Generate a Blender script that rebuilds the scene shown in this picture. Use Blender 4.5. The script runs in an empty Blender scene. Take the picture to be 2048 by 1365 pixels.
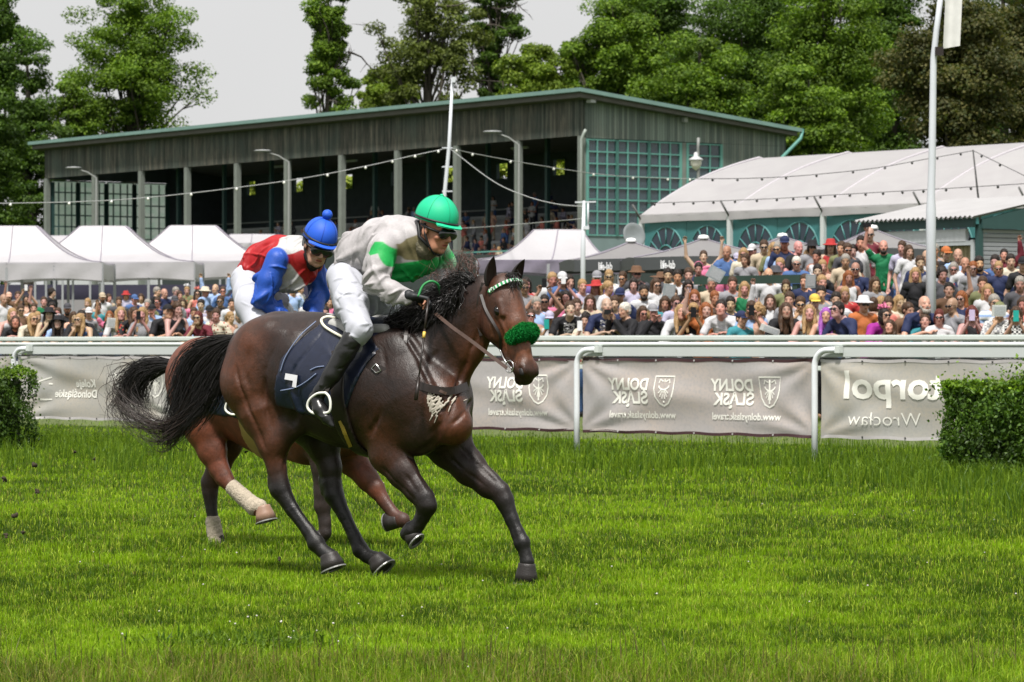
import bpy, bmesh, math, random
import numpy as np
from mathutils import Vector, Matrix

# ---------------------------------------------------------------- camera, sky, sun, exposure
SC = bpy.context.scene
COL = SC.collection
F = 7000.0            # focal length in pixels of the 2048 px wide photograph
CAMH = 1.4
HZ = 688.0
cam_d = bpy.data.cameras.new('camera')
cam_d.sensor_width = 36.0
cam_d.lens = 36.0 * F / 2048.0
cam_d.shift_y = (HZ - 682.5) / 2048.0
cam_d.clip_start = 0.5
cam_d.clip_end = 5000
cam_d.dof.use_dof = True
cam_d.dof.focus_distance = 20.6
cam_d.dof.aperture_fstop = 11.0
cam = bpy.data.objects.new('camera', cam_d)
COL.objects.link(cam)
cam.location = (0, 0, CAMH)
cam.rotation_euler = (math.radians(90), 0, 0)
SC.camera = cam

world = bpy.data.worlds.new('World')
SC.world = world
world.use_nodes = True
wn = world.node_tree
wn.nodes.clear()
SUN_EL, SUN_AZ = math.radians(62), math.radians(192)   # azimuth clockwise from +Y
_sky = wn.nodes.new('ShaderNodeTexSky')
_sky.sky_type = 'NISHITA'
_sky.sun_disc = False
_sky.sun_elevation = SUN_EL
_sky.sun_rotation = SUN_AZ
_sky.air_density = 1.0
_sky.dust_density = 4.0
_hs = wn.nodes.new('ShaderNodeHueSaturation')
_hs.inputs['Saturation'].default_value = 0.12
_tc = wn.nodes.new('ShaderNodeTexCoord')
_cl = wn.nodes.new('ShaderNodeTexNoise')
_cl.inputs['Scale'].default_value = 2.2
_cl.inputs['Detail'].default_value = 5
_cr = wn.nodes.new('ShaderNodeMapRange')
_cr.inputs['From Min'].default_value = 0.3
_cr.inputs['From Max'].default_value = 0.7
_cr.inputs['To Min'].default_value = 6.0
_cr.inputs['To Max'].default_value = 7.4
_cc = wn.nodes.new('ShaderNodeCombineColor')
_mx = wn.nodes.new('ShaderNodeMix')
_mx.data_type = 'RGBA'
_mx.inputs[0].default_value = 0.85
_bg = wn.nodes.new('ShaderNodeBackground')
_bg.inputs['Strength'].default_value = 0.088
_wo = wn.nodes.new('ShaderNodeOutputWorld')
wn.links.new(_sky.outputs[0], _hs.inputs['Color'])
wn.links.new(_hs.outputs[0], _mx.inputs[6])
wn.links.new(_tc.outputs['Generated'], _cl.inputs['Vector'])
wn.links.new(_cl.outputs['Fac'], _cr.inputs['Value'])
for _k in range(3):
    wn.links.new(_cr.outputs[0], _cc.inputs[_k])
wn.links.new(_cc.outputs[0], _mx.inputs[7])
wn.links.new(_mx.outputs[2], _bg.inputs['Color'])
wn.links.new(_bg.outputs[0], _wo.inputs['Surface'])

sun_d = bpy.data.lights.new('sun', 'SUN')
sun_d.energy = 4.3
sun_d.angle = math.radians(8)
sun_d.color = (1.0, 0.96, 0.9)
sun = bpy.data.objects.new('sun', sun_d)
COL.objects.link(sun)
_sd = Vector((math.sin(SUN_AZ) * math.cos(SUN_EL), math.cos(SUN_AZ) * math.cos(SUN_EL), math.sin(SUN_EL)))
sun.rotation_euler = _sd.to_track_quat('Z', 'Y').to_euler()
sun.location = _sd * 50

SC.view_settings.view_transform = 'Standard'
SC.view_settings.look = 'None'
SC.view_settings.gamma = 1
SC.view_settings.exposure = 0.52
SC.render.engine = 'CYCLES'
SC.cycles.use_denoising = True
SC.cycles.max_bounces = 6
SC.cycles.diffuse_bounces = 3
SC.cycles.transparent_max_bounces = 8
SC.cycles.caustics_reflective = False
SC.cycles.caustics_refractive = False

# ---------------------------------------------------------------- helpers
def W(px, py, z):
    """world point seen at photo pixel (px, py) at depth z"""
    return Vector(((px - 1024) / F * z, z, CAMH + (HZ - py) / F * z))

def lin(c):
    return tuple(((v / 255) / 12.92 if v / 255 <= 0.04045 else (((v / 255) + 0.055) / 1.055) ** 2.4) for v in c)

def fastmesh(name, verts, faces, smooth=True, col=None):
    verts = np.asarray(verts, dtype=np.float32).reshape(-1, 3)
    faces = np.asarray(faces, dtype=np.int32)
    n = faces.shape[1]
    me = bpy.data.meshes.new(name)
    me.vertices.add(len(verts))
    me.vertices.foreach_set('co', verts.ravel())
    me.loops.add(faces.size)
    me.loops.foreach_set('vertex_index', faces.ravel())
    me.polygons.add(len(faces))
    me.polygons.foreach_set('loop_start', np.arange(0, faces.size, n, dtype=np.int32))
    me.polygons.foreach_set('use_smooth', np.full(len(faces), smooth, dtype=bool))
    me.update(calc_edges=True)
    if col is not None:
        setcol(me, col)
    return me

def setcol(me, col, name='Col'):
    col = np.asarray(col, dtype=np.float32)
    if col.shape[1] == 3:
        col = np.concatenate([col, np.ones((len(col), 1), np.float32)], 1)
    a = me.color_attributes.new(name, 'FLOAT_COLOR', 'POINT')
    a.data.foreach_set('color', col.ravel())

def setvec(me, vec, name):
    a = me.attributes.new(name, 'FLOAT_VECTOR', 'POINT')
    a.data.foreach_set('vector', np.asarray(vec, dtype=np.float32).ravel())

def link(name, me, mat=None, parent=None, mw=None, color=None):
    o = bpy.data.objects.new(name, me)
    COL.objects.link(o)
    if mat is not None:
        if len(me.materials) == 0:
            me.materials.append(mat)
        elif me.materials[0] is not mat:
            o.material_slots[0].link = 'OBJECT'
            o.material_slots[0].material = mat
    if parent is not None:
        o.parent = parent
    if mw is not None:
        o.matrix_local = mw
    if color is not None:
        o.color = (*color, 1)
    return o

def tag(o, label=None, cat=None, group=None, kind=None):
    if label: o['label'] = label
    if cat: o['category'] = cat
    if group: o['group'] = group
    if kind: o['kind'] = kind
    return o

def empty(name, loc=(0, 0, 0), rz=0, label=None, cat=None, group=None, sc=None):
    o = bpy.data.objects.new(name, None)
    COL.objects.link(o)
    o.empty_display_size = 0.2
    o.location = loc
    o.rotation_euler = (0, 0, rz)
    if sc: o.scale = sc
    return tag(o, label, cat, group)

class MB:
    """collects simple solids into one mesh"""
    def __init__(s):
        s.v, s.f = [], []
    def _add(s, v, f):
        b = len(s.v)
        s.v += [tuple(p) for p in v]
        s.f += [tuple(i + b for i in q) for q in f]
        return s
    def hexa(s, p):
        return s._add(p, [(0, 3, 2, 1), (4, 5, 6, 7), (0, 1, 5, 4), (1, 2, 6, 5), (2, 3, 7, 6), (3, 0, 4, 7)])
    def box(s, c, d, x=(1, 0, 0), y=(0, 1, 0), z=(0, 0, 1)):
        c, x, y, z = Vector(c), Vector(x) * d[0] / 2, Vector(y) * d[1] / 2, Vector(z) * d[2] / 2
        return s.hexa([c - x - y - z, c + x - y - z, c + x + y - z, c - x + y - z, c - x - y + z, c + x - y + z, c + x + y + z, c - x + y + z])
    def beam(s, a, b, w, h, up=(0, 0, 1)):
        a, b = Vector(a), Vector(b)
        x = (b - a)
        L = x.length
        x.normalize()
        y = Vector(up).cross(x)
        if y.length < 1e-4: y = Vector((1, 0, 0)).cross(x)
        y.normalize()
        z = x.cross(y)
        return s.box((a + b) / 2, (L, w, h), x, y, z)
    def tube(s, pts, r, n=8, cap=True):
        pts = [Vector(p) for p in pts]
        rs = r if hasattr(r, '__len__') else [r] * len(pts)
        V, Fc = [], []
        t0 = None
        for i, p in enumerate(pts):
            t = (pts[min(i + 1, len(pts) - 1)] - pts[max(i - 1, 0)])
            t.normalize()
            if i == 0:
                u = t.orthogonal().normalized()
            else:
                u = (u - t * u.dot(t)).normalized()
            w = t.cross(u)
            for k in range(n):
                a = 2 * math.pi * k / n
                V.append(p + (u * math.cos(a) + w * math.sin(a)) * rs[i])
        for i in range(len(pts) - 1):
            for k in range(n):
                k2 = (k + 1) % n
                Fc.append((i * n + k, i * n + k2, (i + 1) * n + k2, (i + 1) * n + k))
        if cap:
            Fc.append(tuple(range(n - 1, -1, -1)))
            Fc.append(tuple((len(pts) - 1) * n + k for k in range(n)))
        return s._add(V, Fc)
    def lathe(s, prof, c=(0, 0, 0), n=20, M=None, sx=1, sy=1):
        V, Fc = [], []
        m = len(prof)
        for k in range(n):
            a = 2 * math.pi * k / n
            for r, z in prof:
                p = Vector((r * math.cos(a) * sx, r * math.sin(a) * sy, z))
                if M is not None: p = M @ p
                V.append(p + Vector(c))
        for k in range(n):
            k2 = (k + 1) % n
            for j in range(m - 1):
                Fc.append((k * m + j, k2 * m + j, k2 * m + j + 1, k * m + j + 1))
        return s._add(V, Fc)
    def prism(s, poly, off):
        """polygon (list of 3D points) extruded by vector off"""
        off = Vector(off)
        n = len(poly)
        V = [Vector(p) for p in poly] + [Vector(p) + off for p in poly]
        Fc = [tuple(range(n)), tuple(range(2 * n - 1, n - 1, -1))]
        for i in range(n):
            j = (i + 1) % n
            Fc.append((i, i + n, j + n, j))
        return s._add(V, Fc)
    def grid(s, fn, nu, nv):
        V = [fn(i / nu, j / nv) for j in range(nv + 1) for i in range(nu + 1)]
        Fc = [(j * (nu + 1) + i, j * (nu + 1) + i + 1, (j + 1) * (nu + 1) + i + 1, (j + 1) * (nu + 1) + i) for j in range(nv) for i in range(nu)]
        return s._add(V, Fc)
    def mesh(s, name, smooth=False, bevel=0):
        me = bpy.data.meshes.new(name)
        me.from_pydata(s.v, [], s.f)
        bm = bmesh.new()
        bm.from_mesh(me)
        bmesh.ops.recalc_face_normals(bm, faces=bm.faces)
        if bevel:
            bmesh.ops.bevel(bm, geom=[e for e in bm.edges if e.is_manifold and e.calc_face_angle(0) > 0.6], offset=bevel, segments=2, affect='EDGES', clamp_overlap=True)
        bm.to_mesh(me)
        bm.free()
        me.polygons.foreach_set('use_smooth', [smooth] * len(me.polygons))
        return me
    def build(s, name, mat, parent=None, smooth=False, bevel=0, color=None):
        return link(name, s.mesh(name, smooth, bevel), mat, parent, color=color)

# ---------------------------------------------------------------- materials
class NT:
    def __init__(s, name):
        s.m = bpy.data.materials.new(name)
        s.m.use_nodes = True
        s.t = s.m.node_tree
        s.p = s.t.nodes['Principled BSDF']
        s.out = s.t.nodes['Material Output']
    def n(s, typ, **kw):
        nd = s.t.nodes.new(typ)
        for k, v in kw.items():
            if isinstance(v, tuple) and k == 'i':
                pass
            setattr(nd, k, v)
        return nd
    def l(s, a, b):
        s.t.links.new(a, b)
    def set(s, inp, v):
        if hasattr(v, 'is_linked') or isinstance(v, bpy.types.NodeSocket):
            s.l(v, inp)
        else:
            inp.default_value = v
    def math(s, op, a, b=0.0, c=None, clamp=False):
        nd = s.n('ShaderNodeMath', operation=op, use_clamp=clamp)
        s.set(nd.inputs[0], a)
        s.set(nd.inputs[1], b)
        if c is not None: s.set(nd.inputs[2], c)
        return nd.outputs[0]
    def mix(s, f, a, b, bt='MIX'):
        nd = s.n('ShaderNodeMix', data_type='RGBA', blend_type=bt)
        s.set(nd.inputs[0], f)
        s.set(nd.inputs[6], a if not isinstance(a, tuple) or len(a) == 4 else (*a, 1))
        s.set(nd.inputs[7], b if not isinstance(b, tuple) or len(b) == 4 else (*b, 1))
        return nd.outputs[2]
    def noise(s, scale, detail=3, vec=None, rough=0.5, dist=0.0):
        nd = s.n('ShaderNodeTexNoise')
        nd.inputs['Scale'].default_value = scale
        nd.inputs['Detail'].default_value = detail
        nd.inputs['Roughness'].default_value = rough
        nd.inputs['Distortion'].default_value = dist
        if vec is not None: s.l(vec, nd.inputs['Vector'])
        return nd.outputs['Fac']
    def obj(s):
        return s.n('ShaderNodeTexCoord').outputs['Object']
    def scaled(s, v, sc):
        nd = s.n('ShaderNodeMapping')
        nd.inputs['Scale'].default_value = sc
        s.l(v, nd.inputs['Vector'])
        return nd.outputs[0]
    def rng(s, v, a, b, c=0.0, d=1.0, smooth=False):
        nd = s.n('ShaderNodeMapRange')
        if smooth: nd.interpolation_type = 'SMOOTHSTEP'
        s.l(v, nd.inputs[0])
        for i, x in enumerate((a, b, c, d)):
            nd.inputs[i + 1].default_value = x
        return nd.outputs[0]
    def bump(s, h, strength=0.3, dist=0.01):
        nd = s.n('ShaderNodeBump')
        nd.inputs['Strength'].default_value = strength
        nd.inputs['Distance'].default_value = dist
        s.l(h, nd.inputs['Height'])
        s.l(nd.outputs[0], s.p.inputs['Normal'])
    def attr(s, name):
        nd = s.n('ShaderNodeAttribute')
        nd.attribute_name = name
        return nd
    def fin(s, color=None, rough=None, spec=None, metal=None, sheen=None):
        if color is not None: s.set(s.p.inputs['Base Color'], (*color, 1) if isinstance(color, tuple) and len(color) == 3 else color)
        if rough is not None: s.set(s.p.inputs['Roughness'], rough)
        if spec is not None: s.p.inputs['Specular IOR Level'].default_value = spec
        if metal is not None: s.p.inputs['Metallic'].default_value = metal
        if sheen is not None: s.p.inputs['Sheen Weight'].default_value = sheen
        return s.m

_MC = {}
def M_(name, color, rough=0.6, var=0.15, scale=8, bump=0.0, spec=0.5, metal=0.0, bscale=None):
    """plain surface with a little procedural variation"""
    if name in _MC: return _MC[name]
    t = NT(name)
    o = t.obj()
    nz = t.noise(scale, 4, o)
    c = t.mix(nz, tuple(max(0, v * (1 - var)) for v in color), tuple(min(1, v * (1 + var)) for v in color))
    if bump:
        t.bump(t.noise(bscale or scale * 6, 3, o), bump, 0.01)
    _MC[name] = t.fin(c, rough, spec, metal)
    return _MC[name]

# ---------------------------------------------------------------- signed distance modelling
def unit(v):
    v = np.asarray(v, float)
    return v / max(1e-9, np.linalg.norm(v))

class SDF:
    def __init__(s):
        s.P = []
    def cone(s, a, b, r1, r2=None, k=0.02, col=None, sq=None):
        """capsule from a to b, radii r1..r2; sq=(axis, factor) flattens it along an axis"""
        s.P.append(dict(t='c', a=np.array(a, float), b=np.array(b, float), r1=r1, r2=r1 if r2 is None else r2, k=k, col=col, sq=sq, neg=False))
        return s
    def chain(s, pts, k=0.02, col=None, sq=None):
        for (a, r1), (b, r2) in zip(pts[:-1], pts[1:]):
            s.cone(a, b, r1, r2, k, col, sq)
        return s
    def ell(s, c, r, R=None, k=0.02, col=None, neg=False):
        s.P.append(dict(t='e', c=np.array(c, float), r=np.array(r, float), R=None if R is None else np.array(R, float), k=k, col=col, neg=neg))
        return s
    @staticmethod
    def dist(p, X):
        if p['t'] == 'c':
            a, b = p['a'], p['b']
            if p['sq'] is not None:
                n, f = unit(p['sq'][0]), p['sq'][1]
                X = X + ((X - a) @ n)[..., None] * n * (1 / f - 1)
                b = b + ((b - a) @ n) * n * (1 / f - 1)
            ba = b - a
            L = max(ba @ ba, 1e-12)
            t = np.clip(((X - a) @ ba) / L, 0, 1)
            d = X - a - t[..., None] * ba
            return np.sqrt((d * d).sum(-1)) - (p['r1'] + t * (p['r2'] - p['r1']))
        q = X - p['c']
        if p['R'] is not None: q = q @ p['R']
        q0 = q / p['r']
        k0 = np.sqrt((q0 * q0).sum(-1)) + 1e-9
        q1 = q / (p['r'] ** 2)
        k1 = np.sqrt((q1 * q1).sum(-1)) + 1e-9
        return k0 * (k0 - 1) / k1
    @staticmethod
    def box(p):
        if p['t'] == 'c':
            m = max(p['r1'], p['r2'])
            return np.minimum(p['a'], p['b']) - m, np.maximum(p['a'], p['b']) + m
        m = max(p['r'])
        return p['c'] - m, p['c'] + m
    def mesh(s, name, vox, cut=None, colk=0.006, col=True, hc=None, disp=None, relax=1, grow=0.0, wr=None):
        lo = np.min([s.box(p)[0] for p in s.P if not p['neg']], 0) - 3 * vox - grow - 0.01
        hi = np.max([s.box(p)[1] for p in s.P if not p['neg']], 0) + 3 * vox + grow + 0.01
        n = np.ceil((hi - lo) / vox).astype(int) + 1
        V = np.full(n, 0.5, np.float32)
        ax = [lo[i] + vox * np.arange(n[i]) for i in range(3)]
        for p in s.P:
            bl, bh = s.box(p)
            m = p['k'] + 2.5 * vox + grow + 0.01
            i0 = np.clip(np.floor((bl - m - lo) / vox).astype(int), 0, n - 1)
            i1 = np.clip(np.ceil((bh + m - lo) / vox).astype(int) + 1, 1, n)
            if (i1 <= i0).any(): continue
            G = np.stack(np.meshgrid(ax[0][i0[0]:i1[0]], ax[1][i0[1]:i1[1]], ax[2][i0[2]:i1[2]], indexing='ij'), -1)
            d = s.dist(p, G)
            sl = V[i0[0]:i1[0], i0[1]:i1[1], i0[2]:i1[2]]
            k = p['k']
            if p['neg']:
                h = np.maximum(k - np.abs(sl + d), 0) / k
                sl[...] = np.maximum(sl, -d) + h * h * k * 0.25
            else:
                h = np.maximum(k - np.abs(sl - d), 0) / k
                sl[...] = np.minimum(sl, d) - h * h * k * 0.25
        if grow:
            V -= grow
        if disp is not None:
            I = np.argwhere(np.abs(V) < 0.04)
            V[I[:, 0], I[:, 1], I[:, 2]] -= disp(lo + I * vox)
        if cut is not None:
            G = np.stack(np.meshgrid(*ax, indexing='ij'), -1)
            V = np.maximum(V, cut(G)).astype(np.float32)
        verts, quads = surfnets(V, lo, vox)
        tri = verts[quads[:, [0, 1, 2]]]
        if np.einsum('ij,ij->i', tri[:, 0] - verts.mean(0), np.cross(tri[:, 1] - tri[:, 0], tri[:, 2] - tri[:, 0])).sum() < 0:
            quads = quads[:, ::-1].copy()
        if relax:
            verts = laplace(verts, quads, relax)
        V0 = verts
        for w_ in (wr or ()):
            verts = wrinkle(verts, quads, *w_)
        me = fastmesh(name, verts, quads)
        if col:
            setcol(me, s.colors(V0, colk))
        if hc is not None:
            Mi = np.array(hc.inverted())
            setvec(me, verts @ Mi[:3, :3].T + Mi[:3, 3], 'hc')
        return me
    def colors(s, X, k):
        PS = [p for p in s.P if not p['neg']]
        D = np.stack([s.dist(p, X) for p in PS], 0)
        Wt = np.exp(-(D - D.min(0)) / k)
        out = np.zeros((len(X), 3))
        for p, w in zip(PS, Wt):
            c = p['col'] if p['col'] is not None else (1, 1, 1)
            out += w[:, None] * (c(X) if callable(c) else np.array(c, float))
        return out / Wt.sum(0)[:, None]

def vnormals(v, q):
    n = np.cross(v[q[:, 2]] - v[q[:, 0]], v[q[:, 3]] - v[q[:, 1]])
    out = np.zeros_like(v)
    for k in range(4):
        for i in range(3):
            out[:, i] += np.bincount(q[:, k], n[:, i], minlength=len(v))
    return out / (np.linalg.norm(out, axis=1)[:, None] + 1e-12)

def wrinkle(v, q, seed, N, flow, L, w, amp, spread=0.3):
    """fabric creases: ridges and grooves that run over the surface along the flow directions"""
    rg = np.random.RandomState(seed)
    n = vnormals(v, q)
    d_ = np.zeros(len(v))
    flows = flow if isinstance(flow, list) else [flow]
    for _ in range(N):
        i = rg.randint(len(v))
        f = unit(unit(flows[rg.randint(len(flows))]) + rg.randn(3) * spread)
        st = rg.uniform(*L) / 6
        path = [i]
        for _k in range(6):
            p, nn = v[path[-1]], n[path[-1]]
            f = f + rg.randn(3) * 0.10
            t = f - nn * (f @ nn)
            if np.linalg.norm(t) < 0.15: break
            x = p + unit(t) * st
            near = np.where((np.abs(v - x) < st * 0.9).all(1))[0]
            if len(near) == 0: break
            j = near[((v[near] - x) ** 2).sum(1).argmin()]
            if j == path[-1]: break
            path.append(j)
        if len(path) < 3: continue
        ww, hh = rg.uniform(*w), amp * rg.uniform(0.5, 1.3) * (1 if rg.rand() < 0.62 else -0.9)
        P = v[path]; m = len(path) - 1
        lo_, hi_ = P.min(0) - 2.2 * ww, P.max(0) + 2.2 * ww
        ix = np.where(((v > lo_) & (v < hi_)).all(1))[0]
        best = np.full(len(ix), 1e9); tb = np.zeros(len(ix)); nb = np.zeros((len(ix), 3))
        for k in range(m):
            a, b = P[k], P[k + 1]
            ba = b - a
            t = np.clip(((v[ix] - a) @ ba) / max(ba @ ba, 1e-12), 0, 1)
            dd = ((v[ix] - a - t[:, None] * ba) ** 2).sum(1)
            u = dd < best
            best[u] = dd[u]; tb[u] = (k + t[u]) / m; nb[u] = n[path[k]]
        ok = (n[ix] * nb).sum(1) > 0.1
        d_[ix] += np.where(ok, hh * np.exp(-best / (ww * ww)) * np.sin(np.pi * np.clip(tb, 0.03, 0.97)) ** 0.7, 0)
    return v + n * d_[:, None]

def surfnets(V, lo, vox):
    nx, ny, nz = V.shape
    S = V < 0
    cells, pos, edges = [], [], []
    strides = np.array([ny * nz, nz, 1], dtype=np.int64)
    for ax in range(3):
        a = [slice(None)] * 3
        b = [slice(None)] * 3
        a[ax], b[ax] = slice(0, -1), slice(1, None)
        cr = S[tuple(a)] != S[tuple(b)]
        I = np.argwhere(cr)
        o1, o2 = [x for x in range(3) if x != ax]
        ok = (I[:, o1] > 0) & (I[:, o2] > 0) & (I[:, o1] < V.shape[o1] - 1) & (I[:, o2] < V.shape[o2] - 1)
        I = I[ok]
        J = I.copy()
        J[:, ax] += 1
        v0 = V[I[:, 0], I[:, 1], I[:, 2]]
        v1 = V[J[:, 0], J[:, 1], J[:, 2]]
        P = I.astype(float)
        P[:, ax] += v0 / (v0 - v1)
        base = I @ strides
        c4 = np.stack([base - strides[o1] - strides[o2], base - strides[o2], base, base - strides[o1]], 1)
        inside = v0 < 0
        flip = inside if ax != 1 else ~inside
        q = c4.copy()
        q[~flip] = q[~flip][:, ::-1]
        edges.append(q)
        for k in range(4):
            cells.append(c4[:, k])
            pos.append(P)
    cells = np.concatenate(cells)
    pos = np.concatenate(pos)
    uniq, inv = np.unique(cells, return_inverse=True)
    cnt = np.bincount(inv)
    verts = np.stack([np.bincount(inv, pos[:, i]) / cnt for i in range(3)], 1)
    quads = np.searchsorted(uniq, np.concatenate(edges))
    return lo + verts * vox, quads

def laplace(v, q, it):
    e = np.concatenate([q[:, [0, 1]], q[:, [1, 2]], q[:, [2, 3]], q[:, [3, 0]]])
    a = np.concatenate([e[:, 0], e[:, 1]])
    b = np.concatenate([e[:, 1], e[:, 0]])
    cnt = np.maximum(np.bincount(a, minlength=len(v)), 1)
    for _ in range(it):
        s = np.stack([np.bincount(a, v[b, i], minlength=len(v)) for i in range(3)], 1)
        v = v * 0.5 + 0.5 * s / cnt[:, None]
    return v
# ---------------------------------------------------------------- horse materials
def mat_coat(name, gloss):
    t = NT(name)
    o = t.obj()
    c = t.attr('Col').outputs['Color']
    n1 = t.noise(9, 5, o, 0.6, 0.6)
    n2 = t.noise(60, 3, o)
    c = t.mix(t.rng(n1, 0.35, 0.7), c, t.mix(1.0, c, (1.9, 1.6, 1.45), 'MULTIPLY'), 'MIX')
    c = t.mix(t.rng(n2, 0.3, 0.7), t.mix(1.0, c, (0.72, 0.72, 0.72), 'MULTIPLY'), c)
    h = t.math('ADD', t.math('MULTIPLY', t.noise(7, 4, t.scaled(o, (1, 1, 0.55)), 0.6, 1.2), 0.8), t.math('MULTIPLY', t.noise(170, 3, t.scaled(o, (1, 1, 0.45)), 0.7), 0.26))
    t.bump(h, 0.30, 0.03)
    r = t.math('ADD', t.rng(t.noise(2.6, 2, o), 0.35, 0.65, gloss, gloss + 0.16), t.math('MULTIPLY', n2, 0.12))
    return t.fin(c, r, 0.46)
MAT_COAT1 = mat_coat('dark_bay_coat', 0.31)
MAT_COAT2 = mat_coat('bay_coat', 0.38)
MAT_HAIR = M_('black_horse_hair', (0.011, 0.009, 0.009), 0.38, 0.5, 30)
MAT_TAILB = M_('brown_black_tail_hair', (0.028, 0.018, 0.015), 0.4, 0.6, 20)
MAT_LEATHER = M_('dark_leather', (0.018, 0.012, 0.010), 0.4, 0.3, 40)
MAT_LEATHER2 = M_('brown_leather', (0.07, 0.04, 0.03), 0.45, 0.3, 40)
MAT_STEEL = M_('steel', (0.6, 0.6, 0.6), 0.25, 0.1, 10, metal=0.9)
MAT_HOOF = M_('hoof_horn', (0.022, 0.018, 0.017), 0.5, 0.4, 25, bump=0.2)
MAT_HOOF2 = M_('pale_hoof_horn', (0.28, 0.17, 0.12), 0.5, 0.3, 25)
MAT_SHOE = M_('horseshoe_alloy', (0.30, 0.30, 0.29), 0.45, 0.2, 20, metal=0.6)
MAT_WHITE = M_('white_enamel', (0.75, 0.76, 0.76), 0.35, 0.08, 3)

class Plane:
    """vertical plane along a horse's spine; turns photo pixels into points beside it"""
    def __init__(s, px, z, deg):
        a = math.radians(deg)
        s.O = W(px, HZ, z)
        s.d = Vector((math.cos(a), -math.sin(a), 0))
        s.n = Vector((-math.sin(a), -math.cos(a), 0))
        s.C = Vector((0, 0, CAMH))
    def pt(s, px, py, lat=0.0):
        r = Vector(((px - 1024) / F, 1, (HZ - py) / F))
        t = ((s.O - s.C).dot(s.n) + lat) / r.dot(s.n)
        return s.C + r * t
    def m(s, px, px_r):
        """pixel radius to metres near photo column px"""
        return px_r * s.pt(px, HZ).y / F
    def ch(s, sd, sts, lat=0.0, k=0.03, col=None, sq=None):
        q = [(s.pt(x, y, (st[0] if st else lat)), s.m(x, r)) for x, y, r, *st in sts]
        ax = None if sq is None else (np.array(s.n), sq)
        sd.chain(q, k, col, ax)
        return sd

def poly_sd(poly, A, H):
    """signed distance to a polygon, negative inside"""
    n = len(poly)
    d = np.full(A.shape, 1e9)
    ins = np.zeros(A.shape, bool)
    for i in range(n):
        (x1, y1), (x2, y2) = poly[i], poly[(i + 1) % n]
        ex, ey = x2 - x1, y2 - y1
        wx, wy = A - x1, H - y1
        t = np.clip((wx * ex + wy * ey) / (ex * ex + ey * ey), 0, 1)
        d = np.minimum(d, (wx - ex * t) ** 2 + (wy - ey * t) ** 2)
        c = ((y1 > H) != (y2 > H)) & (A < (x2 - x1) * (H - y1) / ((y2 - y1) if abs(y2 - y1) > 1e-9 else 1e-9) + x1)
        ins ^= c
    return np.where(ins, -1, 1) * np.sqrt(d)

def patch_cut(P, pix, lat):
    """cut function: keeps what lies inside the pixel polygon on the plane beside the horse"""
    q = [P.pt(x, y, lat) - P.O for x, y in pix]
    poly = [(v.dot(P.d), v.z) for v in q]
    O, dd = np.array(P.O), np.array(P.d)
    def f(G):
        R = G - O
        return poly_sd(poly, R @ dd, R[..., 2])
    return f

def folds(seed, amp, fr, dirv):
    rg = np.random.RandomState(seed)
    dv = unit(dirv)
    o1, o2 = unit(np.cross(dv, (0.3, 0.2, 1))), None
    o2 = np.cross(dv, o1)
    ph = rg.rand(6) * 6
    def f(G):
        a, b, c = G @ dv, G @ o1, G @ o2
        w = a * fr + 2.0 * np.sin(b * 13 + ph[0]) + 1.6 * np.sin(c * 11 + ph[1] + a * 6)
        w2 = a * fr * 0.53 + 2.2 * np.sin(b * 9 + ph[2] + 1.3 * np.sin(c * 12 + ph[3]))
        env = 0.5 + 0.5 * np.sin(b * 9 + c * 7 + a * 8 + ph[4])
        return amp * ((1 - np.abs(np.sin(w * 0.5))) * env * 1.2 + 0.8 * (1 - np.abs(np.sin(w2 * 0.5))) * (1 - env) - 0.5)
    return f

def seg_field(segs):
    """sum of soft ridges (+) and grooves (-) along 3D segments (a, b, width, height)"""
    S_ = [(np.array(a, float), np.array(b, float), w, h) for a, b, w, h in segs]
    def f(X):
        out = np.zeros(len(X))
        for a, b, w, h in S_:
            m = (a + b) / 2
            R = np.linalg.norm(b - a) / 2 + 2.6 * w
            ix_ = np.where((np.abs(X - m) < R).all(1))[0]
            if len(ix_) == 0: continue
            Y = X[ix_]
            ba = b - a
            t = np.clip(((Y - a) @ ba) / max(ba @ ba, 1e-9), 0, 1)
            d2 = ((Y - a - t[:, None] * ba) ** 2).sum(1)
            out[ix_] += h * np.exp(-d2 / (w * w)) * (0.35 + 0.65 * np.sin(np.pi * np.clip(t, 0.02, 0.98)))
        return out
    return f
def surf(sd, px, py, off=0.0, zs=17.0):
    C = np.array((0, 0, CAMH))
    r = np.array(((px - 1024) / F, 1, (HZ - py) / F))
    t = zs
    for _ in range(60):
        X = (C + r * t)[None]
        d = min(float(sd.dist(p, X)[0]) for p in sd.P if not p['neg']) - off
        if d < 0.001: return Vector(C + r * t)
        t += max(d * 0.9, 0.001)
        if t > 30: return None
    return Vector(C + r * t)

def crom(pts, n):
    pts = [np.array(p, float) for p in pts]
    P = [2 * pts[0] - pts[1]] + pts + [2 * pts[-1] - pts[-2]]
    out = []
    m = len(pts) - 1
    for i in range(n):
        u = i / (n - 1) * m
        j = min(int(u), m - 1)
        t = u - j
        a, b, c, d = P[j:j + 4]
        out.append(0.5 * ((2 * b) + (-a + c) * t + (2 * a - 5 * b + 4 * c - d) * t * t + (-a + 3 * b - 3 * c + d) * t ** 3))
    return np.array(out)

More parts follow.
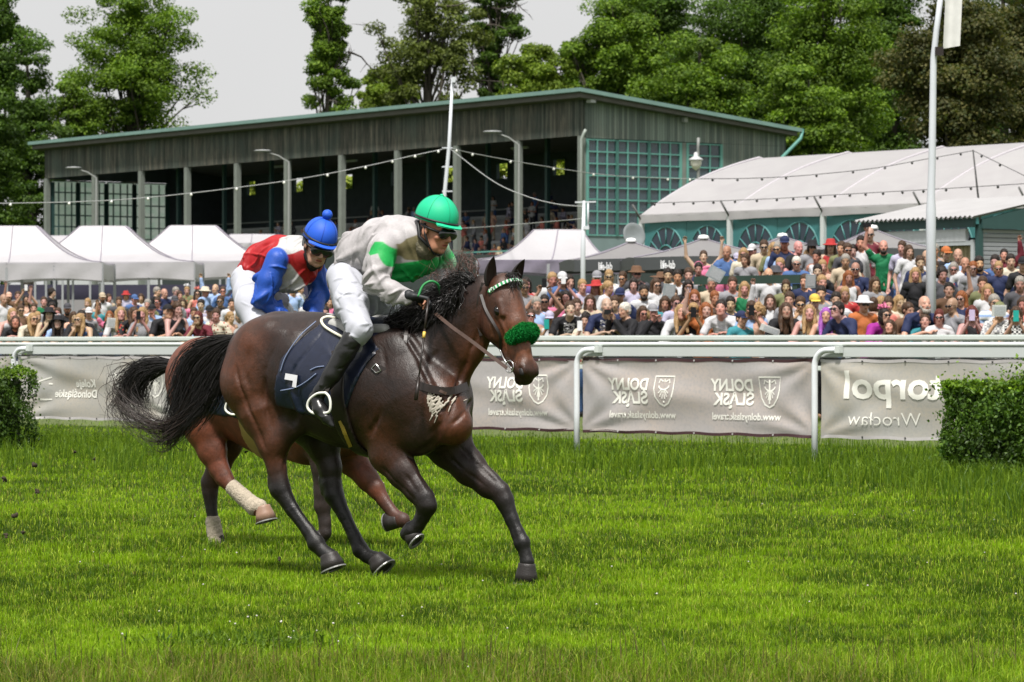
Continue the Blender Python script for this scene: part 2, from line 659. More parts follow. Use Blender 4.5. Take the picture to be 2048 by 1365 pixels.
def strands(name, guides, n, r, mat, parent, spread=0.02, wave=0.02, seed=0, np_=14, tip=0.3):
    """hair: thin tapering three-sided strands between guide lines; each guide is a list of points"""
    rg = np.random.RandomState(seed)
    G = np.array([crom(g, np_) for g in guides])
    V, Fc = [], []
    tt = np.linspace(0, 1, np_)
    for i in range(n):
        u = rg.rand() * (len(guides) - 1)
        j = min(int(u), len(guides) - 2)
        c = G[j] * (1 - (u - j)) + G[j + 1] * (u - j)
        L = 1 - rg.rand() ** 2 * 0.45
        q = np.stack([np.interp(tt * L, tt, c[:, k]) for k in range(3)], 1)
        q += rg.randn(3) * spread * (0.35 + tt[:, None] * 1.3)
        w = rg.randn(3) * wave
        q += w * np.sin(tt * rg.uniform(3, 9) + rg.rand() * 6)[:, None] * tt[:, None]
        w = rg.randn(3) * wave * 0.6
        q += w * np.sin(tt * rg.uniform(9, 18) + rg.rand() * 6)[:, None] * tt[:, None]
        rr = r * rg.uniform(0.6, 1.3) * (1 - (1 - tip) * tt ** 1.5)
        d = np.gradient(q, axis=0)
        d /= np.linalg.norm(d, axis=1)[:, None] + 1e-9
        a = np.cross(d, rg.randn(3)); a /= np.linalg.norm(a, axis=1)[:, None] + 1e-9
        b = np.cross(d, a)
        base = len(V) * 3 * np_
        ring = np.stack([q + rr[:, None] * (a * math.cos(x) + b * math.sin(x)) for x in (0, 2.09, 4.19)], 1)
        V.append(ring.reshape(-1, 3))
        k = np.arange(np_ - 1)[:, None] * 3
        e = np.array([0, 1, 2])[None]
        e2 = np.array([1, 2, 0])[None]
        Fc.append(np.stack([k + e, k + e2, k + 3 + e2, k + 3 + e], -1).reshape(-1, 4) + base)
    me = fastmesh(name, np.concatenate(V), np.concatenate(Fc))
    return link(name, me, mat, parent)

def strap(name, pts, w, th, mat, parent, up=None):
    """flat strap through world points; up = rough outward normal"""
    P = crom(pts, max(12, len(pts) * 6))
    up = np.array(up if up is not None else (0, -1, 0), float)
    V, Fc = [], []
    for i, p in enumerate(P):
        t = unit(P[min(i + 1, len(P) - 1)] - P[max(i - 1, 0)])
        s_ = unit(np.cross(t, up))
        nn = np.cross(s_, t)
        for a, b in ((-1, -1), (1, -1), (1, 1), (-1, 1)):
            V.append(p + s_ * w / 2 * a + nn * th / 2 * b)
    n = len(P)
    for i in range(n - 1):
        for k in range(4):
            k2 = (k + 1) % 4
            Fc.append((i * 4 + k, i * 4 + k2, i * 4 + 4 + k2, i * 4 + 4 + k))
    mb = MB()
    mb._add(V, Fc + [(3, 2, 1, 0), tuple(4 * (n - 1) + k for k in range(4))])
    return mb.build(name, mat, parent)

def tube_o(name, pts, r, mat, parent, n=8, smooth=True, cr=True):
    P = crom(pts, max(10, len(pts) * 6)) if cr else pts
    return MB().tube(P, r, n).build(name, mat, parent, smooth)

def hoof(P, parent, top, bot, lat, r1, r2, mat, fwd=None):
    a, b = P.pt(*top, lat), P.pt(*bot, lat)
    ax = (b - a)
    h = ax.length
    ax.normalize()
    f = Vector(fwd) if fwd else P.d.copy()
    y = (f - ax * f.dot(ax)).normalized()
    x = y.cross(ax)
    M = Matrix((x, y, ax)).transposed()
    r1, r2 = P.m(top[0], r1), P.m(top[0], r2)
    mb = MB()
    prof = [(0, -0.01), (r1 * 0.9, -0.004), (r1, 0.0), (r1 * 1.02, h * 0.12), ((r1 + r2) / 2, h * 0.5), (r2, h), (0, h - 0.004)]
    mb.lathe(prof, a + y * 0.006, 20, M, 0.92, 1.08)
    o = mb.build('hoof', mat, parent, True)
    sh = MB()
    sh.lathe([(r2 * 0.72, h), (r2 * 1.03, h), (r2 * 1.04, h + 0.008), (r2 * 0.72, h + 0.008), (r2 * 0.72, h)], a + y * 0.006, 20, M, 0.92, 1.08)
    sh.build('horseshoe', MAT_SHOE, o)
    return o

def horse_head(sd, O, u, v, w, cols):
    """head volume; u runs poll to muzzle, v out of the forehead, w to the near side"""
    R = np.array([u, v, w], float).T
    o = np.array(O, float)
    L = lambda a, b, c: o + R @ np.array((a, b, c))
    cb, cd, cn = cols
    sd.ell(L(0.11, -0.055, 0), (0.14, 0.105, 0.100), R, 0.03, cb)
    sd.cone(L(0.04, -0.02, 0), L(0.27, -0.015, 0), 0.088, 0.072, 0.03, cb)
    sd.cone(L(0.27, -0.018, 0), L(0.50, -0.03, 0), 0.060, 0.046, 0.03, cn)
    sd.cone(L(0.12, 0.045, 0), L(0.44, 0.015, 0), 0.025, 0.016, 0.03, cn)
    for s_ in (-1, 1):
        sd.ell(L(0.20, -0.13, 0.050 * s_), (0.125, 0.105, 0.046), R, 0.03, cb)
        sd.cone(L(0.14, -0.006, 0.076 * s_), L(0.215, -0.008, 0.080 * s_), 0.022, 0.017, 0.015, cb)   # brow ridge
        sd.cone(L(0.22, -0.045, 0.078 * s_), L(0.36, -0.045, 0.055 * s_), 0.013, 0.009, 0.012, cn)  # facial crest
        sd.ell(L(0.185, -0.040, 0.086 * s_), (0.036, 0.028, 0.016), R, 0.010, cd)
        sd.ell(L(0.185, -0.042, 0.112 * s_), (0.027, 0.014, 0.018), R, 0.006, cd, neg=True)
        sd.ell(L(0.545, -0.028, 0.042 * s_), (0.045, 0.032, 0.024), R, 0.015, cd)                      # nostril
        sd.ell(L(0.556, -0.026, 0.066 * s_), (0.030, 0.018, 0.022), R, 0.006, cd, neg=True)
    sd.cone(L(0.24, -0.175, 0), L(0.50, -0.115, 0), 0.045, 0.032, 0.03, cb)
    sd.cone(L(0.26, -0.09, 0), L(0.50, -0.075, 0), 0.060, 0.046, 0.03, cn)
    sd.ell(L(0.545, -0.058, 0), (0.068, 0.064, 0.064), R, 0.03, cd)
    sd.ell(L(0.600, -0.075, 0), (0.026, 0.034, 0.046), R, 0.015, cd)
    sd.ell(L(0.575, -0.118, 0), (0.034, 0.026, 0.036), R, 0.012, cd)
    return L

# ================================================================ the leading dark bay
P1 = Plane(700, 20.75, 33)
CB, CBR, CBK = (0.0130, 0.0068, 0.0052), (0.060, 0.021, 0.009), (0.0030, 0.0026, 0.0026)
h1 = SDF()
P1.ch(h1, [(530, 725, 86), (560, 722, 92), (625, 745, 115), (700, 768, 122), (780, 782, 125), (845, 795, 105), (880, 812, 60)], 0, 0.09, CB, 0.80)
P1.ch(h1, [(600, 690, 55), (690, 700, 55), (790, 690, 50)], 0, 0.06, CB, 0.8)
for sg in (1, -1):
    P1.ch(h1, [(520, 700, 58), (505, 765, 66)], 0.14 * sg, 0.07, CBR if sg > 0 else CB, 0.75)     # croup muscle
    P1.ch(h1, [(795, 720, 60), (815, 800, 78), (835, 850, 62)], 0.13 * sg, 0.08, CB, 0.62)         # shoulder
    P1.ch(h1, [(880, 800, 48), (905, 850, 42)], 0.10 * sg, 0.05, CBR, 0.9)                         # breast
h1.cone(P1.pt(545, 660, 0.16), P1.pt(590, 700, 0.2), 0.05, 0.05, 0.09, CB)
# near hind
P1.ch(h1, [(498, 762, 62), (528, 825, 55)], 0.13, 0.06, CBR, 0.62)
P1.ch(h1, [(528, 825, 52), (546, 885, 33), (553, 935, 21)], 0.14, 0.04, CBR, 0.8)
P1.ch(h1, [(585, 850, 30), (560, 880, 24)], 0.15, 0.05, CB, 0.7)
P1.ch(h1, [(553, 935, 20), (560, 978, 23)], 0.14, 0.02, CBK, 0.75)
h1.cone(P1.pt(545, 958, 0.14), P1.pt(544, 972, 0.14), 0.028, 0.026, 0.02, CBK)
P1.ch(h1, [(560, 978, 21), (585, 1020, 14.5), (616, 1062, 13.5), (632, 1087, 18)], 0.14, 0.015, CBK, 0.8)
P1.ch(h1, [(632, 1087, 18), (643, 1100, 14), (658, 1113, 17)], 0.14, 0.012, CBK, 0.85)
# far hind
P1.ch(h1, [(560, 790, 60), (612, 835, 52), (645, 885, 38), (660, 935, 24), (663, 968, 22)], -0.14, 0.04, CB, 0.7)
h1.cone(P1.pt(646, 960, -0.14), P1.pt(650, 985, -0.14), 0.030, 0.026, 0.02, CBK)
P1.ch(h1, [(663, 968, 22), (668, 990, 21), (688, 1030, 14), (708, 1072, 13.5), (721, 1100, 17.5)], -0.14, 0.015, CBK, 0.8)
P1.ch(h1, [(721, 1100, 17), (733, 1112, 14), (752, 1120, 17)], -0.14, 0.012, CBK, 0.85)
# near fore
P1.ch(h1, [(775, 850, 58), (778, 905, 44)], 0.15, 0.05, CBR, 0.7)
P1.ch(h1, [(778, 905, 42), (805, 945, 32), (832, 980, 24), (848, 998, 23)], 0.15, 0.03, CB, 0.75)
P1.ch(h1, [(848, 998, 23), (853, 1012, 22), (846, 1032, 16), (836, 1050, 14.5), (824, 1062, 19)], 0.15, 0.012, CBK, 0.8)
P1.ch(h1, [(824, 1062, 19), (815, 1068, 16)], 0.15, 0.012, CBK, 0.8)
# far fore
P1.ch(h1, [(865, 835, 56), (898, 890, 46), (938, 935, 34), (975, 968, 25), (1000, 985, 22)], -0.13, 0.05, CB, 0.72)
P1.ch(h1, [(1000, 985, 22), (1009, 1002, 20), (1024, 1040, 14.5), (1036, 1068, 14.5), (1044, 1086, 17.5)], -0.13, 0.015, CBK, 0.8)
P1.ch(h1, [(1044, 1086, 17), (1050, 1106, 12.5), (1054, 1124, 16)], -0.13, 0.012, CBK, 0.85)
# neck
P1.ch(h1, [(835, 733, 84), (868, 702, 71), (902, 667, 60), (940, 622, 51), (967, 600, 46)], 0, 0.06, CB, 0.52)
P1.ch(h1, [(815, 660, 28), (870, 625, 26), (930, 588, 24), (962, 574, 20)], 0, 0.04, CBK, 0.6)
P1.ch(h1, [(905, 740, 44), (935, 690, 40), (958, 655, 36)], 0, 0.05, CBR, 0.55)
HB = math.radians(48)
hd_f = np.array((math.cos(HB), -math.sin(HB), 0))
hd_u = unit(hd_f * 0.43 + np.array((0, 0, -0.92)))
hd_w = np.array((-math.sin(HB), -math.cos(HB), 0))
hd_v = np.cross(hd_w, hd_u)
if hd_v[2] < 0: hd_v = -hd_v
HO1 = P1.pt(1008, 561, 0.03)
HL = horse_head(h1, HO1, hd_u, hd_v, hd_w, ((0.045, 0.018, 0.010), CBK, (0.15, 0.055, 0.024)))

horse1 = empty('horse', P1.pt(700, HZ, 0).xy.to_3d(), 0, 'dark bay racehorse in front with green noseband and number 7 saddle cloth', 'horse')
inv1 = Matrix.Translation(-horse1.location)
def under(o, root):
    o.parent = root
    o.matrix_parent_inverse = Matrix.Translation(-root.location)
    return o
_link0 = link
def mk_linker(root):
    def f(o):
        return under(o, root)
    return f
U1 = mk_linker(horse1)
def on_body(sd, groups):
    segs = []
    for pix, w, h in groups:
        q = [surf(sd, x, y, 0.0) for x, y in pix]
        q = [p for p in q if p is not None]
        for a, b in zip(q[:-1], q[1:]): segs.append((a, b, w, h))
    return segs
GR = [([(806, 668), (835, 715), (862, 770), (888, 822)], 0.020, -0.0272), ([(770, 700), (778, 760), (768, 820), (742, 868)], 0.022, -0.0221),
      ([(838, 740), (812, 800), (800, 850)], 0.016, -0.0153), ([(955, 668), (938, 712), (918, 760), (905, 800)], 0.016, -0.0204),
      ([(905, 660), (880, 700), (855, 730)], 0.022, -0.0153), ([(925, 630), (900, 650), (870, 668)], 0.02, -0.0119),
      ([(602, 690), (612, 745), (600, 805), (585, 850)], 0.026, -0.0238), ([(472, 735), (490, 800), (512, 850), (530, 895)], 0.014, -0.0204),
      ([(560, 690), (535, 740), (530, 800), (540, 850)], 0.020, -0.0170), ([(545, 668), (580, 668), (610, 672)], 0.03, 0.0170), ([(500, 700), (490, 740), (498, 780)], 0.022, -0.0153),
      ([(585, 860), (575, 900), (566, 940)], 0.010, -0.0102), ([(548, 900), (558, 945), (562, 975)], 0.007, 0.0102),
      ([(780, 905), (805, 940), (835, 985)], 0.010, -0.0119), ([(765, 935), (795, 965), (830, 1000)], 0.009, -0.0102), ([(800, 900), (828, 940), (852, 985)], 0.009, 0.0102),
      ([(920, 895), (955, 930), (990, 965)], 0.010, -0.0119), ([(900, 915), (935, 945), (975, 975)], 0.009, -0.0102), ([(938, 880), (965, 920), (998, 962)], 0.009, 0.0102),
      ([(880, 860), (862, 890), (835, 905)], 0.02, -0.0204), ([(900, 810), (885, 845), (860, 870)], 0.018, -0.0170), ([(850, 820), (840, 850), (830, 880)], 0.013, 0.0102),
      ([(1018, 1010), (1030, 1045), (1040, 1080)], 0.005, 0.0068), ([(1012, 1020), (1024, 1055), (1034, 1085)], 0.005, -0.0085), ([(575, 1010), (600, 1045), (625, 1080)], 0.005, -0.0085), ([(684, 1030), (704, 1066), (716, 1095)], 0.005, -0.0085),
      ([(845, 1035), (836, 1050)], 0.005, -0.0068), ([(1000, 640), (1012, 665), (1020, 690)], 0.006, 0.0085), ([(985, 655), (990, 680)], 0.012, -0.0102),
      ([(940, 800), (925, 830), (905, 850)], 0.012, -0.0153), ([(700, 890), (660, 878), (620, 862)], 0.02, -0.0102)]
for i_ in range(7):
    GR.append(([(640 + i_ * 17, 800 - i_ * 2), (648 + i_ * 17, 840), (660 + i_ * 17, 872)], 0.012, -0.004))
rgv = random.Random(9)
for x0, y0, x1, y1, n_v in ((560, 740, 600, 850, 5), (800, 800, 880, 880, 8), (900, 780, 935, 850, 4), (660, 820, 740, 890, 5), (780, 920, 840, 985, 4), (920, 900, 980, 965, 4), (540, 860, 565, 930, 3), (975, 640, 1010, 690, 4)):
    for _ in range(n_v):
        x, y = rgv.uniform(x0, x1), rgv.uniform(y0, y1)
        a_ = rgv.uniform(0.9, 2.2)
        pl = [(x, y)]
        for _k in range(4):
            a_ += rgv.uniform(-0.7, 0.7)
            pl.append((pl[-1][0] + 11 * math.cos(a_), pl[-1][1] + 11 * math.sin(a_)))
        GR.append((pl, 0.0045, 0.0040))
U1(link('body', h1.mesh('horse_body', 0.0085, colk=0.03, relax=0, disp=seg_field(on_body(h1, GR))), MAT_COAT1))
for tp, bt, la, r1, r2 in (((656, 1110), (665, 1138), 0.14, 18, 25), ((750, 1117), (766, 1139), -0.14, 18, 26), ((1052, 1128), (1050, 1166), -0.13, 17, 24)):
    U1(hoof(P1, None, tp, bt, la, r1, r2, MAT_HOOF))
U1(hoof(P1, None, (818, 1063), (833, 1081), 0.15, 15, 19, MAT_HOOF, (0.3, 0, -1)))

def ear(O, axis, side, fwd, mat, mat_in, L_=0.175, w=0.040):
    """leaf shaped cupped ear, open towards fwd"""
    O, ax_ = np.array(O, float), unit(axis)
    sd_v = unit(np.array(side, float) - ax_ * (np.array(side, float) @ ax_))
    f = unit(np.cross(ax_, sd_v)); f = f if f @ np.array(fwd, float) > 0 else -f
    def pt_(u, v, off):
        wt = w * max(0.02, math.sin(math.pi * min(1, (0.22 + 0.78 * v))) ** 0.75) * (1 - off)
        ph = (u - 0.5) * math.radians(230 - 70 * v)
        return Vector(O + ax_ * (v * L_ - off * 0.02) + sd_v * math.sin(ph) * wt - f * (math.cos(ph) * wt * 0.9 - 0.012 - 0.03 * v * v))
    mb = MB(); mb.grid(lambda u, v: pt_(u, v, 0.0), 16, 14)
    e = mb.build('ear', mat, None, True)
    mi = MB(); mi.grid(lambda u, v: pt_(u, v, 0.10), 16, 14)
    inn = mi.build('ear_lining', mat_in, e, True)
    return e
MAT_EAR = M_('dark_ear_hair', (0.010, 0.007, 0.006), 0.55, 0.3, 30)
MAT_EARI = M_('ear_lining', (0.035, 0.018, 0.014), 0.8, 0.4, 30)
for s_, tilt in ((1, 0.02), (-1, 0.30)):
    o_ = Vector(HL(0.015, -0.045, 0.088 * s_))
    U1(ear(o_, (tilt, -0.10, 1.0), hd_w, hd_f, MAT_EAR, MAT_EARI))
# eyes
for s_ in (1, -1):
    hR = np.array([hd_u, hd_v, hd_w]).T
    sd = SDF().ell(HL(0.566, -0.030, 0.0565 * s_), (0.027, 0.019, 0.012), hR)  # black ellipsoid stands in for the shade inside the nostril
    U1(link('nostril', sd.mesh('nostril', 0.005, col=False), M_('nostril_shade', (0.006, 0.004, 0.004), 0.6)))
    sd = SDF().ell(HL(0.180, -0.034, 0.0925 * s_), (0.031, 0.021, 0.017), hR)
    U1(link('eye', sd.mesh('eye', 0.004, col=False), M_('horse_eye', (0.006, 0.004, 0.003), 0.06)))

# tail
def PP(P, lat, *xy): return [P.pt(x, y, l if (l := (q[0] if q else lat)) is not None else 0) for x, y, *q in xy]
tail1 = [
    PP(P1, 0.0, (474, 676), (432, 680), (392, 694), (364, 722), (346, 770), (330, 824)),
    PP(P1, 0.03, (478, 676), (440, 690), (400, 716), (372, 765), (356, 825), (340, 866)),
    PP(P1, 0.05, (478, 682), (450, 700), (425, 740), (402, 790), (382, 830), (352, 872)),
    PP(P1, 0.08, (476, 690), (462, 715), (447, 756), (434, 792), (412, 822), (386, 842)),
]
U1(strands('tail', tail1, 1100, 0.0028, MAT_HAIR, None, 0.020, 0.014, 3, 16))
wisp1 = [
    PP(P1, 0.05, (430, 790), (380, 840), (330, 862), (285, 850), (245, 815), (225, 790)),
    PP(P1, 0.05, (430, 780), (370, 832), (320, 850), (275, 830), (235, 800), (222, 760)),
    PP(P1, 0.05, (420, 800), (375, 850), (350, 885), (325, 890), (318, 870), (322, 855)),
    PP(P1, 0.05, (425, 760), (380, 800), (345, 850), (340, 885), (352, 880), (350, 860)),
]
U1(strands('tail', wisp1, 190, 0.0026, MAT_TAILB, None, 0.026, 0.028, 5, 18))
# mane: black mass along the crest and strands lifted by the wind
mane = []
for i, (x, y) in enumerate([(805, 645), (835, 630), (865, 612), (895, 592), (925, 574), (948, 560)]):
    lift = 2 + i * 3
    mane.append(PP(P1, 0.05, (x, y), (x - 12, y - 3 - lift * 0.4), (x - 28, y + 3 - lift * 0.5), (x - 46, y + 16 - lift * 0.3), (x - 58, y + 34)))
U1(strands('mane', mane, 700, 0.0025, MAT_HAIR, None, 0.018, 0.012, 8, 12))
mane2 = []
for i, (x, y) in enumerate([(845, 628), (872, 608), (900, 590), (925, 573)]):
    mane2.append(PP(P1, 0.09, (x, y), (x - 4, y + 12), (x - 12, y + 32), (x - 26, y + 50)))
U1(strands('mane', mane2, 420, 0.0036, MAT_HAIR, None, 0.02, 0.015, 9, 10))
mane3 = []
for i, (x, y) in enumerate([(885, 590), (905, 580), (925, 568), (945, 556), (958, 550)]):
    mane3.append(PP(P1, 0.02, (x, y), (x - 3, y - 18), (x - 12, y - 34), (x - 26, y - 36), (x - 38, y - 22)))
U1(strands('mane', mane3, 60, 0.0022, M_('bleached_mane_hair', (0.10, 0.055, 0.045), 0.4), None, 0.02, 0.045, 11, 14))
wf = [PP(P1, 0.08, (775, 655), (790, 640), (815, 628), (840, 622)), PP(P1, 0.1, (765, 665), (785, 655), (815, 650), (845, 640))]
U1(strands('mane', wf, 160, 0.0035, MAT_HAIR, None, 0.025, 0.02, 12, 10))
fl = [[HL(-0.02, -0.02, 0), HL(0.0, 0.05, 0.01 * k), HL(0.05, 0.085, 0.02 * k), HL(0.10, 0.09, 0.035 * k)] for k in (-2, 0, 2)]
U1(strands('forelock', fl, 90, 0.0026, MAT_HAIR, None, 0.012, 0.012, 13, 9))

# saddle cloth, number, saddle, girth
MAT_NAVY = None
def mat_cloth(name, color, rough=0.55, fold=0.25, sc=18, sheen=0.1, spec=0.4):
    if name in _MC: return _MC[name]
    t = NT(name)
    o = t.obj()
    n = t.noise(sc, 4, o, 0.55, 1.5)
    c = t.mix(t.rng(n, 0.3, 0.7), tuple(v * 0.85 for v in color), tuple(min(1, v * 1.12) for v in color))
    t.bump(t.math('ADD', n, t.math('MULTIPLY', t.noise(400, 2, o), 0.08)), fold, 0.03)
    _MC[name] = t.fin(c, rough, spec, sheen=sheen)
    return _MC[name]
MAT_NAVY = mat_cloth('navy_nylon', (0.007, 0.011, 0.030), 0.34, 0.10, 14, 0.0, 0.6)
barrel = SDF()
barrel.P = [p for p in h1.P[:9]]
sc_poly = [(634, 560), (622, 652), (570, 716), (556, 770), (549, 812), (610, 826), (655, 842), (690, 852), (702, 820), (745, 720), (800, 640), (812, 560)]
cl = barrel.mesh('saddle_cloth', 0.012, patch_cut(P1, sc_poly, 0.25), col=False, grow=0.016, wr=[(4, 46, [(0.5, -0.3, -0.8), (0.2, 0.1, -1)], (0.15, 0.5), (0.012, 0.026), 0.012)])
cloth1 = U1(link('saddle_cloth', cl, MAT_NAVY))
def on_side(pix, off, name, mat, sd=barrel, root=U1, ext=0.004):
    mb = MB()
    pts = [surf(sd, x, y, off) for x, y in pix]
    pts = [p for p in pts if p is not None]
    mb.prism(pts, (0, -ext, 0))
    return root(mb.build(name, mat))
MAT_NUM = M_('white_print', (0.72, 0.72, 0.76), 0.5, 0.05, 20)
on_side([(571, 747), (595, 751), (592, 776), (584, 774), (586, 762), (569, 759)], 0.05, 'number_print', MAT_NUM)
for nm, pix in (('cloth_piping', [(561, 782), (590, 776), (612, 764), (632, 748)]), ('cloth_piping', [(620, 741), (633, 735), (648, 733)]), ('cloth_piping', [(632, 643), (600, 672), (572, 712), (560, 745)])):
    q = [surf(barrel, x, y, 0.048) for x, y in pix]
    U1(tube_o(nm, q, 0.004, M_('piping_tape', (0.16, 0.2, 0.32), 0.5), None, 6))
sad = SDF()
P1.ch(sad, [(655, 640, 14), (700, 650, 16), (760, 648, 14), (790, 640, 10)], 0, 0.05)
for sg in (1, -1):
    P1.ch(sad, [(668, 650, 13), (705, 664, 16), (770, 660, 12)], 0.14 * sg, 0.05)
    P1.ch(sad, [(700, 670, 14), (735, 720, 9)], 0.24 * sg, 0.04)
U1(link('saddle', sad.mesh('saddle', 0.009, col=False), M_('grey_saddle_leather', (0.35, 0.35, 0.34), 0.45)))
q = [surf(barrel, x, y, 0.055) for x, y in [(688, 676), (665, 664), (648, 652), (643, 640), (655, 634), (672, 636)]]
U1(tube_o('saddle_edge', q, 0.009, M_('cream_binding', (0.7, 0.68, 0.55), 0.5), None, 6))
gp = [(668, 700), (700, 700), (706, 890), (728, 930), (680, 930), (672, 860)]
U1(link('girth', barrel.mesh('girth', 0.012, patch_cut(P1, gp, 0.25), col=False, grow=0.024), MAT_LEATHER))
q = [surf(barrel, x, y, 0.055) for x, y in [(680, 842), (690, 868), (701, 894)]]
U1(strap('girth_strap', q, 0.022, 0.006, M_('yellow_webbing', (0.35, 0.25, 0.03), 0.6), None))
q = [surf(barrel, x, y, 0.05) for x, y in [(744, 708), (732, 734), (722, 760)]]
t_ = strap('blue_tab', q, 0.03, 0.006, M_('blue_webbing', (0.02, 0.30, 0.55), 0.5), None); U1(t_)
BF = SDF(); BF.P = [p for p in h1.P]
q = [surf(BF, x, y, 0.020) for x, y in [(720, 722), (750, 735), (790, 752), (830, 768), (870, 780), (905, 782), (935, 772)]]
q = [p for p in q if p]
U1(strap('breastplate', q, 0.045, 0.008, MAT_LEATHER, None))
q = [surf(BF, x, y, 0.03) for x, y in [(742, 738), (752, 728), (762, 742), (752, 746), (743, 738)]]
U1(tube_o('buckle', q, 0.004, MAT_STEEL, None, 6, cr=False))
q = [surf(BF, x, y, 0.020) for x, y in [(818, 640), (812, 670), (809, 710), (812, 758)]]
U1(strap('neck_strap', [p for p in q if p], 0.02, 0.006, MAT_LEATHER, None))
q = [surf(BF, x, y, 0.020) for x, y in [(815, 745), (845, 765), (880, 782), (893, 788)]]
U1(strap('neck_strap', [p for p in q if p], 0.016, 0.006, MAT_LEATHER2, None))
# sweat foam under the breastplate
fm = SDF()
rg = random.Random(5)
for cx, cy, sx, sy, n in ((848, 803, 46, 26, 200), (796, 773, 34, 12, 70), (826, 822, 22, 20, 40)):
    for _ in range(n):
        x, y = rg.gauss(cx, sx * 0.55), rg.gauss(cy, sy * 0.5)
        p = surf(BF, x, y, 0.006)
        p2 = surf(BF, x - 4 - 9 * rg.random(), y + 5 + 12 * rg.random(), 0.005)
        if p and p2 and (p - p2).length < 0.15: fm.cone(p, p2, 0.0048, 0.0032, 0.002)
U1(link('sweat_foam', fm.mesh('sweat_foam', 0.0032, col=False), M_('foam', (0.42, 0.38, 0.32), 0.8)))

# bridle
def hp(u, v, w): return Vector(HL(u, v, w))
hsd = SDF(); hsd.P = [p for p in h1.P]
def hs(px, py, off=0.008): return surf(hsd, px, py, off)
U1(strap('cheekpiece', [hs(966, 566), hs(957, 600), hs(956, 640), hs(962, 672)], 0.018, 0.006, MAT_LEATHER, None))
U1(strap('cheekpiece', [hs(962, 590), hs(972, 620), hs(988, 648), hs(1000, 672), hs(1000, 698)], 0.016, 0.006, MAT_LEATHER, None))
bb = [hp(0.055, -0.045, 0.098), hp(0.05, 0.01, 0.092), hp(0.045, 0.072, 0.055), hp(0.043, 0.088, 0.0), hp(0.045, 0.072, -0.055), hp(0.05, 0.01, -0.092)]
bp = crom(bb, 34)
for i in range(0, 33):
    pass
mw_, mg_ = MB(), MB()
for i in range(33):
    (mw_ if i % 2 else mg_).beam(bp[i], bp[i + 1], 0.018, 0.022, up=tuple(hd_v))
bo = U1(mw_.build('browband', MAT_WHITE))
o = mg_.build('browband', M_('green_braid', (0.02, 0.30, 0.10), 0.6)); U1(o)
nb = [hp(0.365, -0.10, 0.07), hp(0.36, -0.01, 0.066), hp(0.352, 0.05, 0.03), hp(0.352, 0.05, -0.03), hp(0.36, -0.01, -0.066)]
fur = SDF()
for a, b in zip(nb[1:-1], nb[2:]): fur.cone(a, b, 0.037, 0.037, 0.04)
MAT_FUR = M_('green_sheepskin', (0.006, 0.20, 0.035), 0.9, 0.5, 70, bump=0.9, spec=0.2, bscale=160)
nbf = U1(link('noseband', fur.mesh('noseband', 0.008, col=False, disp=lambda G: 0.004 * np.sin(G[..., 0] * 260) * np.sin(G[..., 1] * 230) * np.sin(G[..., 2] * 250)), MAT_FUR))
me = nbf.data
fv = np.zeros(len(me.vertices) * 3, np.float32); me.vertices.foreach_get('co', fv); fv = fv.reshape(-1, 3)
fn = np.zeros(len(me.vertices) * 3, np.float32); me.vertices.foreach_get('normal', fn); fn = fn.reshape(-1, 3)
rgn = np.random.RandomState(2)
ix = rgn.randint(0, len(fv), 9000)
dirn = fn[ix] + rgn.randn(len(ix), 3) * 0.45
dirn /= np.linalg.norm(dirn, axis=1)[:, None]
sd_ = np.cross(dirn, rgn.randn(len(ix), 3)); sd_ /= np.linalg.norm(sd_, axis=1)[:, None]
b_ = fv[ix] + rgn.randn(len(ix), 3) * 0.003
V = np.stack([b_ - sd_ * 0.0022, b_ + sd_ * 0.0022, b_ + dirn * rgn.uniform(0.006, 0.013, (len(ix), 1))], 1).reshape(-1, 3)
fz = link('fleece_pile', fastmesh('fleece_pile', V, np.arange(len(V)).reshape(-1, 3)), MAT_FUR, nbf)
fz.matrix_parent_inverse = Matrix.Identity(4)
for pp in ([hs(985, 690), hs(995, 700), hs(1004, 712), hs(1012, 716)], [hs(1000, 700), hs(1010, 722), hs(1024, 738)], [hs(992, 700), hs(1002, 722), hs(1015, 742), hs(1030, 744)], [hs(968, 686), hs(982, 700), hs(996, 704)]):
    if all(pp): U1(tube_o('bit', pp, 0.0055, MAT_STEEL, None, 6))
ring = [hp(0.50 + 0.034 * math.cos(a), -0.10 + 0.034 * math.sin(a), 0.066) for a in np.linspace(0, 2 * math.pi, 20)]
U1(tube_o('bit_ring', ring, 0.004, MAT_STEEL, None, 6, cr=False))
for s_ in (1, -1):
    en = hp(0.50, -0.12, 0.07 * s_)
    if s_ > 0:
        U1(strap('rein', [P1.pt(868, 625, 0.12), P1.pt(905, 655, 0.16), P1.pt(945, 684, 0.14), en], 0.02, 0.005, MAT_LEATHER2, None))
    else:
        U1(strap('rein', [P1.pt(880, 600, -0.05), P1.pt(930, 640, -0.2), en], 0.02, 0.005, MAT_LEATHER2, None))
U1(strap('throat_lash', [hs(962, 575), hs(950, 640), hs(962, 690), hs(985, 700)], 0.013, 0.005, MAT_LEATHER, None))

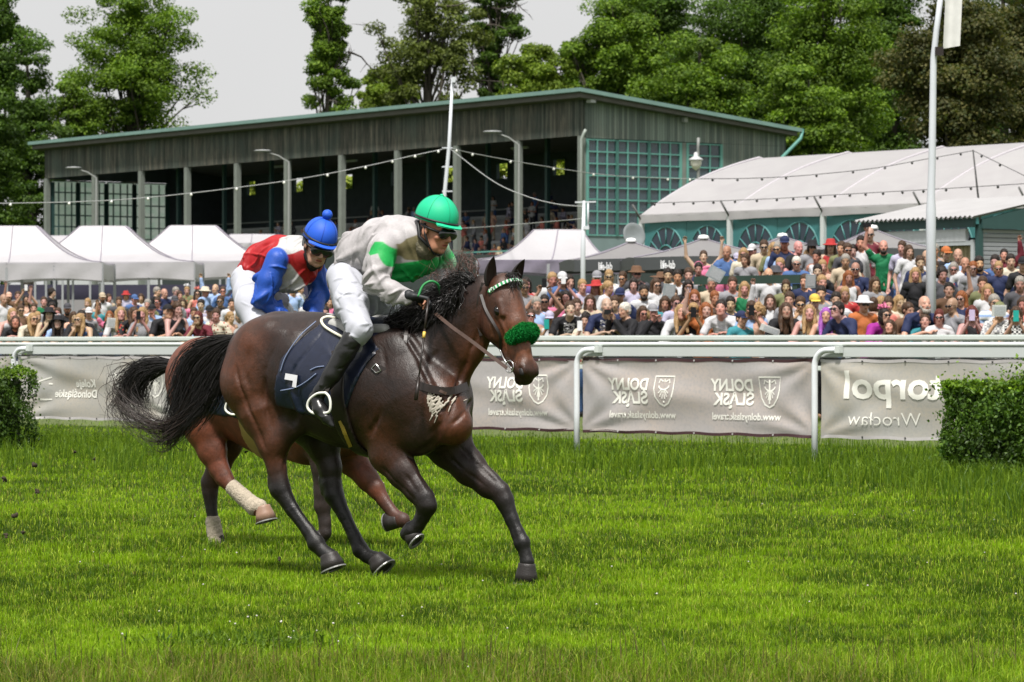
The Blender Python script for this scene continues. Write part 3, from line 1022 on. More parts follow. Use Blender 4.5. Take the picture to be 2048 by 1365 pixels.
# ================================================================ the bay behind
P2 = Plane(430, 24.3, 33)
B2, B2D, B2K = (0.105, 0.034, 0.018), (0.060, 0.022, 0.013), (0.016, 0.011, 0.010)
h2 = SDF()
P2.ch(h2, [(408, 758, 84), (470, 782, 92), (545, 805, 104), (625, 816, 110), (680, 822, 92), (715, 830, 62)], 0, 0.08, B2, 0.8)
for sg in (1, -1):
    P2.ch(h2, [(405, 740, 55), (392, 790, 60)], 0.12 * sg, 0.06, B2, 0.75)
    P2.ch(h2, [(640, 760, 50), (660, 840, 62)], 0.12 * sg, 0.06, B2, 0.62)
P2.ch(h2, [(392, 790, 56), (408, 850, 45), (424, 900, 31), (438, 938, 20), (448, 955, 19)], 0.13, 0.04, B2, 0.75)
P2.ch(h2, [(448, 955, 19), (466, 978, 13.5), (500, 1008, 12.5), (516, 1018, 15), (524, 1022, 15)], 0.13, 0.012, B2D, 0.8)
h2.cone(P2.pt(436, 950, 0.13), P2.pt(440, 962, 0.13), 0.026, 0.024, 0.02, B2D)
P2.ch(h2, [(440, 835, 52), (452, 885, 36), (438, 930, 25), (420, 966, 20)], -0.13, 0.04, B2D, 0.75)
P2.ch(h2, [(420, 966, 20), (420, 985, 17), (423, 1020, 12.5), (429, 1055, 12.5), (434, 1078, 15), (440, 1092, 13)], -0.13, 0.012, B2K, 0.8)
P2.ch(h2, [(665, 850, 52), (700, 915, 33), (735, 958, 23), (752, 978, 20)], -0.13, 0.04, B2, 0.75)
P2.ch(h2, [(752, 978, 20), (766, 1000, 14), (788, 1030, 13), (806, 1041, 15)], -0.13, 0.012, B2D, 0.8)
P2.ch(h2, [(806, 1041, 15), (795, 1043, 12.5)], -0.13, 0.012, B2K, 0.8)
P2.ch(h2, [(640, 860, 48), (648, 930, 28), (646, 985, 19), (645, 1012, 17), (650, 1045, 12), (650, 1066, 14)], 0.13, 0.03, B2K, 0.75)
P2.ch(h2, [(650, 1066, 14), (645, 1074, 12)], 0.13, 0.012, B2K, 0.8)
P2.ch(h2, [(680, 790, 72), (720, 765, 60), (760, 735, 50), (800, 705, 42)], -0.02, 0.06, B2, 0.52)
a2 = math.radians(33)
u2 = unit(np.array((math.cos(a2), -math.sin(a2), 0)) * 0.45 + np.array((0, 0, -0.89)))
w2 = np.array((-math.sin(a2), -math.cos(a2), 0))
v2 = np.cross(w2, u2); v2 = v2 if v2[2] > 0 else -v2
HO2 = P2.pt(822, 676, 0)
HL2 = horse_head(h2, HO2, u2, v2, w2, (B2, B2K, B2))
horse2 = empty('horse', P2.pt(520, HZ, 0).xy.to_3d(), 0, 'bay racehorse behind with bandaged hind legs and blue capped rider', 'horse')
U2 = mk_linker(horse2)
for s_ in (1, -1):
    U2(ear(Vector(HL2(0.015, -0.045, 0.08 * s_)), (0.1, 0, 1.0), w2, (math.cos(a2), -math.sin(a2), 0), MAT_EAR, MAT_EARI))
    U2(link('eye', SDF().ell(HL2(0.185, -0.038, 0.0985 * s_), (0.021, 0.017, 0.017)).mesh('eye', 0.006, col=False), M_('horse_eye', (0.006, 0.004, 0.003), 0.06)))
U2(link('body', h2.mesh('horse_body', 0.011, colk=0.03), MAT_COAT2))
U2(hoof(P2, None, (524, 1014), (531, 1042), 0.13, 14, 20, MAT_HOOF2, (1, 0, 0.2)))
U2(hoof(P2, None, (436, 1088), (442, 1108), -0.13, 14, 19, MAT_HOOF))
U2(hoof(P2, None, (797, 1043), (774, 1047), -0.13, 14, 17, MAT_HOOF, (0, 0, 1)))
U2(hoof(P2, None, (648, 1072), (634, 1083), 0.13, 13, 16, MAT_HOOF, (0, 0, 1)))
MAT_BAND = mat_cloth('bandage_cloth', (0.42, 0.36, 0.28), 0.85, 0.5, 40)
def bandage(pix, lat):
    b = SDF()
    P2.ch(b, pix, lat, 0.01, None, 0.85)
    ax_ = P2.pt(*pix[-1][:2], lat) - P2.pt(*pix[0][:2], lat)
    dv = unit(ax_)
    U2(link('leg_bandage', b.mesh('leg_bandage', 0.006, col=False, disp=lambda G: 0.0028 * np.abs(np.sin((G @ dv) * 95 + 1.5 * np.sin(G[..., 0] * 30)))), MAT_BAND))
bandage([(466, 976, 16), (488, 996, 16.5), (508, 1013, 18), (520, 1014, 15)], 0.13)
bandage([(426, 1044, 16), (429, 1062, 16), (433, 1086, 18)], -0.13)
tail2 = [
    PP(P2, 0.0, (342, 724), (305, 724), (272, 736), (250, 760), (240, 795)),
    PP(P2, 0.03, (342, 730), (306, 732), (278, 748), (262, 778), (262, 812)),
    PP(P2, 0.03, (342, 736), (312, 745), (292, 765), (284, 798), (296, 836)),
]
U2(strands('tail', tail2, 700, 0.0027, MAT_HAIR, None, 0.020, 0.014, 21, 14))
wisp2 = [
    PP(P2, 0.0, (300, 740), (255, 765), (228, 790), (222, 830), (240, 860)),
    PP(P2, 0.0, (300, 750), (262, 790), (250, 820), (290, 850), (330, 862)),
    PP(P2, 0.0, (290, 740), (260, 728), (235, 745), (222, 775), (232, 800)),
]
U2(strands('tail', wisp2, 150, 0.0026, MAT_TAILB, None, 0.03, 0.03, 23, 16))
b2 = SDF(); b2.P = [p for p in h2.P[:9]]
sp2 = [(470, 600), (460, 700), (412, 760), (398, 800), (398, 826), (450, 834), (500, 838), (560, 700), (580, 600)]
U2(link('saddle_cloth', b2.mesh('saddle_cloth', 0.013, patch_cut(P2, sp2, 0.25), col=False, grow=0.016, wr=[(5, 20, (0.2, 0, -1), (0.1, 0.3), (0.01, 0.02), 0.01)]), MAT_NAVY))
on_side([(408, 786), (414, 786), (420, 800), (417, 815), (408, 822), (402, 821), (411, 812), (413, 801)], 0.03, 'number_print', MAT_NUM, b2, U2)
sd2 = SDF()
P2.ch(sd2, [(478, 668, 12), (520, 676, 13), (600, 672, 11)], 0, 0.04)
for sg in (1, -1): P2.ch(sd2, [(488, 680, 12), (560, 690, 11)], 0.14 * sg, 0.04)
U2(link('saddle', sd2.mesh('saddle', 0.011, col=False), M_('grey_saddle_leather', (0.35, 0.35, 0.34), 0.45)))
gp2 = [(478, 700), (510, 700), (520, 890), (508, 930), (492, 930), (484, 880)]
U2(link('girth', b2.mesh('girth', 0.013, patch_cut(P2, gp2, 0.25), col=False, grow=0.022), M_('tan_webbing', (0.28, 0.2, 0.06), 0.6)))
# ---------------------------------------------------------------- people: skin with a face drawn in head coordinates
def mat_skin():
    """skin tone = object colour; eyes, brows, lips and shoes follow the 'hc' head coordinates"""
    t = NT('skin')
    hc = t.attr('hc').outputs['Vector']
    sp = t.n('ShaderNodeSeparateXYZ'); t.l(hc, sp.inputs[0])
    x, y, z = sp.outputs
    ax = t.math('ABSOLUTE', x)
    front = t.math('MULTIPLY', t.math('LESS_THAN', y, -0.035), t.math('GREATER_THAN', z, -0.13))
    def ellm(cx, cz, rx, rz, s0=1.0, s1=0.6, px=ax):
        a = t.math('POWER', t.math('DIVIDE', t.math('SUBTRACT', px, cx), rx), 2)
        b = t.math('POWER', t.math('DIVIDE', t.math('SUBTRACT', z, cz), rz), 2)
        return t.math('MULTIPLY', t.rng(t.math('ADD', a, b), s0, s1), front)
    base = t.n('ShaderNodeObjectInfo').outputs['Color']
    nz = t.noise(14, 3, t.obj())
    c = t.mix(t.rng(nz, 0.3, 0.7), t.mix(1.0, base, (0.9, 0.86, 0.84), 'MULTIPLY'), base)
    c = t.mix(t.math('MULTIPLY', ellm(0.042, -0.035, 0.03, 0.025, 1.0, 0.0), 0.35), c, (0.62, 0.22, 0.16))
    c = t.mix(t.math('MULTIPLY', ellm(0.031, 0.004, 0.021, 0.013, 1.0, 0.3), 0.7), c, t.mix(1.0, base, (0.42, 0.3, 0.26), 'MULTIPLY'))  # darker eye sockets, shade painted into the skin colour
    c = t.mix(t.math('MULTIPLY', ellm(0.031, 0.002, 0.0135, 0.0062), 0.6), c, (0.42, 0.38, 0.35))
    c = t.mix(ellm(0.031, 0.002, 0.0085, 0.0075), c, (0.02, 0.012, 0.01))
    c = t.mix(t.math('MULTIPLY', ellm(0.033, 0.0245, 0.021, 0.0045), 0.8), c, (0.05, 0.03, 0.02))
    c = t.mix(t.math('MULTIPLY', ellm(0.0, -0.062, 0.026, 0.0095), 0.75), c, (0.36, 0.08, 0.07))
    c = t.mix(ellm(0.0, -0.0625, 0.021, 0.0028), c, (0.06, 0.012, 0.012))
    c = t.mix(t.math('LESS_THAN', z, -1.53), c, (0.05, 0.05, 0.055))
    t.p.inputs['Subsurface Weight'].default_value = 0.0
    return t.fin(c, 0.52, 0.4)
MAT_SKIN = mat_skin()

def frame(c, fwd, up=(0, 0, 1), s=1.0):
    f = Vector(fwd).normalized()
    u = Vector(up)
    u = (u - f * u.dot(f)).normalized()
    y = -f
    x = y.cross(u)
    M = Matrix((x, y, u)).transposed().to_4x4() @ Matrix.Scale(s, 4)
    M.translation = Vector(c)
    return M

def head_prims(sd, M, col=None, fine=True, neck=None):
    R = np.array(M.to_3x3())
    s = float(np.linalg.norm(R[:, 0]))
    Rn = R / s
    o = np.array(M.translation)
    L = lambda *p: o + R @ np.array(p, float)
    sd.ell(L(0, 0.012, 0.035), np.array((0.074, 0.094, 0.090)) * s, Rn, 0.02, col)
    sd.ell(L(0, -0.022, -0.03), np.array((0.060, 0.068, 0.085)) * s, Rn, 0.02, col)
    sd.cone(L(-0.022, -0.04, -0.083), L(0.022, -0.04, -0.083), 0.030 * s, k=0.02, col=col)
    sd.ell(L(0, -0.068, -0.098), np.array((0.022, 0.018, 0.016)) * s, Rn, 0.012, col)
    sd.cone(L(0, -0.082, 0.008), L(0, -0.106, -0.032), 0.008 * s, 0.012 * s, 0.01, col)
    sd.cone(L(-0.011, -0.09, -0.037), L(0.011, -0.09, -0.037), 0.009 * s, k=0.008, col=col)
    sd.cone(L(-0.04, -0.072, 0.024), L(0.04, -0.072, 0.024), 0.013 * s, k=0.012, col=col)
    for q in (-1, 1):
        sd.ell(L(0.044 * q, -0.062, -0.025), np.array((0.02, 0.02, 0.018)) * s, Rn, 0.012, col)
        sd.ell(L(0.031 * q, -0.090, 0.003), np.array((0.015, 0.012, 0.010)) * s, Rn, 0.008, col, neg=True)
        sd.ell(L(0.031 * q, -0.077, 0.002), np.array((0.013, 0.011, 0.011)) * s, Rn, 0.004, col)
        sd.ell(L(0.077 * q, 0.01, -0.01), np.array((0.009, 0.02, 0.031)) * s, Rn, 0.006, col)
    sd.cone(L(-0.016, -0.082, -0.056), L(0.016, -0.082, -0.056), 0.009 * s, k=0.006, col=col)
    sd.cone(L(-0.014, -0.080, -0.070), L(0.014, -0.080, -0.070), 0.009 * s, k=0.006, col=col)
    if neck is not None:
        sd.cone(L(0, 0.018, -0.07), neck, 0.054 * s, 0.060 * s, 0.025, col)
    return L

def hand_prims(sd, w, d, n, side, curl=0.5, s=1.0, col=None, fr=0.0095):
    """palm, four fingers of different length with two bends and a thumb leaving the side of the palm.
    w wrist, d direction of the hand, n palm normal (fingers curl towards it), side +1/-1 = thumb side"""
    d, n = unit(d), np.array(n, float)
    n = unit(n - d * (n @ d))
    l = np.cross(d, n) * side
    w = np.array(w, float)
    sd.cone(w, w + d * 0.03 * s, 0.024 * s, 0.027 * s, 0.01, col, (n, 0.65))
    for q in (-0.5, 0.5):
        sd.cone(w + d * 0.03 * s + l * 0.018 * q * 2 * s, w + d * 0.078 * s + l * 0.024 * q * 2 * s, 0.019 * s, 0.017 * s, 0.012, col, (n, 0.72))
    for i, (fl, off) in enumerate(((0.066, 1.5), (0.076, 0.5), (0.071, -0.5), (0.055, -1.5))):
        b = w + d * (0.086 - abs(off) * 0.003) * s + l * off * 0.0205 * s
        a1, a2 = curl * 0.9, curl * 2.0
        d1 = d * math.cos(a1) + n * math.sin(a1) + l * off * 0.04
        m = b + unit(d1) * fl * 0.5 * s
        d2 = d * math.cos(a2) + n * math.sin(a2)
        e = m + unit(d2) * fl * 0.5 * s
        sd.cone(b, m, fr * s, fr * 0.93 * s, 0.004, col)
        sd.cone(m, e, fr * 0.93 * s, fr * 0.8 * s, 0.003, col)
    tb = w + d * 0.028 * s + l * 0.026 * s
    tm = tb + (d * 0.6 + l * 0.62 + n * 0.25) * 0.038 * s
    te = tm + (d * 0.85 + l * 0.15 + n * (0.3 + curl * 0.4)) * 0.032 * s
    sd.cone(tb, tm, 0.0125 * s, 0.011 * s, 0.008, col)
    sd.cone(tm, te, 0.011 * s, 0.0088 * s, 0.003, col)

SKIN_FAIR, SKIN_TAN = (0.46, 0.275, 0.20), (0.33, 0.18, 0.125)

def mat_cloth_col(name, fold=0.3, sc=18, rough=0.6, sheen=0.05):
    t = NT(name)
    o = t.obj()
    n = t.noise(sc, 4, o, 0.55, 1.5)
    c = t.attr('Col').outputs['Color']
    c = t.mix(t.rng(n, 0.3, 0.7), t.mix(1.0, c, (0.84, 0.84, 0.84), 'MULTIPLY'), c)
    t.bump(n, fold, 0.03)
    return t.fin(c, rough, 0.35, sheen=sheen)
MAT_SILK = mat_cloth_col('racing_silk', 0.08, 30, 0.52, 0.0)
MAT_BREECH = M_('white_breeches', (0.42, 0.43, 0.48), 0.7, 0.12, 6, bump=0.1, spec=0.25, bscale=40)
MAT_BOOT = M_('black_boot_leather', (0.012, 0.012, 0.012), 0.28, 0.4, 20, bump=0.15, bscale=30)
MAT_GLOVE = M_('black_glove', (0.012, 0.014, 0.017), 0.6, 0.4, 40)
MAT_LENS = M_('dark_goggle_lens', (0.012, 0.016, 0.022), 0.08, 0.3, 10, spec=0.8)
MAT_STRAP = M_('black_elastic', (0.01, 0.01, 0.011), 0.55)

def jockey(P, ref, label, spec):
    root = empty('person', P.pt(*spec['pelvis'][:2]).xy.to_3d(), 0, label, 'person', 'jockeys riding in the race')
    root.location.z = 1.0
    U = mk_linker(root)
    J = {k: np.array(P.pt(*v)) for k, v in spec['J'].items()}
    HM = frame(P.pt(*spec['head']), spec['fwd'], spec['up'], 1.10)
    # body: one continuous figure
    b = SDF()
    L = head_prims(b, HM, neck=J['neck'])
    b.chain([(J['pel'], 0.085), (J['belly'], 0.09), (J['chest'], 0.10), (J['neck'], 0.06)], 0.05)
    b.cone(J['shn'], J['shf'], 0.06, k=0.05)
    for q in 'nf':
        b.chain([(J['sh' + q], 0.05), (J['el' + q], 0.036), (J['wr' + q], 0.024)], 0.02)
        b.chain([(J['hip' + q], 0.075), (J['kn' + q], 0.042), (J['an' + q], 0.024), (J['toe' + q], 0.010)], 0.03)
        b.cone(J['pel'], J['hip' + q], 0.085, 0.07, 0.04)
        hand_prims(b, J['wr' + q], J['ha' + q] - J['wr' + q], (0.3, -0.3, -1), 1 if q == 'n' else -1, 0.95, 0.85)
    bo = U(link('body', b.mesh('jockey_body', 0.0065, col=False, hc=HM), MAT_SKIN, color=spec['skin']))
    # silks
    C = spec['cols']
    s = SDF()
    for st in spec['torso']:
        x, y, r, *rest = st
    q = [(P.pt(x, y, la), P.m(x, r), c) for x, y, r, la, c in spec['torso']]
    for (a, ra, c), (bb, rb, _) in zip(q[:-1], q[1:]):
        s.cone(a, bb, ra, rb, 0.05, c, (np.array(P.n), 0.95))
    for a, bb, r1, r2, c in spec['yoke']:
        s.cone(P.pt(*a), P.pt(*bb), P.m(a[0], r1), P.m(bb[0], r2), 0.035, c)
    for q_ in 'nf':
        for (a, ra, c), (bb, rb, _) in zip(spec['arm' + q_][:-1], spec['arm' + q_][1:]):
            s.cone(P.pt(*a), P.pt(*bb), P.m(a[0], ra), P.m(bb[0], rb), 0.02, c)
    U(link('racing_silks', s.mesh('racing_silks', 0.0062, colk=0.002, wr=[(spec['seed'], 34, spec['flow'], (0.16, 0.4), (0.018, 0.03), 0.019), (spec['seed'] + 1, 130, spec['flow'], (0.08, 0.3), (0.007, 0.013), 0.012)]), MAT_SILK))
    col = SDF().cone(L(0, 0.03, -0.105), J['neck'], 0.07, 0.082, 0.01)
    U(link('collar', col.mesh('collar', 0.007, col=False, wr=[(3, 24, (1, 0, 0.2), (0.05, 0.1), (0.005, 0.01), 0.006)]), spec['collar']))
    # breeches
    s = SDF()
    for a, bb, r1, r2 in spec['breech']:
        s.cone(P.pt(*a), P.pt(*bb), P.m(a[0], r1), P.m(bb[0], r2), 0.04)
    U(link('breeches', s.mesh('breeches', 0.0065, col=False, wr=[(spec['seed'] + 4, 18, [(0.3, 0, -1), (-0.2, 0.3, -1)], (0.14, 0.3), (0.015, 0.028), 0.015), (spec['seed'] + 3, 110, [(1, -0.4, 0.25), (1, 0.2, -0.4), (0.6, 0, -0.8)], (0.05, 0.14), (0.005, 0.009), 0.0075, 0.25)]), MAT_BREECH))
    # boots
    for q_ in 'nf':
        s = SDF()
        la = spec['boot'][q_]
        s.chain([(P.pt(*p_[:3]), P.m(p_[0], p_[3])) for p_ in la], 0.012)
        U(link('boot', s.mesh('boot', 0.007, col=False, wr=[(spec['seed'] + 5, 40, (1, 0.3, 0.1), (0.03, 0.08), (0.005, 0.01), 0.004)]), MAT_BOOT))
        g = SDF()
        hand_prims(g, J['wr' + q_], J['ha' + q_] - J['wr' + q_], (0.3, -0.3, -1), 1 if q_ == 'n' else -1, 0.95, 1.12)
        g.cone(J['wr' + q_] * 1.25 - J['ha' + q_] * 0.25, J['wr' + q_], 0.034, 0.03, 0.01)
        U(link('glove', g.mesh('glove', 0.006, col=False), MAT_GLOVE))
    # cap over a skull helmet
    m = MB()
    hM = HM @ Matrix.Translation((0, 0.016, 0.068)) @ Matrix.Rotation(math.radians(spec.get('captilt', 0)), 4, 'X')
    prof = [(0.112 * math.cos(a), 0.117 * math.sin(a)) for a in np.linspace(-0.22, math.pi / 2, 18)]
    m.lathe([(max(r, 0), z) for r, z in prof], (0, 0, 0), 32, None, 0.93, 1.10)
    me = m.mesh('cap', True)
    me.transform(hM)
    cap = U(link('cap', me, spec['capmat']))
    def add(mb, name, mat, par=cap, sm=True):
        me_ = mb.mesh(name, sm)
        me_.transform(hM)
        o = link(name, me_, mat, par)
        o.matrix_parent_inverse = par.matrix_parent_inverse.copy() if par is not bo else par.matrix_parent_inverse.copy()
        o.matrix_parent_inverse = Matrix.Translation(-root.location) if par is None else Matrix.Identity(4)
        return o
    pk = MB()
    pk.grid(lambda u, v: Vector(((u - 0.5) * 0.20, -0.088 - 0.040 * v * math.sin(math.pi * (0.12 + 0.76 * u)) - 0.035 * math.sin(math.pi * u), -0.016 - 0.010 * v)), 16, 4)
    pk.grid(lambda u, v: Vector(((u - 0.5) * 0.20, -0.088 - 0.040 * v * math.sin(math.pi * (0.12 + 0.76 * u)) - 0.035 * math.sin(math.pi * u), -0.021 - 0.010 * v)), 16, 4)
    add(pk, 'peak', spec['capmat'])
    if spec['pom']:
        pm = SDF().ell((0, 0, 0.142), (0.033, 0.033, 0.031))
        me_ = pm.mesh('pompom', 0.006, col=False, disp=lambda G: 0.004 * np.sin(G[..., 0] * 330) * np.sin(G[..., 1] * 300) * np.sin(G[..., 2] * 320))
    else:
        me_ = SDF().ell((0, 0, 0.118), (0.011, 0.011, 0.009)).mesh('cap_button', 0.003, col=False)
    me_.transform(hM)
    link(me_.name, me_, spec['capmat'], cap)
    for a in range(3):
        an = a * math.pi / 3 + 0.2
        mb = MB()
        mb.tube([((0.112 + 0.001) * math.cos(t_) * math.cos(an) * 0.93, 0.113 * math.cos(t_) * math.sin(an) * 1.10, 0.118 * math.sin(t_)) for t_ in np.linspace(-0.1, math.pi + 0.1, 28)], 0.0013, 5)
        add(mb, 'cap_seam', spec['seammat'])
    # dark strap along the rim, chin harness, goggles
    mb = MB()
    mb.tube([(0.115 * math.cos(t_) * 0.93, 0.115 * math.sin(t_) * 1.10, -0.012 + 0.03 * (math.sin(t_) * 0.5 + 0.5) * spec['rimtilt']) for t_ in np.linspace(0, 2 * math.pi, 40)], 0.006, 6)
    add(mb, 'cap_band', MAT_STRAP)
    hs_ = MB()
    for q in (-1, 1):
        hs_.tube([L(0.082 * q, 0.02, 0.03), L(0.079 * q, 0.0, -0.03), L(0.060 * q, -0.03, -0.085), L(0.03 * q, -0.05, -0.118), L(0, -0.055, -0.122)], 0.0075, 6)
        hs_.tube([L(0.080 * q, 0.07, 0.03), L(0.075 * q, 0.04, -0.05), L(0.060 * q, -0.03, -0.085)], 0.011, 6)
    me_ = hs_.mesh('harness', True)
    U(link('chin_harness', me_, MAT_STRAP))
    gg = SDF()
    gs = spec['gog']
    for q in (-1, 1):
        gg.ell(L(0.032 * q, -0.088, -0.002), (0.038 * gs, 0.024, 0.029 * gs), np.array(HM.to_3x3()), 0.012)
    gg.ell(L(0, -0.092, 0.006), (0.03, 0.014, 0.016 * gs), np.array(HM.to_3x3()), 0.01)
    U(link('goggles', gg.mesh('goggles', 0.0045, col=False), MAT_LENS))
    for q in (-1, 1):
        mb = MB().tube([L(0.062 * q, -0.075, 0.004), L(0.083 * q, -0.02, 0.010), L(0.086 * q, 0.04, 0.02)], 0.008, 6)
        U(link('goggle_strap', mb.mesh('goggle_strap', True), MAT_STRAP))
    hr = SDF().ell(L(0, 0.035, 0.0), (0.078, 0.085, 0.075), np.array(HM.to_3x3()), 0.01)
    U(link('hair', hr.mesh('jockey_hair', 0.007, col=False), M_('dark_brown_hair', (0.03, 0.018, 0.012), 0.6, 0.4, 60)))
    return root, U, J, L

def painter(P, base, regs):
    """garment colour: panels given as polygons on the plane beside the rider"""
    R_ = []
    for pix, lat, c in regs:
        q = [P.pt(x, y, lat) - P.O for x, y in pix]
        R_.append(([(v.dot(P.d), v.z) for v in q], np.array(c, float)))
    O, dd = np.array(P.O), np.array(P.d)
    def f(X):
        A_, H_ = (X - O) @ dd, (X - O)[:, 2]
        out = np.repeat(np.array(base, float)[None], len(X), 0)
        for poly, c in R_:
            w = np.clip(0.5 - poly_sd(poly, A_, H_) / 0.006, 0, 1)[:, None]
            out = out * (1 - w) + c * w
        return out
    return f
GREY, GRN, OLV = (0.40, 0.38, 0.39), (0.012, 0.36, 0.075), (0.17, 0.145, 0.075)
MAT_MUD = mat_cloth('muddy_collar', (0.13, 0.115, 0.07), 0.7, 0.6, 26)
MAT_CAPG = M_('green_cap_silk', (0.006, 0.44, 0.22), 0.6, 0.06, 8, spec=0.4)
MAT_CAPB = M_('blue_cap_silk', (0.012, 0.085, 0.52), 0.6, 0.25, 5, spec=0.4)
T1 = painter(P1, GREY, [([(796, 500), (812, 478), (838, 464), (852, 484), (864, 504), (832, 522), (806, 520)], 0.12, OLV), ([(776, 566), (783, 520), (800, 528), (830, 521), (868, 503), (872, 520), (845, 548), (805, 562)], 0.10, GRN)])
S1 = painter(P1, GREY, [([(738, 506), (752, 484), (768, 484), (790, 506), (788, 540), (776, 532), (764, 508), (750, 512)], 0.24, GRN)])
j1, UJ1, JJ1, LJ1 = jockey(P1, 338, 'jockey in green cap and grey and green silks crouching on the front horse', dict(
    pelvis=(690, 560), skin=(0.46, 0.22, 0.14), seed=11, flow=[(-0.8, 0.1, -0.5), (0.3, 0.1, -1), (-0.5, 0, -0.9)], collar=MAT_MUD,
    head=(872, 461, 0.02), fwd=(0.74, -0.62, -0.26), up=(0.08, 0, 1),
    J=dict(pel=(690, 560, 0), belly=(725, 510, 0), chest=(790, 490, 0), neck=(843, 474, 0), shn=(770, 500, 0.17), shf=(850, 492, -0.17),
           eln=(748, 570, 0.26), wrn=(824, 593, 0.19), han=(850, 600, 0.15), elf=(884, 555, -0.24), wrf=(878, 586, -0.02), haf=(868, 602, 0.08),
           hipn=(694, 575, 0.10), knn=(718, 662, 0.33), ann=(638, 788, 0.44), toen=(644, 818, 0.45), hipf=(704, 575, -0.10), knf=(776, 622, -0.30), anf=(720, 740, -0.33), toef=(745, 790, -0.33)),
    cols=None,
    torso=[(696, 548, 36, 0, T1), (722, 510, 44, 0, T1), (762, 492, 51, 0, T1), (798, 484, 50, 0, T1), (826, 480, 40, 0, T1), (844, 478, 26, 0, T1)],
    yoke=[((770, 497, 0.16), (835, 490, -0.14), 32, 33, T1), ((790, 520, 0.05), (848, 516, -0.04), 34, 30, T1)],
    armn=[((768, 498, 0.19), 27, S1), ((760, 528, 0.22), 27, S1), ((750, 564, 0.26), 22, GREY), ((785, 581, 0.23), 18, GREY), ((816, 590, 0.19), 12, GREY)],
    armf=[((850, 492, -0.18), 29, GREY), ((872, 506, -0.20), 28, GRN), ((882, 530, -0.23), 27, GREY), ((886, 552, -0.24), 24, GREY), ((880, 578, -0.06), 14, GREY)],
    breech=[((684, 554, 0), (704, 558, 0), 32, 32), ((692, 560, 0.09), (703, 608, 0.22), 36, 33), ((703, 608, 0.22), (720, 660, 0.33), 32, 24), ((720, 660, 0.33), (703, 684, 0.36), 23, 17),
            ((700, 562, -0.09), (745, 600, -0.22), 42, 32), ((745, 600, -0.22), (778, 622, -0.30), 30, 24)],
    boot=dict(n=[(703, 682, 0.36, 21), (690, 705, 0.38, 21), (664, 750, 0.42, 18), (642, 781, 0.44, 13.5), (631, 798, 0.44, 13.5), (641, 820, 0.45, 15), (654, 838, 0.46, 11), (665, 852, 0.46, 5)],
              f=[(768, 640, -0.32, 19), (730, 720, -0.33, 18), (712, 765, -0.33, 13), (740, 795, -0.34, 10)]),
    capmat=MAT_CAPG, seammat=M_('green_seam', (0.004, 0.30, 0.15), 0.5), pom=False, rimtilt=0.0, gog=1.22))
# shirt panels of white ribs, stirrup, whip
q = [P1.pt(636, 776, 0.36), P1.pt(617, 790, 0.36), P1.pt(613, 812, 0.37), P1.pt(625, 822, 0.38)]
UH = U1
st = [P1.pt(x, y, 0.48) for x, y in [(651, 786), (634, 788), (619, 800), (615, 815), (625, 826), (642, 827), (658, 824), (661, 808), (658, 794), (651, 786)]]
UH(tube_o('stirrup', st, 0.008, M_('white_stirrup', (0.75, 0.75, 0.68), 0.35), None, 8))
UH(strap('stirrup_leather', [P1.pt(700, 665, 0.31), P1.pt(680, 720, 0.38), P1.pt(652, 785, 0.46)], 0.02, 0.005, MAT_LEATHER, None))
wp = MB()
a_, b_ = P1.pt(857, 598, 0.17), P1.pt(832, 800, 0.38)
wp.tube([a_, a_.lerp(b_, 0.3)], 0.008, 8)
wp.tube([a_.lerp(b_, 0.3), a_.lerp(b_, 0.8)], [0.007, 0.0045], 8)
wp.tube([a_.lerp(b_, 0.78), b_], [0.011, 0.012], 8)
whip = wp.build('riding_whip', MAT_LEATHER, None, True)
tag(whip, 'long black riding whip held down by the jockey in the green cap', 'whip')
wb = MB(); wb.tube([a_.lerp(b_, 0.33), a_.lerp(b_, 0.39)], 0.0095, 8)
wb.build('whip_band', M_('yellow_band', (0.6, 0.42, 0.08), 0.5), whip, True)
gr = MB()
gp_ = crom([P1.pt(836, 594, 0.2), P1.pt(846, 572, 0.17), P1.pt(862, 563, 0.14), P1.pt(876, 570, 0.1), P1.pt(880, 590, 0.06)], 24)
gr.tube(gp_, 0.0075, 8)
UH(gr.build('rein_grip', M_('green_rubber_grip', (0.02, 0.22, 0.06), 0.6), None, True))

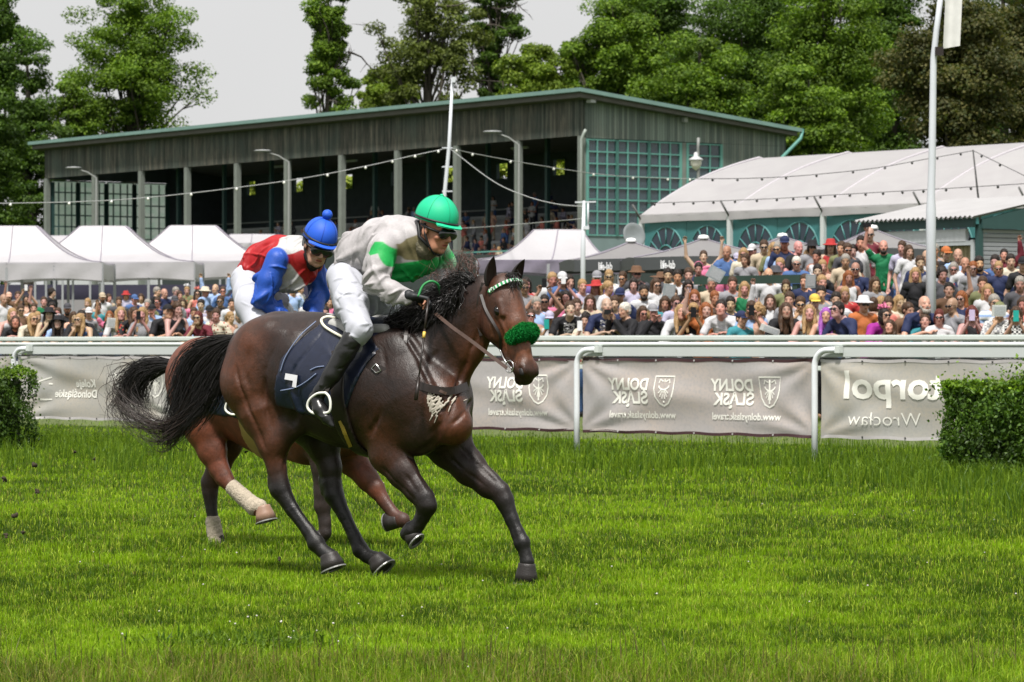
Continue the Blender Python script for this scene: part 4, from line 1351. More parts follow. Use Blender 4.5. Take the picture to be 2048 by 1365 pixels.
RED, WHT, BLU = (0.36, 0.010, 0.014), (0.46, 0.46, 0.46), (0.016, 0.075, 0.40)
DRED = (0.30, 0.01, 0.012)
T2 = painter(P2, WHT, [([(460, 480), (556, 455), (566, 500), (560, 560), (548, 620), (470, 600)], 0.08, RED), ([(588, 512), (604, 500), (660, 520), (640, 600), (592, 604), (598, 560)], 0.08, DRED)])
j2, UJ2, JJ2, LJ2 = jockey(P2, 294, 'jockey in blue pompom cap and red white and blue silks on the rear horse', dict(
    pelvis=(495, 565), skin=SKIN_FAIR, seed=31, flow=[(-0.5, 0.1, -0.8), (0.3, 0.1, -1), (-0.9, 0, -0.3)], collar=M_('black_neck_gaiter', (0.012, 0.012, 0.012), 0.8),
    head=(636, 494, 0.02), fwd=(0.32, -0.86, -0.36), up=(0.16, 0.1, 1),
    J=dict(pel=(498, 565, 0), belly=(530, 530, 0), chest=(575, 515, 0), neck=(612, 508, 0), shn=(560, 520, 0.17), shf=(625, 515, -0.17),
           eln=(520, 602, 0.27), wrn=(566, 628, 0.10), han=(588, 634, 0.03), elf=(640, 580, -0.24), wrf=(628, 636, -0.08), haf=(612, 645, 0.0),
           hipn=(496, 578, 0.10), knn=(518, 660, 0.29), ann=(465, 780, 0.31), toen=(463, 806, 0.31), hipf=(510, 578, -0.10), knf=(566, 625, -0.29), anf=(530, 740, -0.31), toef=(545, 790, -0.31)),
    cols=None,
    torso=[(502, 548, 32, 0, T2), (524, 526, 38, 0, T2), (558, 516, 43, 0, T2), (590, 516, 41, 0, T2), (610, 514, 28, 0, T2)],
    yoke=[((560, 520, 0.14), (622, 520, -0.14), 27, 27, T2), ((570, 535, 0.06), (606, 545, -0.03), 34, 28, T2), ((568, 560, 0.05), (592, 566, 0.0), 24, 20, T2)],
    armn=[((554, 520, 0.19), 23, BLU), ((537, 562, 0.24), 22, BLU), ((525, 600, 0.27), 18, BLU), ((552, 621, 0.16), 15, BLU), ((566, 628, 0.11), 12, BLU)],
    armf=[((622, 520, -0.17), 25, BLU), ((632, 555, -0.22), 22, BLU), ((636, 585, -0.24), 19, BLU), ((628, 632, -0.10), 15, BLU)],
    breech=[((494, 562, 0), (514, 566, 0), 32, 30), ((494, 562, 0.08), (502, 612, 0.2), 33, 30), ((502, 612, 0.2), (516, 656, 0.28), 30, 24), ((516, 656, 0.28), (504, 680, 0.3), 22, 16),
            ((510, 566, -0.08), (545, 604, -0.2), 34, 27), ((545, 604, -0.2), (566, 625, -0.29), 26, 21)],
    boot=dict(n=[(504, 676, 0.30, 18), (490, 710, 0.31, 18), (470, 760, 0.31, 14), (462, 785, 0.31, 12), (460, 802, 0.31, 12), (472, 818, 0.31, 12), (482, 828, 0.31, 7)],
              f=[(560, 645, -0.31, 17), (535, 715, -0.32, 15), (525, 755, -0.32, 11), (545, 780, -0.32, 9)]),
    capmat=MAT_CAPB, seammat=M_('blue_seam', (0.008, 0.05, 0.34), 0.5), pom=True, rimtilt=0.8, gog=1.35))
st = [P2.pt(x, y, 0.35) for x, y in [(474, 796), (462, 798), (453, 808), (451, 820), (460, 828), (472, 829), (480, 820), (480, 806), (474, 796)]]
U2(tube_o('stirrup', st, 0.008, M_('white_stirrup', (0.75, 0.75, 0.68), 0.35), None, 8))
for sgn, qq in ((1, (600, 640, 0.05)), (-1, (612, 650, -0.05))):
    U2(strap('rein', [P2.pt(*qq), P2.pt(700, 680, 0.1 * sgn), HL2(0.50, -0.12, 0.07 * sgn)], 0.02, 0.005, MAT_LEATHER, None))
# ---------------------------------------------------------------- lie of the land
K0, K1 = 42.745, math.sqrt(2)          # the rail runs along X + Y = 42.745
DF = Vector((1, -1, 0)).normalized()   # along the rail, towards the camera's right
NF = Vector((1, 1, 0)).normalized()    # away from the track
def FP(px, off=0.0, z=0.0):
    k = (px - 1024) / F
    y = (K0 + K1 * off) / (1 + k)
    return Vector((k * y, y, z))
def bank_h(x, y):
    off = (x + y - K0) / K1
    k = x / np.maximum(y, 5.0)
    g = np.interp(k, [-0.118, 0.0, 0.068, 0.103], [0.020, 0.036, 0.062, 0.0705])
    return np.where(off < 8.2, np.clip((off - 6.8) / 1.2, 0, 1) * 0.28 - 0.006, np.minimum(0.274 + g * np.maximum(off - 8.2, 0) ** 1.25, 1.5))

MAT_SOIL = NT('turf_soil')
_o = MAT_SOIL.obj()
_n = MAT_SOIL.noise(0.8, 6, _o, 0.6)
_n2 = MAT_SOIL.noise(25, 4, _o)
_c = MAT_SOIL.mix(MAT_SOIL.rng(_n, 0.35, 0.65), (0.022, 0.05, 0.006), (0.05, 0.085, 0.010))
_c = MAT_SOIL.mix(MAT_SOIL.rng(_n2, 0.4, 0.7), _c, (0.045, 0.05, 0.014))
MAT_SOIL.bump(_n2, 0.6, 0.05)
MAT_SOIL = MAT_SOIL.fin(_c, 0.95, 0.1)
mb = MB()
mb._add([(-3000, -300, 0), (3000, -300, 0), (3000, 4000, 0), (-3000, 4000, 0)], [(0, 1, 2, 3)])
tag(mb.build('ground', MAT_SOIL), kind='structure')
MAT_PATH = M_('bank_turf', (0.075, 0.10, 0.025), 0.9, 0.35, 1.2, bump=0.4)
bn = MB()
def _bf(u, v):
    off = 6.6 + 115 * v ** 2.4
    al = -75 + 150 * u
    p = Vector(((K0 / 2 + 0) + 0, K0 / 2, 0)) + NF * off
    p = Vector((K0 / 2, K0 / 2, 0)) + NF * off + DF * (al - 29.0 + 0.0 + 0.0)
    p.z = float(bank_h(p.x, p.y))
    return p
bn.grid(_bf, 90, 60)
tag(bn.build('bank_ground', MAT_PATH), kind='structure')
# ---------------------------------------------------------------- the running rail with banners
MAT_RAIL = M_('white_plastic_rail', (0.56, 0.60, 0.58), 0.35, 0.05, 1.5)
MAT_POST = M_('white_painted_post', (0.66, 0.69, 0.72), 0.4, 0.12, 6)
HR = 1.395
CRO = 8.0
P0 = Vector((0.845, 41.9, 0))
SP = 3.70
def rail_len(s): return P0 + DF * s
fr = empty('running_rail', P0, 0, 'white plastic running rail with gooseneck posts along the track', 'rail')
def rp(o):
    o.parent = fr
    o.matrix_parent_inverse = Matrix.Translation(-fr.location)
    return o
A, B = rail_len(-9 * SP) - NF * 0.0, rail_len(6 * SP)
Z = Vector((0, 0, 1))
mb = MB().beam(A + Z * (HR - 0.085), B + Z * (HR - 0.085), 0.05, 0.125)
rp(mb.build('rail_board', M_('grey_white_rail_board', (0.50, 0.53, 0.525), 0.4, 0.12, 1.2), None, bevel=0.008))
mb = MB().tube([A + Z * (HR - 0.002) - NF * 0.012, B + Z * (HR - 0.002) - NF * 0.012], 0.026, 12)
rp(mb.build('rail_tube', MAT_RAIL, None, True))
mb = MB().beam(A + Z * (HR - 0.163), B + Z * (HR - 0.163), 0.028, 0.02)  # dark line along the underside of the rail board
rp(mb.build('rail_strip', M_('dark_rail_strip', (0.05, 0.05, 0.05), 0.5), None))
for k in range(-9, 6):
    b = rail_len(k * SP) - NF * 0.10
    mb = MB()
    pts = [b + Z * -0.1, b + Z * 0.6, b + Z * 1.16]
    for t_ in np.linspace(0.15, 1, 7):
        a_ = t_ * math.pi / 2
        pts.append(b + Z * (1.16 + 0.17 * math.sin(a_)) + DF * 0.17 * (1 - math.cos(a_)) + NF * 0.02 * t_)
    pts.append(b + Z * 1.335 + DF * 0.30 + NF * 0.03)
    mb.tube(pts, [0.036] * 3 + [0.034] * 8, 12)
    po = rp(mb.build('post', MAT_POST, None, True))
    if k in (1, 0, -1, -2, -3, -4):
        cl_ = MB().box(b + Z * 1.335 + DF * 0.325 + NF * 0.03, (0.07, 0.08, 0.085), DF, NF, Z)
        c = cl_.build('clamp', MAT_RAIL, po, bevel=0.006)
# crowd rail behind
cr = empty('crowd_rail', FP(1165, CRO), 0, 'white flat topped rail that the front row of spectators leans on', 'rail')
def rc(o):
    o.parent = cr
    o.matrix_parent_inverse = Matrix.Translation(-cr.location)
    return o
A2, B2_ = A + NF * CRO - DF * 20, B + NF * CRO + DF * 8
mb = MB().beam(A2 + Z * 1.482, B2_ + Z * 1.482, 0.13, 0.085)
rc(mb.build('top_rail', MAT_RAIL, None, bevel=0.02))
mb = MB().beam(A2 + Z * 1.05, B2_ + Z * 1.05, 0.05, 0.07)
rc(mb.build('lower_rail', MAT_RAIL, None, bevel=0.01))
for k in range(-30, 18):
    b = rail_len(k * 1.6 + 0.7) + NF * CRO
    mb = MB().box(b + Z * 0.86, (0.07, 0.05, 1.16), DF, NF, Z)
    rc(mb.build('post', MAT_POST, None, bevel=0.006))

# banners
def mat_banner(name, base, tint):
    t = NT(name)
    o = t.obj()
    n1 = t.noise(0.9, 4, t.scaled(o, (1, 1, 2.2)), 0.5, 0.8)
    c = t.mix(t.rng(n1, 0.35, 0.68), base, tint)
    c = t.mix(t.rng(t.noise(30, 3, o), 0.45, 0.8), c, tuple(v * 0.9 for v in base))
    t.p.inputs['Transmission Weight'].default_value = 0.0
    m = t.fin(c, 0.42, 0.45)
    tr = t.n('ShaderNodeBsdfTranslucent'); t.l(c, tr.inputs[0])
    mx = t.n('ShaderNodeMixShader'); mx.inputs[0].default_value = 0.35
    t.l(t.p.outputs[0], mx.inputs[1]); t.l(tr.outputs[0], mx.inputs[2]); t.l(mx.outputs[0], t.out.inputs[0])
    return m
MAT_BN1 = mat_banner('grey_vinyl_banner', (0.50, 0.47, 0.475), (0.58, 0.50, 0.46))
MAT_BN2 = mat_banner('grey_mesh_banner', (0.50, 0.49, 0.47), (0.54, 0.49, 0.42))
MAT_HEM = M_('maroon_hem', (0.05, 0.018, 0.022), 0.6)
MAT_HEM2 = M_('white_hem', (0.45, 0.43, 0.43), 0.5)
MAT_LET = M_('pale_lettering', (0.80, 0.79, 0.73), 0.6, 0.05, 4)
MAT_EYE = M_('dark_eyelet', (0.03, 0.03, 0.03), 0.4)
BZ0, BZ1 = 0.365, 1.205
def bfold(s, h, seed, L):
    """out-of-plane folds of a banner: creases running in from the corners"""
    u, v = s / L, (h - BZ0) / (BZ1 - BZ0)
    d = 0.0
    for cu, cv, sg in ((0, 1, 1), (1, 1, -1), (1, 0, 1), (0, 0, -1)):
        du, dv = (u - cu) * L / 1.6, (v - cv)
        r = math.hypot(du, dv)
        an = math.atan2(abs(dv), abs(du))
        d += math.cos(an * (9 + seed % 3) + seed + cu * 2) * math.exp(-r * 1.15) * min(1, r * 3)
    d += 0.6 * math.sin(u * 5 + seed) * math.sin(v * 3.1) + 0.8 * math.exp(-((v - 0.85 + u * 0.55 + 0.1 * math.sin(seed)) / 0.13) ** 2) * math.sin(math.pi * u)
    return 0.022 * d
def bp_(k, s, h, seed, L, out=0.0):
    return rail_len(k * SP + s) - NF * (0.055 + bfold(s, h, seed, L) + out) + Z * h
def banner(k, s0, s1, mat, hem, label, logos, seed, extra=0):
    L = SP
    c0 = bp_(k, (s0 + s1) / 2, 0.8, seed, L)
    root = empty('banner', c0, 0, label, 'banner', 'sponsor banners tied along the running rail')
    def pr(o):
        o.parent = root
        o.matrix_parent_inverse = Matrix.Translation(-root.location)
        return o
    mb = MB()
    sag = lambda s, h: 0.018 * math.sin(s * 9 + seed) * (1 if h > 0.8 else -1) * 0.35
    fn = lambda u, v: bp_(k, s0 + (s1 - s0) * u, BZ0 + (BZ1 - BZ0) * v + sag(s0 + (s1 - s0) * u, v) , seed, L)
    mb.grid(fn, 90, 22)
    pr(mb.build('sheet', mat, None, True))
    for nm, h in (('hem', BZ0 - 0.004), ('hem', BZ1 + 0.004)):
        mb = MB()
        n = 40
        for w, hh in ((0, 0),):
            mb.grid(lambda u, v: bp_(k, s0 + (s1 - s0) * u, h + (v - 0.5) * 0.034 + sag(s0 + (s1 - s0) * u, h), seed, L, 0.004), 60, 1)
        pr(mb.build(nm, hem, None))
    for i in range(1, 6):
        for h in (BZ0, BZ1):
            s = s0 + (s1 - s0) * i / 6
            q = bp_(k, s, h, seed, L, 0.007)
            mb = MB().tube([q, q - NF * 0.006], 0.011, 8)
            pr(mb.build('eyelet', MAT_HEM2 if hem is MAT_HEM else MAT_EYE, None))
    def text(body, s, h, size, wid, heavy=0.0, ital=0.0, name='lettering'):
        """mirrored text whose right end starts at s (the back of the print)"""
        c = bpy.data.curves.new('t', 'FONT')
        c.body = body
        c.size = size
        c.offset = heavy
        c.shear = ital
        c.resolution_u = 3
        o = bpy.data.objects.new('t', c)
        COL.objects.link(o)
        bpy.context.view_layer.update()
        me = bpy.data.meshes.new_from_object(o.evaluated_get(bpy.context.evaluated_depsgraph_get()))
        bpy.data.objects.remove(o)
        xs = [v.co.x for v in me.vertices]
        w = max(xs) - min(xs)
        bm = bmesh.new(); bm.from_mesh(me)
        bmesh.ops.triangulate(bm, faces=bm.faces)
        for _ in range(3):
            lg_ = [e for e in bm.edges if e.calc_length() > 0.045]
            if not lg_: break
            bmesh.ops.subdivide_edges(bm, edges=lg_, cuts=1)
            bmesh.ops.triangulate(bm, faces=bm.faces)
        bm.to_mesh(me); bm.free()
        for v in me.vertices:
            ss = s - (v.co.x - min(xs)) / w * wid
            v.co = bp_(k, ss, h + v.co.y, seed, L, 0.008)
        pr(link(name, me, MAT_LET))
    def shape(poly, name='crest_line', out=0.006):
        me = bpy.data.meshes.new(name)
        me.from_pydata([bp_(k, s, h, seed, L, out) for s, h in poly], [], [tuple(range(len(poly)))])
        return me
    def outline(pts, w, name='emblem_line', closed=True, out=0.006):
        n = len(pts)
        V, Fc = [], []
        for i in range(n):
            p = Vector(pts[i]); a = Vector(pts[(i - 1) % n] if closed or i > 0 else pts[i]); b = Vector(pts[(i + 1) % n] if closed or i < n - 1 else pts[i])
            t = (b - a).normalized() if (b - a).length > 0 else Vector((1, 0)); nn = Vector((-t.y, t.x))
            for sg in (-1, 1):
                q = p + nn * w / 2 * sg * (0.85 if True else 1)
                V.append(bp_(k, q.x, q.y, seed, L, out))
        m = n if closed else n - 1
        for i in range(m):
            j = (i + 1) % n
            Fc.append((2 * i, 2 * j, 2 * j + 1, 2 * i + 1))
        me = bpy.data.meshes.new(name)
        me.from_pydata(V, [], Fc)
        pr(link(name, me, MAT_LET))
    for lg in logos:
        if lg[0] == 'dolny':
            s = lg[1]
            text('DOLNY', s - 0.42, 0.862, 0.19, 0.64, 0.006)
            text('ŚLĄSK', s - 0.41, 0.702, 0.19, 0.60, 0.006)
            text('www.dolnyslask.travel', s, 0.53, 0.115, 1.03, 0.002)
            cx, w, t, b = s - 0.165, 0.150, 1.02, 0.675
            sh = [(cx - w, t), (cx + w, t), (cx + w, t - 0.15), (cx + w * 0.85, t - 0.24), (cx + w * 0.45, b + 0.03), (cx, b), (cx - w * 0.45, b + 0.03), (cx - w * 0.85, t - 0.24), (cx - w, t - 0.15)]
            outline(sh, 0.022)
            outline([(cx + 0.08 * math.cos(a), t - 0.10 + 0.055 * math.sin(a)) for a in np.linspace(math.pi * 1.05, math.pi * 1.95, 9)], 0.02, 'emblem_crescent', False)
            for a in (-1.15, -0.7, -0.25, 0.25, 0.7, 1.15):
                outline([(cx + 0.02 * a, t - 0.15), (cx + 0.085 * math.sin(a), t - 0.15 - 0.13 * math.cos(a) * 0.9)], 0.014, 'emblem_feather', False)
            outline([(cx, t - 0.03), (cx, b + 0.04)], 0.026, 'emblem_body', False)
            for q in (-1, 1):
                outline([(cx + 0.02 * q, t - 0.06), (cx + 0.07 * q, t - 0.035), (cx + 0.085 * q, t - 0.08)], 0.018, 'emblem_wing', False)
        elif lg[0] == 'torpol':
            s = lg[1]
            text('torpol', s, 0.80, 0.43, 1.38, 0.010)
            text('Wrocław', s - 0.32, 0.50, 0.21, 1.02, -0.002)
        elif lg[0] == 'koleje':
            s = lg[1]
            text('Koleje', s, 0.80, 0.15, 0.46, 0.004)
            text('Dolnośląskie', s + 0.02, 0.655, 0.15, 0.95, 0.003)
            outline([(s - 1.00, 0.93), (s - 1.28, 0.87), (s - 1.44, 0.77), (s - 1.44, 0.68), (s - 1.30, 0.62), (s - 1.00, 0.62)], 0.022, 'emblem_swoosh', False)
            outline([(s - 1.06, 0.84), (s - 0.98, 0.835)], 0.025, 'emblem_swoosh', False)
    # cable ties at the posts
    return root
banner(0, 0.05, SP - 0.06, MAT_BN1, MAT_HEM, 'grey maroon hemmed banner showing two mirrored crest logos between two posts', [('dolny', 1.56), ('dolny', 3.16)], 1)
banner(-1, 0.05, SP - 0.05, MAT_BN1, MAT_HEM, 'grey maroon hemmed banner beside the front horse head', [('dolny', 3.20), ('dolny', 1.45)], 4)
banner(-2, 0.05, SP - 0.05, MAT_BN1, MAT_HEM, 'grey banner mostly hidden behind the two galloping horses', [('dolny', 3.1), ('dolny', 1.4)], 7)
banner(-3, 0.05, SP - 0.05, MAT_BN2, MAT_HEM2, 'grey banner with mirrored railway lettering left of the tails', [('koleje', 1.82), ('dolny', 3.30)], 10)
banner(-4, 0.05, SP - 0.05, MAT_BN2, MAT_HEM2, 'plain grey banner partly behind the left hedge', [], 12)
banner(1, 0.05, SP - 0.05, MAT_BN2, MAT_HEM2, 'grey white hemmed banner with large mirrored torpol lettering by the right hedge', [('torpol', 1.79)], 15)
banner(2, 0.05, SP - 0.05, MAT_BN2, MAT_HEM2, 'plain pale banner behind the right hedge', [], 18)

# ---------------------------------------------------------------- grass
def vnoise(x, y, seed, sc):
    rg = np.random.RandomState(seed)
    T = rg.rand(64, 64)
    u, v = x * sc % 64, y * sc % 64
    i, j = u.astype(int), v.astype(int)
    fu, fv = u - i, v - j
    fu, fv = fu * fu * (3 - 2 * fu), fv * fv * (3 - 2 * fv)
    i2, j2 = (i + 1) % 64, (j + 1) % 64
    return (T[i, j] * (1 - fu) * (1 - fv) + T[i2, j] * fu * (1 - fv) + T[i, j2] * (1 - fu) * fv + T[i2, j2] * fu * fv)
t = NT('grass_blade')
_c = t.attr('Col').outputs['Color']
t.fin(_c, 0.5, 0.25)
_tr = t.n('ShaderNodeBsdfTranslucent'); t.l(_c, _tr.inputs[0])
_mx = t.n('ShaderNodeMixShader'); _mx.inputs[0].default_value = 0.35
t.l(t.p.outputs[0], _mx.inputs[1]); t.l(_tr.outputs[0], _mx.inputs[2]); t.l(_mx.outputs[0], t.out.inputs[0])
MAT_GRASS = t.m
def blades(name, x, y, hgt, wid, seed, colfn, lean=0.45, z0=0.0):
    rg = np.random.RandomState(seed)
    n = len(x)
    yaw = rg.rand(n) * 2 * np.pi
    ld = rg.rand(n) * 2 * np.pi
    ln = np.abs(rg.randn(n)) * lean
    sx, sy = np.cos(yaw) * wid / 2, np.sin(yaw) * wid / 2
    lx, ly = np.cos(ld) * ln, np.sin(ld) * ln
    V = np.zeros((n, 5, 3), np.float32)
    b = np.stack([x, y, np.where((x + y - K0) / K1 > 6.7, bank_h(x, y), 0.0)], 1)
    V[:, 0] = b + np.stack([-sx, -sy, 0 * sx], 1)
    V[:, 1] = b + np.stack([sx, sy, 0 * sx], 1)
    mid = b + np.stack([lx * hgt * 0.25, ly * hgt * 0.25, hgt * 0.6], 1)
    V[:, 2] = mid + np.stack([sx, sy, 0 * sx], 1) * 0.8
    V[:, 3] = mid - np.stack([sx, sy, 0 * sx], 1) * 0.8
    V[:, 4] = b + np.stack([lx * hgt, ly * hgt, hgt * np.clip(1.02 - ln * 0.35, 0.4, 1)], 1)
    k = np.arange(n)[:, None] * 5
    T = np.concatenate([k + np.array([[0, 1, 2]]), k + np.array([[0, 2, 3]]), k + np.array([[3, 2, 4]])], 0)
    c = colfn(x, y, rg)
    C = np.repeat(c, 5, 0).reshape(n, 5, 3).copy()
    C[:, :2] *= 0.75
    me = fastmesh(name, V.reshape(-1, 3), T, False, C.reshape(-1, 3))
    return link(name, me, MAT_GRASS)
def lawn_col(x, y, rg):
    n = len(x)
    r = rg.rand(n, 1)
    m = (vnoise(x, y, 1, 0.8) * 0.32 + vnoise(x, y, 2, 2.7) * 0.32 + vnoise(x, y, 3, 9.0) * 0.36)[:, None]
    a, b, c = np.array((0.045, 0.098, 0.002)), np.array((0.245, 0.425, 0.006)), np.array((0.40, 0.52, 0.045))
    k = np.clip((m - 0.34) * 2.6 + (r - 0.5) * 0.8, 0, 1)
    col = a * (1 - k) + b * k
    hi = rg.rand(n, 1) < 0.16
    col = np.where(hi, c * (0.6 + 0.6 * r), col)
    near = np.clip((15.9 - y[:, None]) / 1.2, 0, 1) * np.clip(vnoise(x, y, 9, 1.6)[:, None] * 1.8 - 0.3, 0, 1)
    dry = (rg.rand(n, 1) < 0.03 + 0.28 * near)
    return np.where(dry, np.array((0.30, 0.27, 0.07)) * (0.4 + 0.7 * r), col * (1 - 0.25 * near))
rg = np.random.RandomState(77)
N = 720000
py = 700 + (1470 - 700) * rg.rand(N) ** 0.92
px = -260 + 2570 * rg.rand(N)
yy = CAMH * F / (py - HZ)
xx = (px - 1024) / F * yy
N2 = 190000
px2 = np.where(rg.rand(N2) < 0.5, -260 - 900 * rg.rand(N2), 2310 + 1100 * rg.rand(N2))
py2 = 700 + (1700 - 700) * rg.rand(N2)
y2 = CAMH * F / (py2 - HZ)
xx, yy, py = np.concatenate([xx, (px2 - 1024) / F * y2]), np.concatenate([yy, y2]), np.concatenate([py, py2])
ok = (yy < 66) & ((xx + yy - K0) / K1 < 7.9)
xx, yy, py = xx[ok], yy[ok], py[ok]
off = (xx + yy - K0) / K1
tall = np.clip(1 - np.abs(off + 1.2) / 1.9, 0, 1) * np.clip(vnoise(xx, yy, 5, 0.7) * 2.6 - 0.7, 0, 1.4)
pat = vnoise(xx, yy, 6, 0.55)
hg = 0.8 * (0.035 + 0.03 * vnoise(xx, yy, 7, 3.1) + 0.035 * np.clip(pat - 0.45, 0, 1)) * rg.uniform(0.6, 1.4, len(xx)) + tall * 0.16 * rg.rand(len(xx))
nearm = np.clip((15.9 - yy) / 1.2, 0, 1)
hg += nearm * rg.rand(len(xx)) ** 3 * 0.10
wd = np.clip(yy / F * 1.55, 0.0035, 0.02) * rg.uniform(0.7, 1.3, len(xx))
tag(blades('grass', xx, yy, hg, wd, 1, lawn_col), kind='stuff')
# long dark tufts round the hedges and the rail
def tuft_col(x, y, rg):
    r = rg.rand(len(x), 1)
    return np.array((0.030, 0.085, 0.004)) * (1 - r) + np.array((0.17, 0.27, 0.012)) * r
tx, ty = [], []
for px0, off0, sp_, n_ in ((1990, -1.6, 0.8, 5200), (1850, -1.0, 0.45, 1500), (30, -1.4, 0.5, 2200), (100, -0.7, 0.45, 900), (1165, -0.2, 0.35, 500), (1635, -0.25, 0.3, 450), (1400, -0.8, 0.9, 900), (980, -0.6, 0.8, 700), (375, -0.2, 0.3, 500), (240, -0.9, 0.8, 900), (1280, -1.4, 0.9, 700)):
    c = FP(px0, off0)
    tx.append(c.x + rg.randn(n_) * sp_); ty.append(c.y + rg.randn(n_) * sp_ * 0.8)
for px0, py0, sx, sy, n_ in ((1960, 950, 130, 26, 9000), (1560, 935, 240, 26, 6500), (2040, 1000, 60, 25, 3000), (160, 915, 150, 14, 4200), (1000, 905, 130, 12, 1500), (300, 945, 160, 16, 1500)):
    a_, b_ = px0 + rg.randn(n_) * sx, np.maximum(py0 + rg.randn(n_) * sy, 885)
    z_ = CAMH * F / (b_ - HZ)
    pz = vnoise((a_ + 3000) / 60, b_ / 30, 31, 1.0) > rg.rand(n_) * 0.9
    tx.append(((a_ - 1024) / F * z_)[pz]); ty.append(z_[pz])
tx, ty = np.concatenate(tx), np.concatenate(ty)
tag(blades('tall_grass', tx, ty, rg.uniform(0.08, 0.30, len(tx)), np.full(len(tx), 0.009), 3, tuft_col, 0.35), kind='stuff')
# weeds and a clover clump close to the camera
c = W(1040, 1265, 17.0)
cx = 0.0
gx, gy = rg.randn(1500) * 0.20 + (480 - 1024) / F * 15.9, 15.9 + rg.randn(1500) * 0.20
tag(blades('clover_clump', gx, gy, rg.uniform(0.05, 0.11, 1500), np.full(1500, 0.012), 4, tuft_col, 0.7), kind='stuff')
gx, gy = rg.uniform(-2.6, 2.6, 260), rg.uniform(14.2, 15.3, 260)
def seed_col(x, y, rg):
    return np.array((0.10, 0.085, 0.03)) * rg.uniform(0.5, 1.6, (len(x), 1))
tag(blades('grass_stalks', gx, gy, rg.uniform(0.12, 0.26, 260), np.full(260, 0.004), 5, seed_col, 0.25), kind='stuff')
# small white clover flowers
fx, fy = [], []
for px0, py0, sx, sy, n_ in ((520, 1280, 110, 22, 26), (300, 1150, 250, 60, 18), (1300, 930, 180, 25, 20), (1900, 1180, 160, 90, 12), (380, 900, 60, 10, 8), (1500, 960, 300, 40, 22), (1000, 1230, 500, 60, 22)):
    for _ in range(int(n_ * 0.6)):
        a, b = px0 + rg.randn() * sx, py0 + rg.randn() * sy
        z_ = CAMH * F / max(b - HZ, 150)
        fx.append((a - 1024) / F * z_); fy.append(z_)
V, Fc = [], []
ico = bmesh.new(); bmesh.ops.create_icosphere(ico, subdivisions=1, radius=1)
iv = np.array([v.co[:] for v in ico.verts]); ifc = np.array([[v.index for v in f.verts] for f in ico.faces]); ico.free()
for i, (a, b) in enumerate(zip(fx, fy)):
    s = rg.uniform(0.004, 0.007)
    Fc.append(ifc + len(V) * len(iv)); V.append(iv * (s, s, s * 0.8) + (a, b, rg.uniform(0.06, 0.09)))
fl = link('clover_flowers', fastmesh('clover_flowers', np.concatenate(V), np.concatenate(Fc)), M_('clover_white', (0.5, 0.48, 0.44), 0.8))
tag(fl, kind='stuff')
# clods of turf thrown up by the hooves
MAT_CLOD = M_('turf_clod_soil', (0.035, 0.026, 0.014), 0.95, 0.4, 30, bump=0.5)
for i_, (cx_, cy_, cz_, cs_) in enumerate(((68, 930, 21.5, 0.022), (74, 982, 21, 0.018), (8, 958, 21, 0.02), (150, 905, 22, 0.012), (30, 1030, 20.5, 0.02), (12, 1072, 20, 0.016), (46, 1066, 20.6, 0.015), (190, 918, 22.5, 0.012), (492, 904, 24, 0.012), (410, 1098, 24, 0.02), (700, 1062, 21, 0.010), (560, 1118, 21, 0.014))):
    cb_ = SDF()
    rc_ = random.Random(i_)
    for _ in range(5): cb_.ell([rc_.uniform(-1, 1) * cs_ * 0.6 for _ in range(3)], [cs_ * rc_.uniform(0.3, 0.7) for _ in range(3)], k=cs_ * 0.2)
    co_ = link('turf_clod', cb_.mesh('turf_clod', cs_ * 0.14, col=False), MAT_CLOD)
    co_.location = W(cx_, cy_, cz_)
    tag(co_, 'small dark clod of turf thrown up by the hooves', 'clod', 'clods of turf flying behind the horses')
# ---------------------------------------------------------------- hedges
def leafcloud(pts, nrm, size, seed, col_a, col_b, jitter=0.5, asp=0.6):
    """leaf-sized quads at pts; returns verts, faces, colours"""
    rg = np.random.RandomState(seed)
    n = len(pts)
    nv = nrm + rg.randn(n, 3) * jitter
    nv /= np.linalg.norm(nv, axis=1)[:, None] + 1e-9
    a = np.cross(nv, rg.randn(n, 3)); a /= np.linalg.norm(a, axis=1)[:, None] + 1e-9
    b = np.cross(nv, a)
    s = (size * rg.uniform(0.6, 1.35, n))[:, None]
    V = np.stack([pts - a * s, pts + b * s * asp - nv * s * 0.12, pts + a * s, pts - b * s * asp - nv * s * 0.12], 1)
    Fq = np.arange(4 * n).reshape(-1, 4)
    r = rg.rand(n, 1)
    C = np.array(col_a) * (1 - r) + np.array(col_b) * r
    return V.reshape(-1, 3), Fq, np.repeat(C, 4, 0)
def mat_leaf(name, trans=0.3, rough=0.5):
    t = NT(name)
    c = t.attr('Col').outputs['Color']
    t.fin(c, rough, 0.35)
    tr = t.n('ShaderNodeBsdfTranslucent'); t.l(t.mix(1.0, c, (1.2, 1.3, 0.5), 'MULTIPLY'), tr.inputs[0])
    mx = t.n('ShaderNodeMixShader'); mx.inputs[0].default_value = trans
    t.l(t.p.outputs[0], mx.inputs[1]); t.l(tr.outputs[0], mx.inputs[2]); t.l(mx.outputs[0], t.out.inputs[0])
    return t.m
MAT_LEAF = mat_leaf('leaf')
MAT_BARK = M_('bark', (0.05, 0.042, 0.032), 0.9, 0.4, 4, bump=0.6)
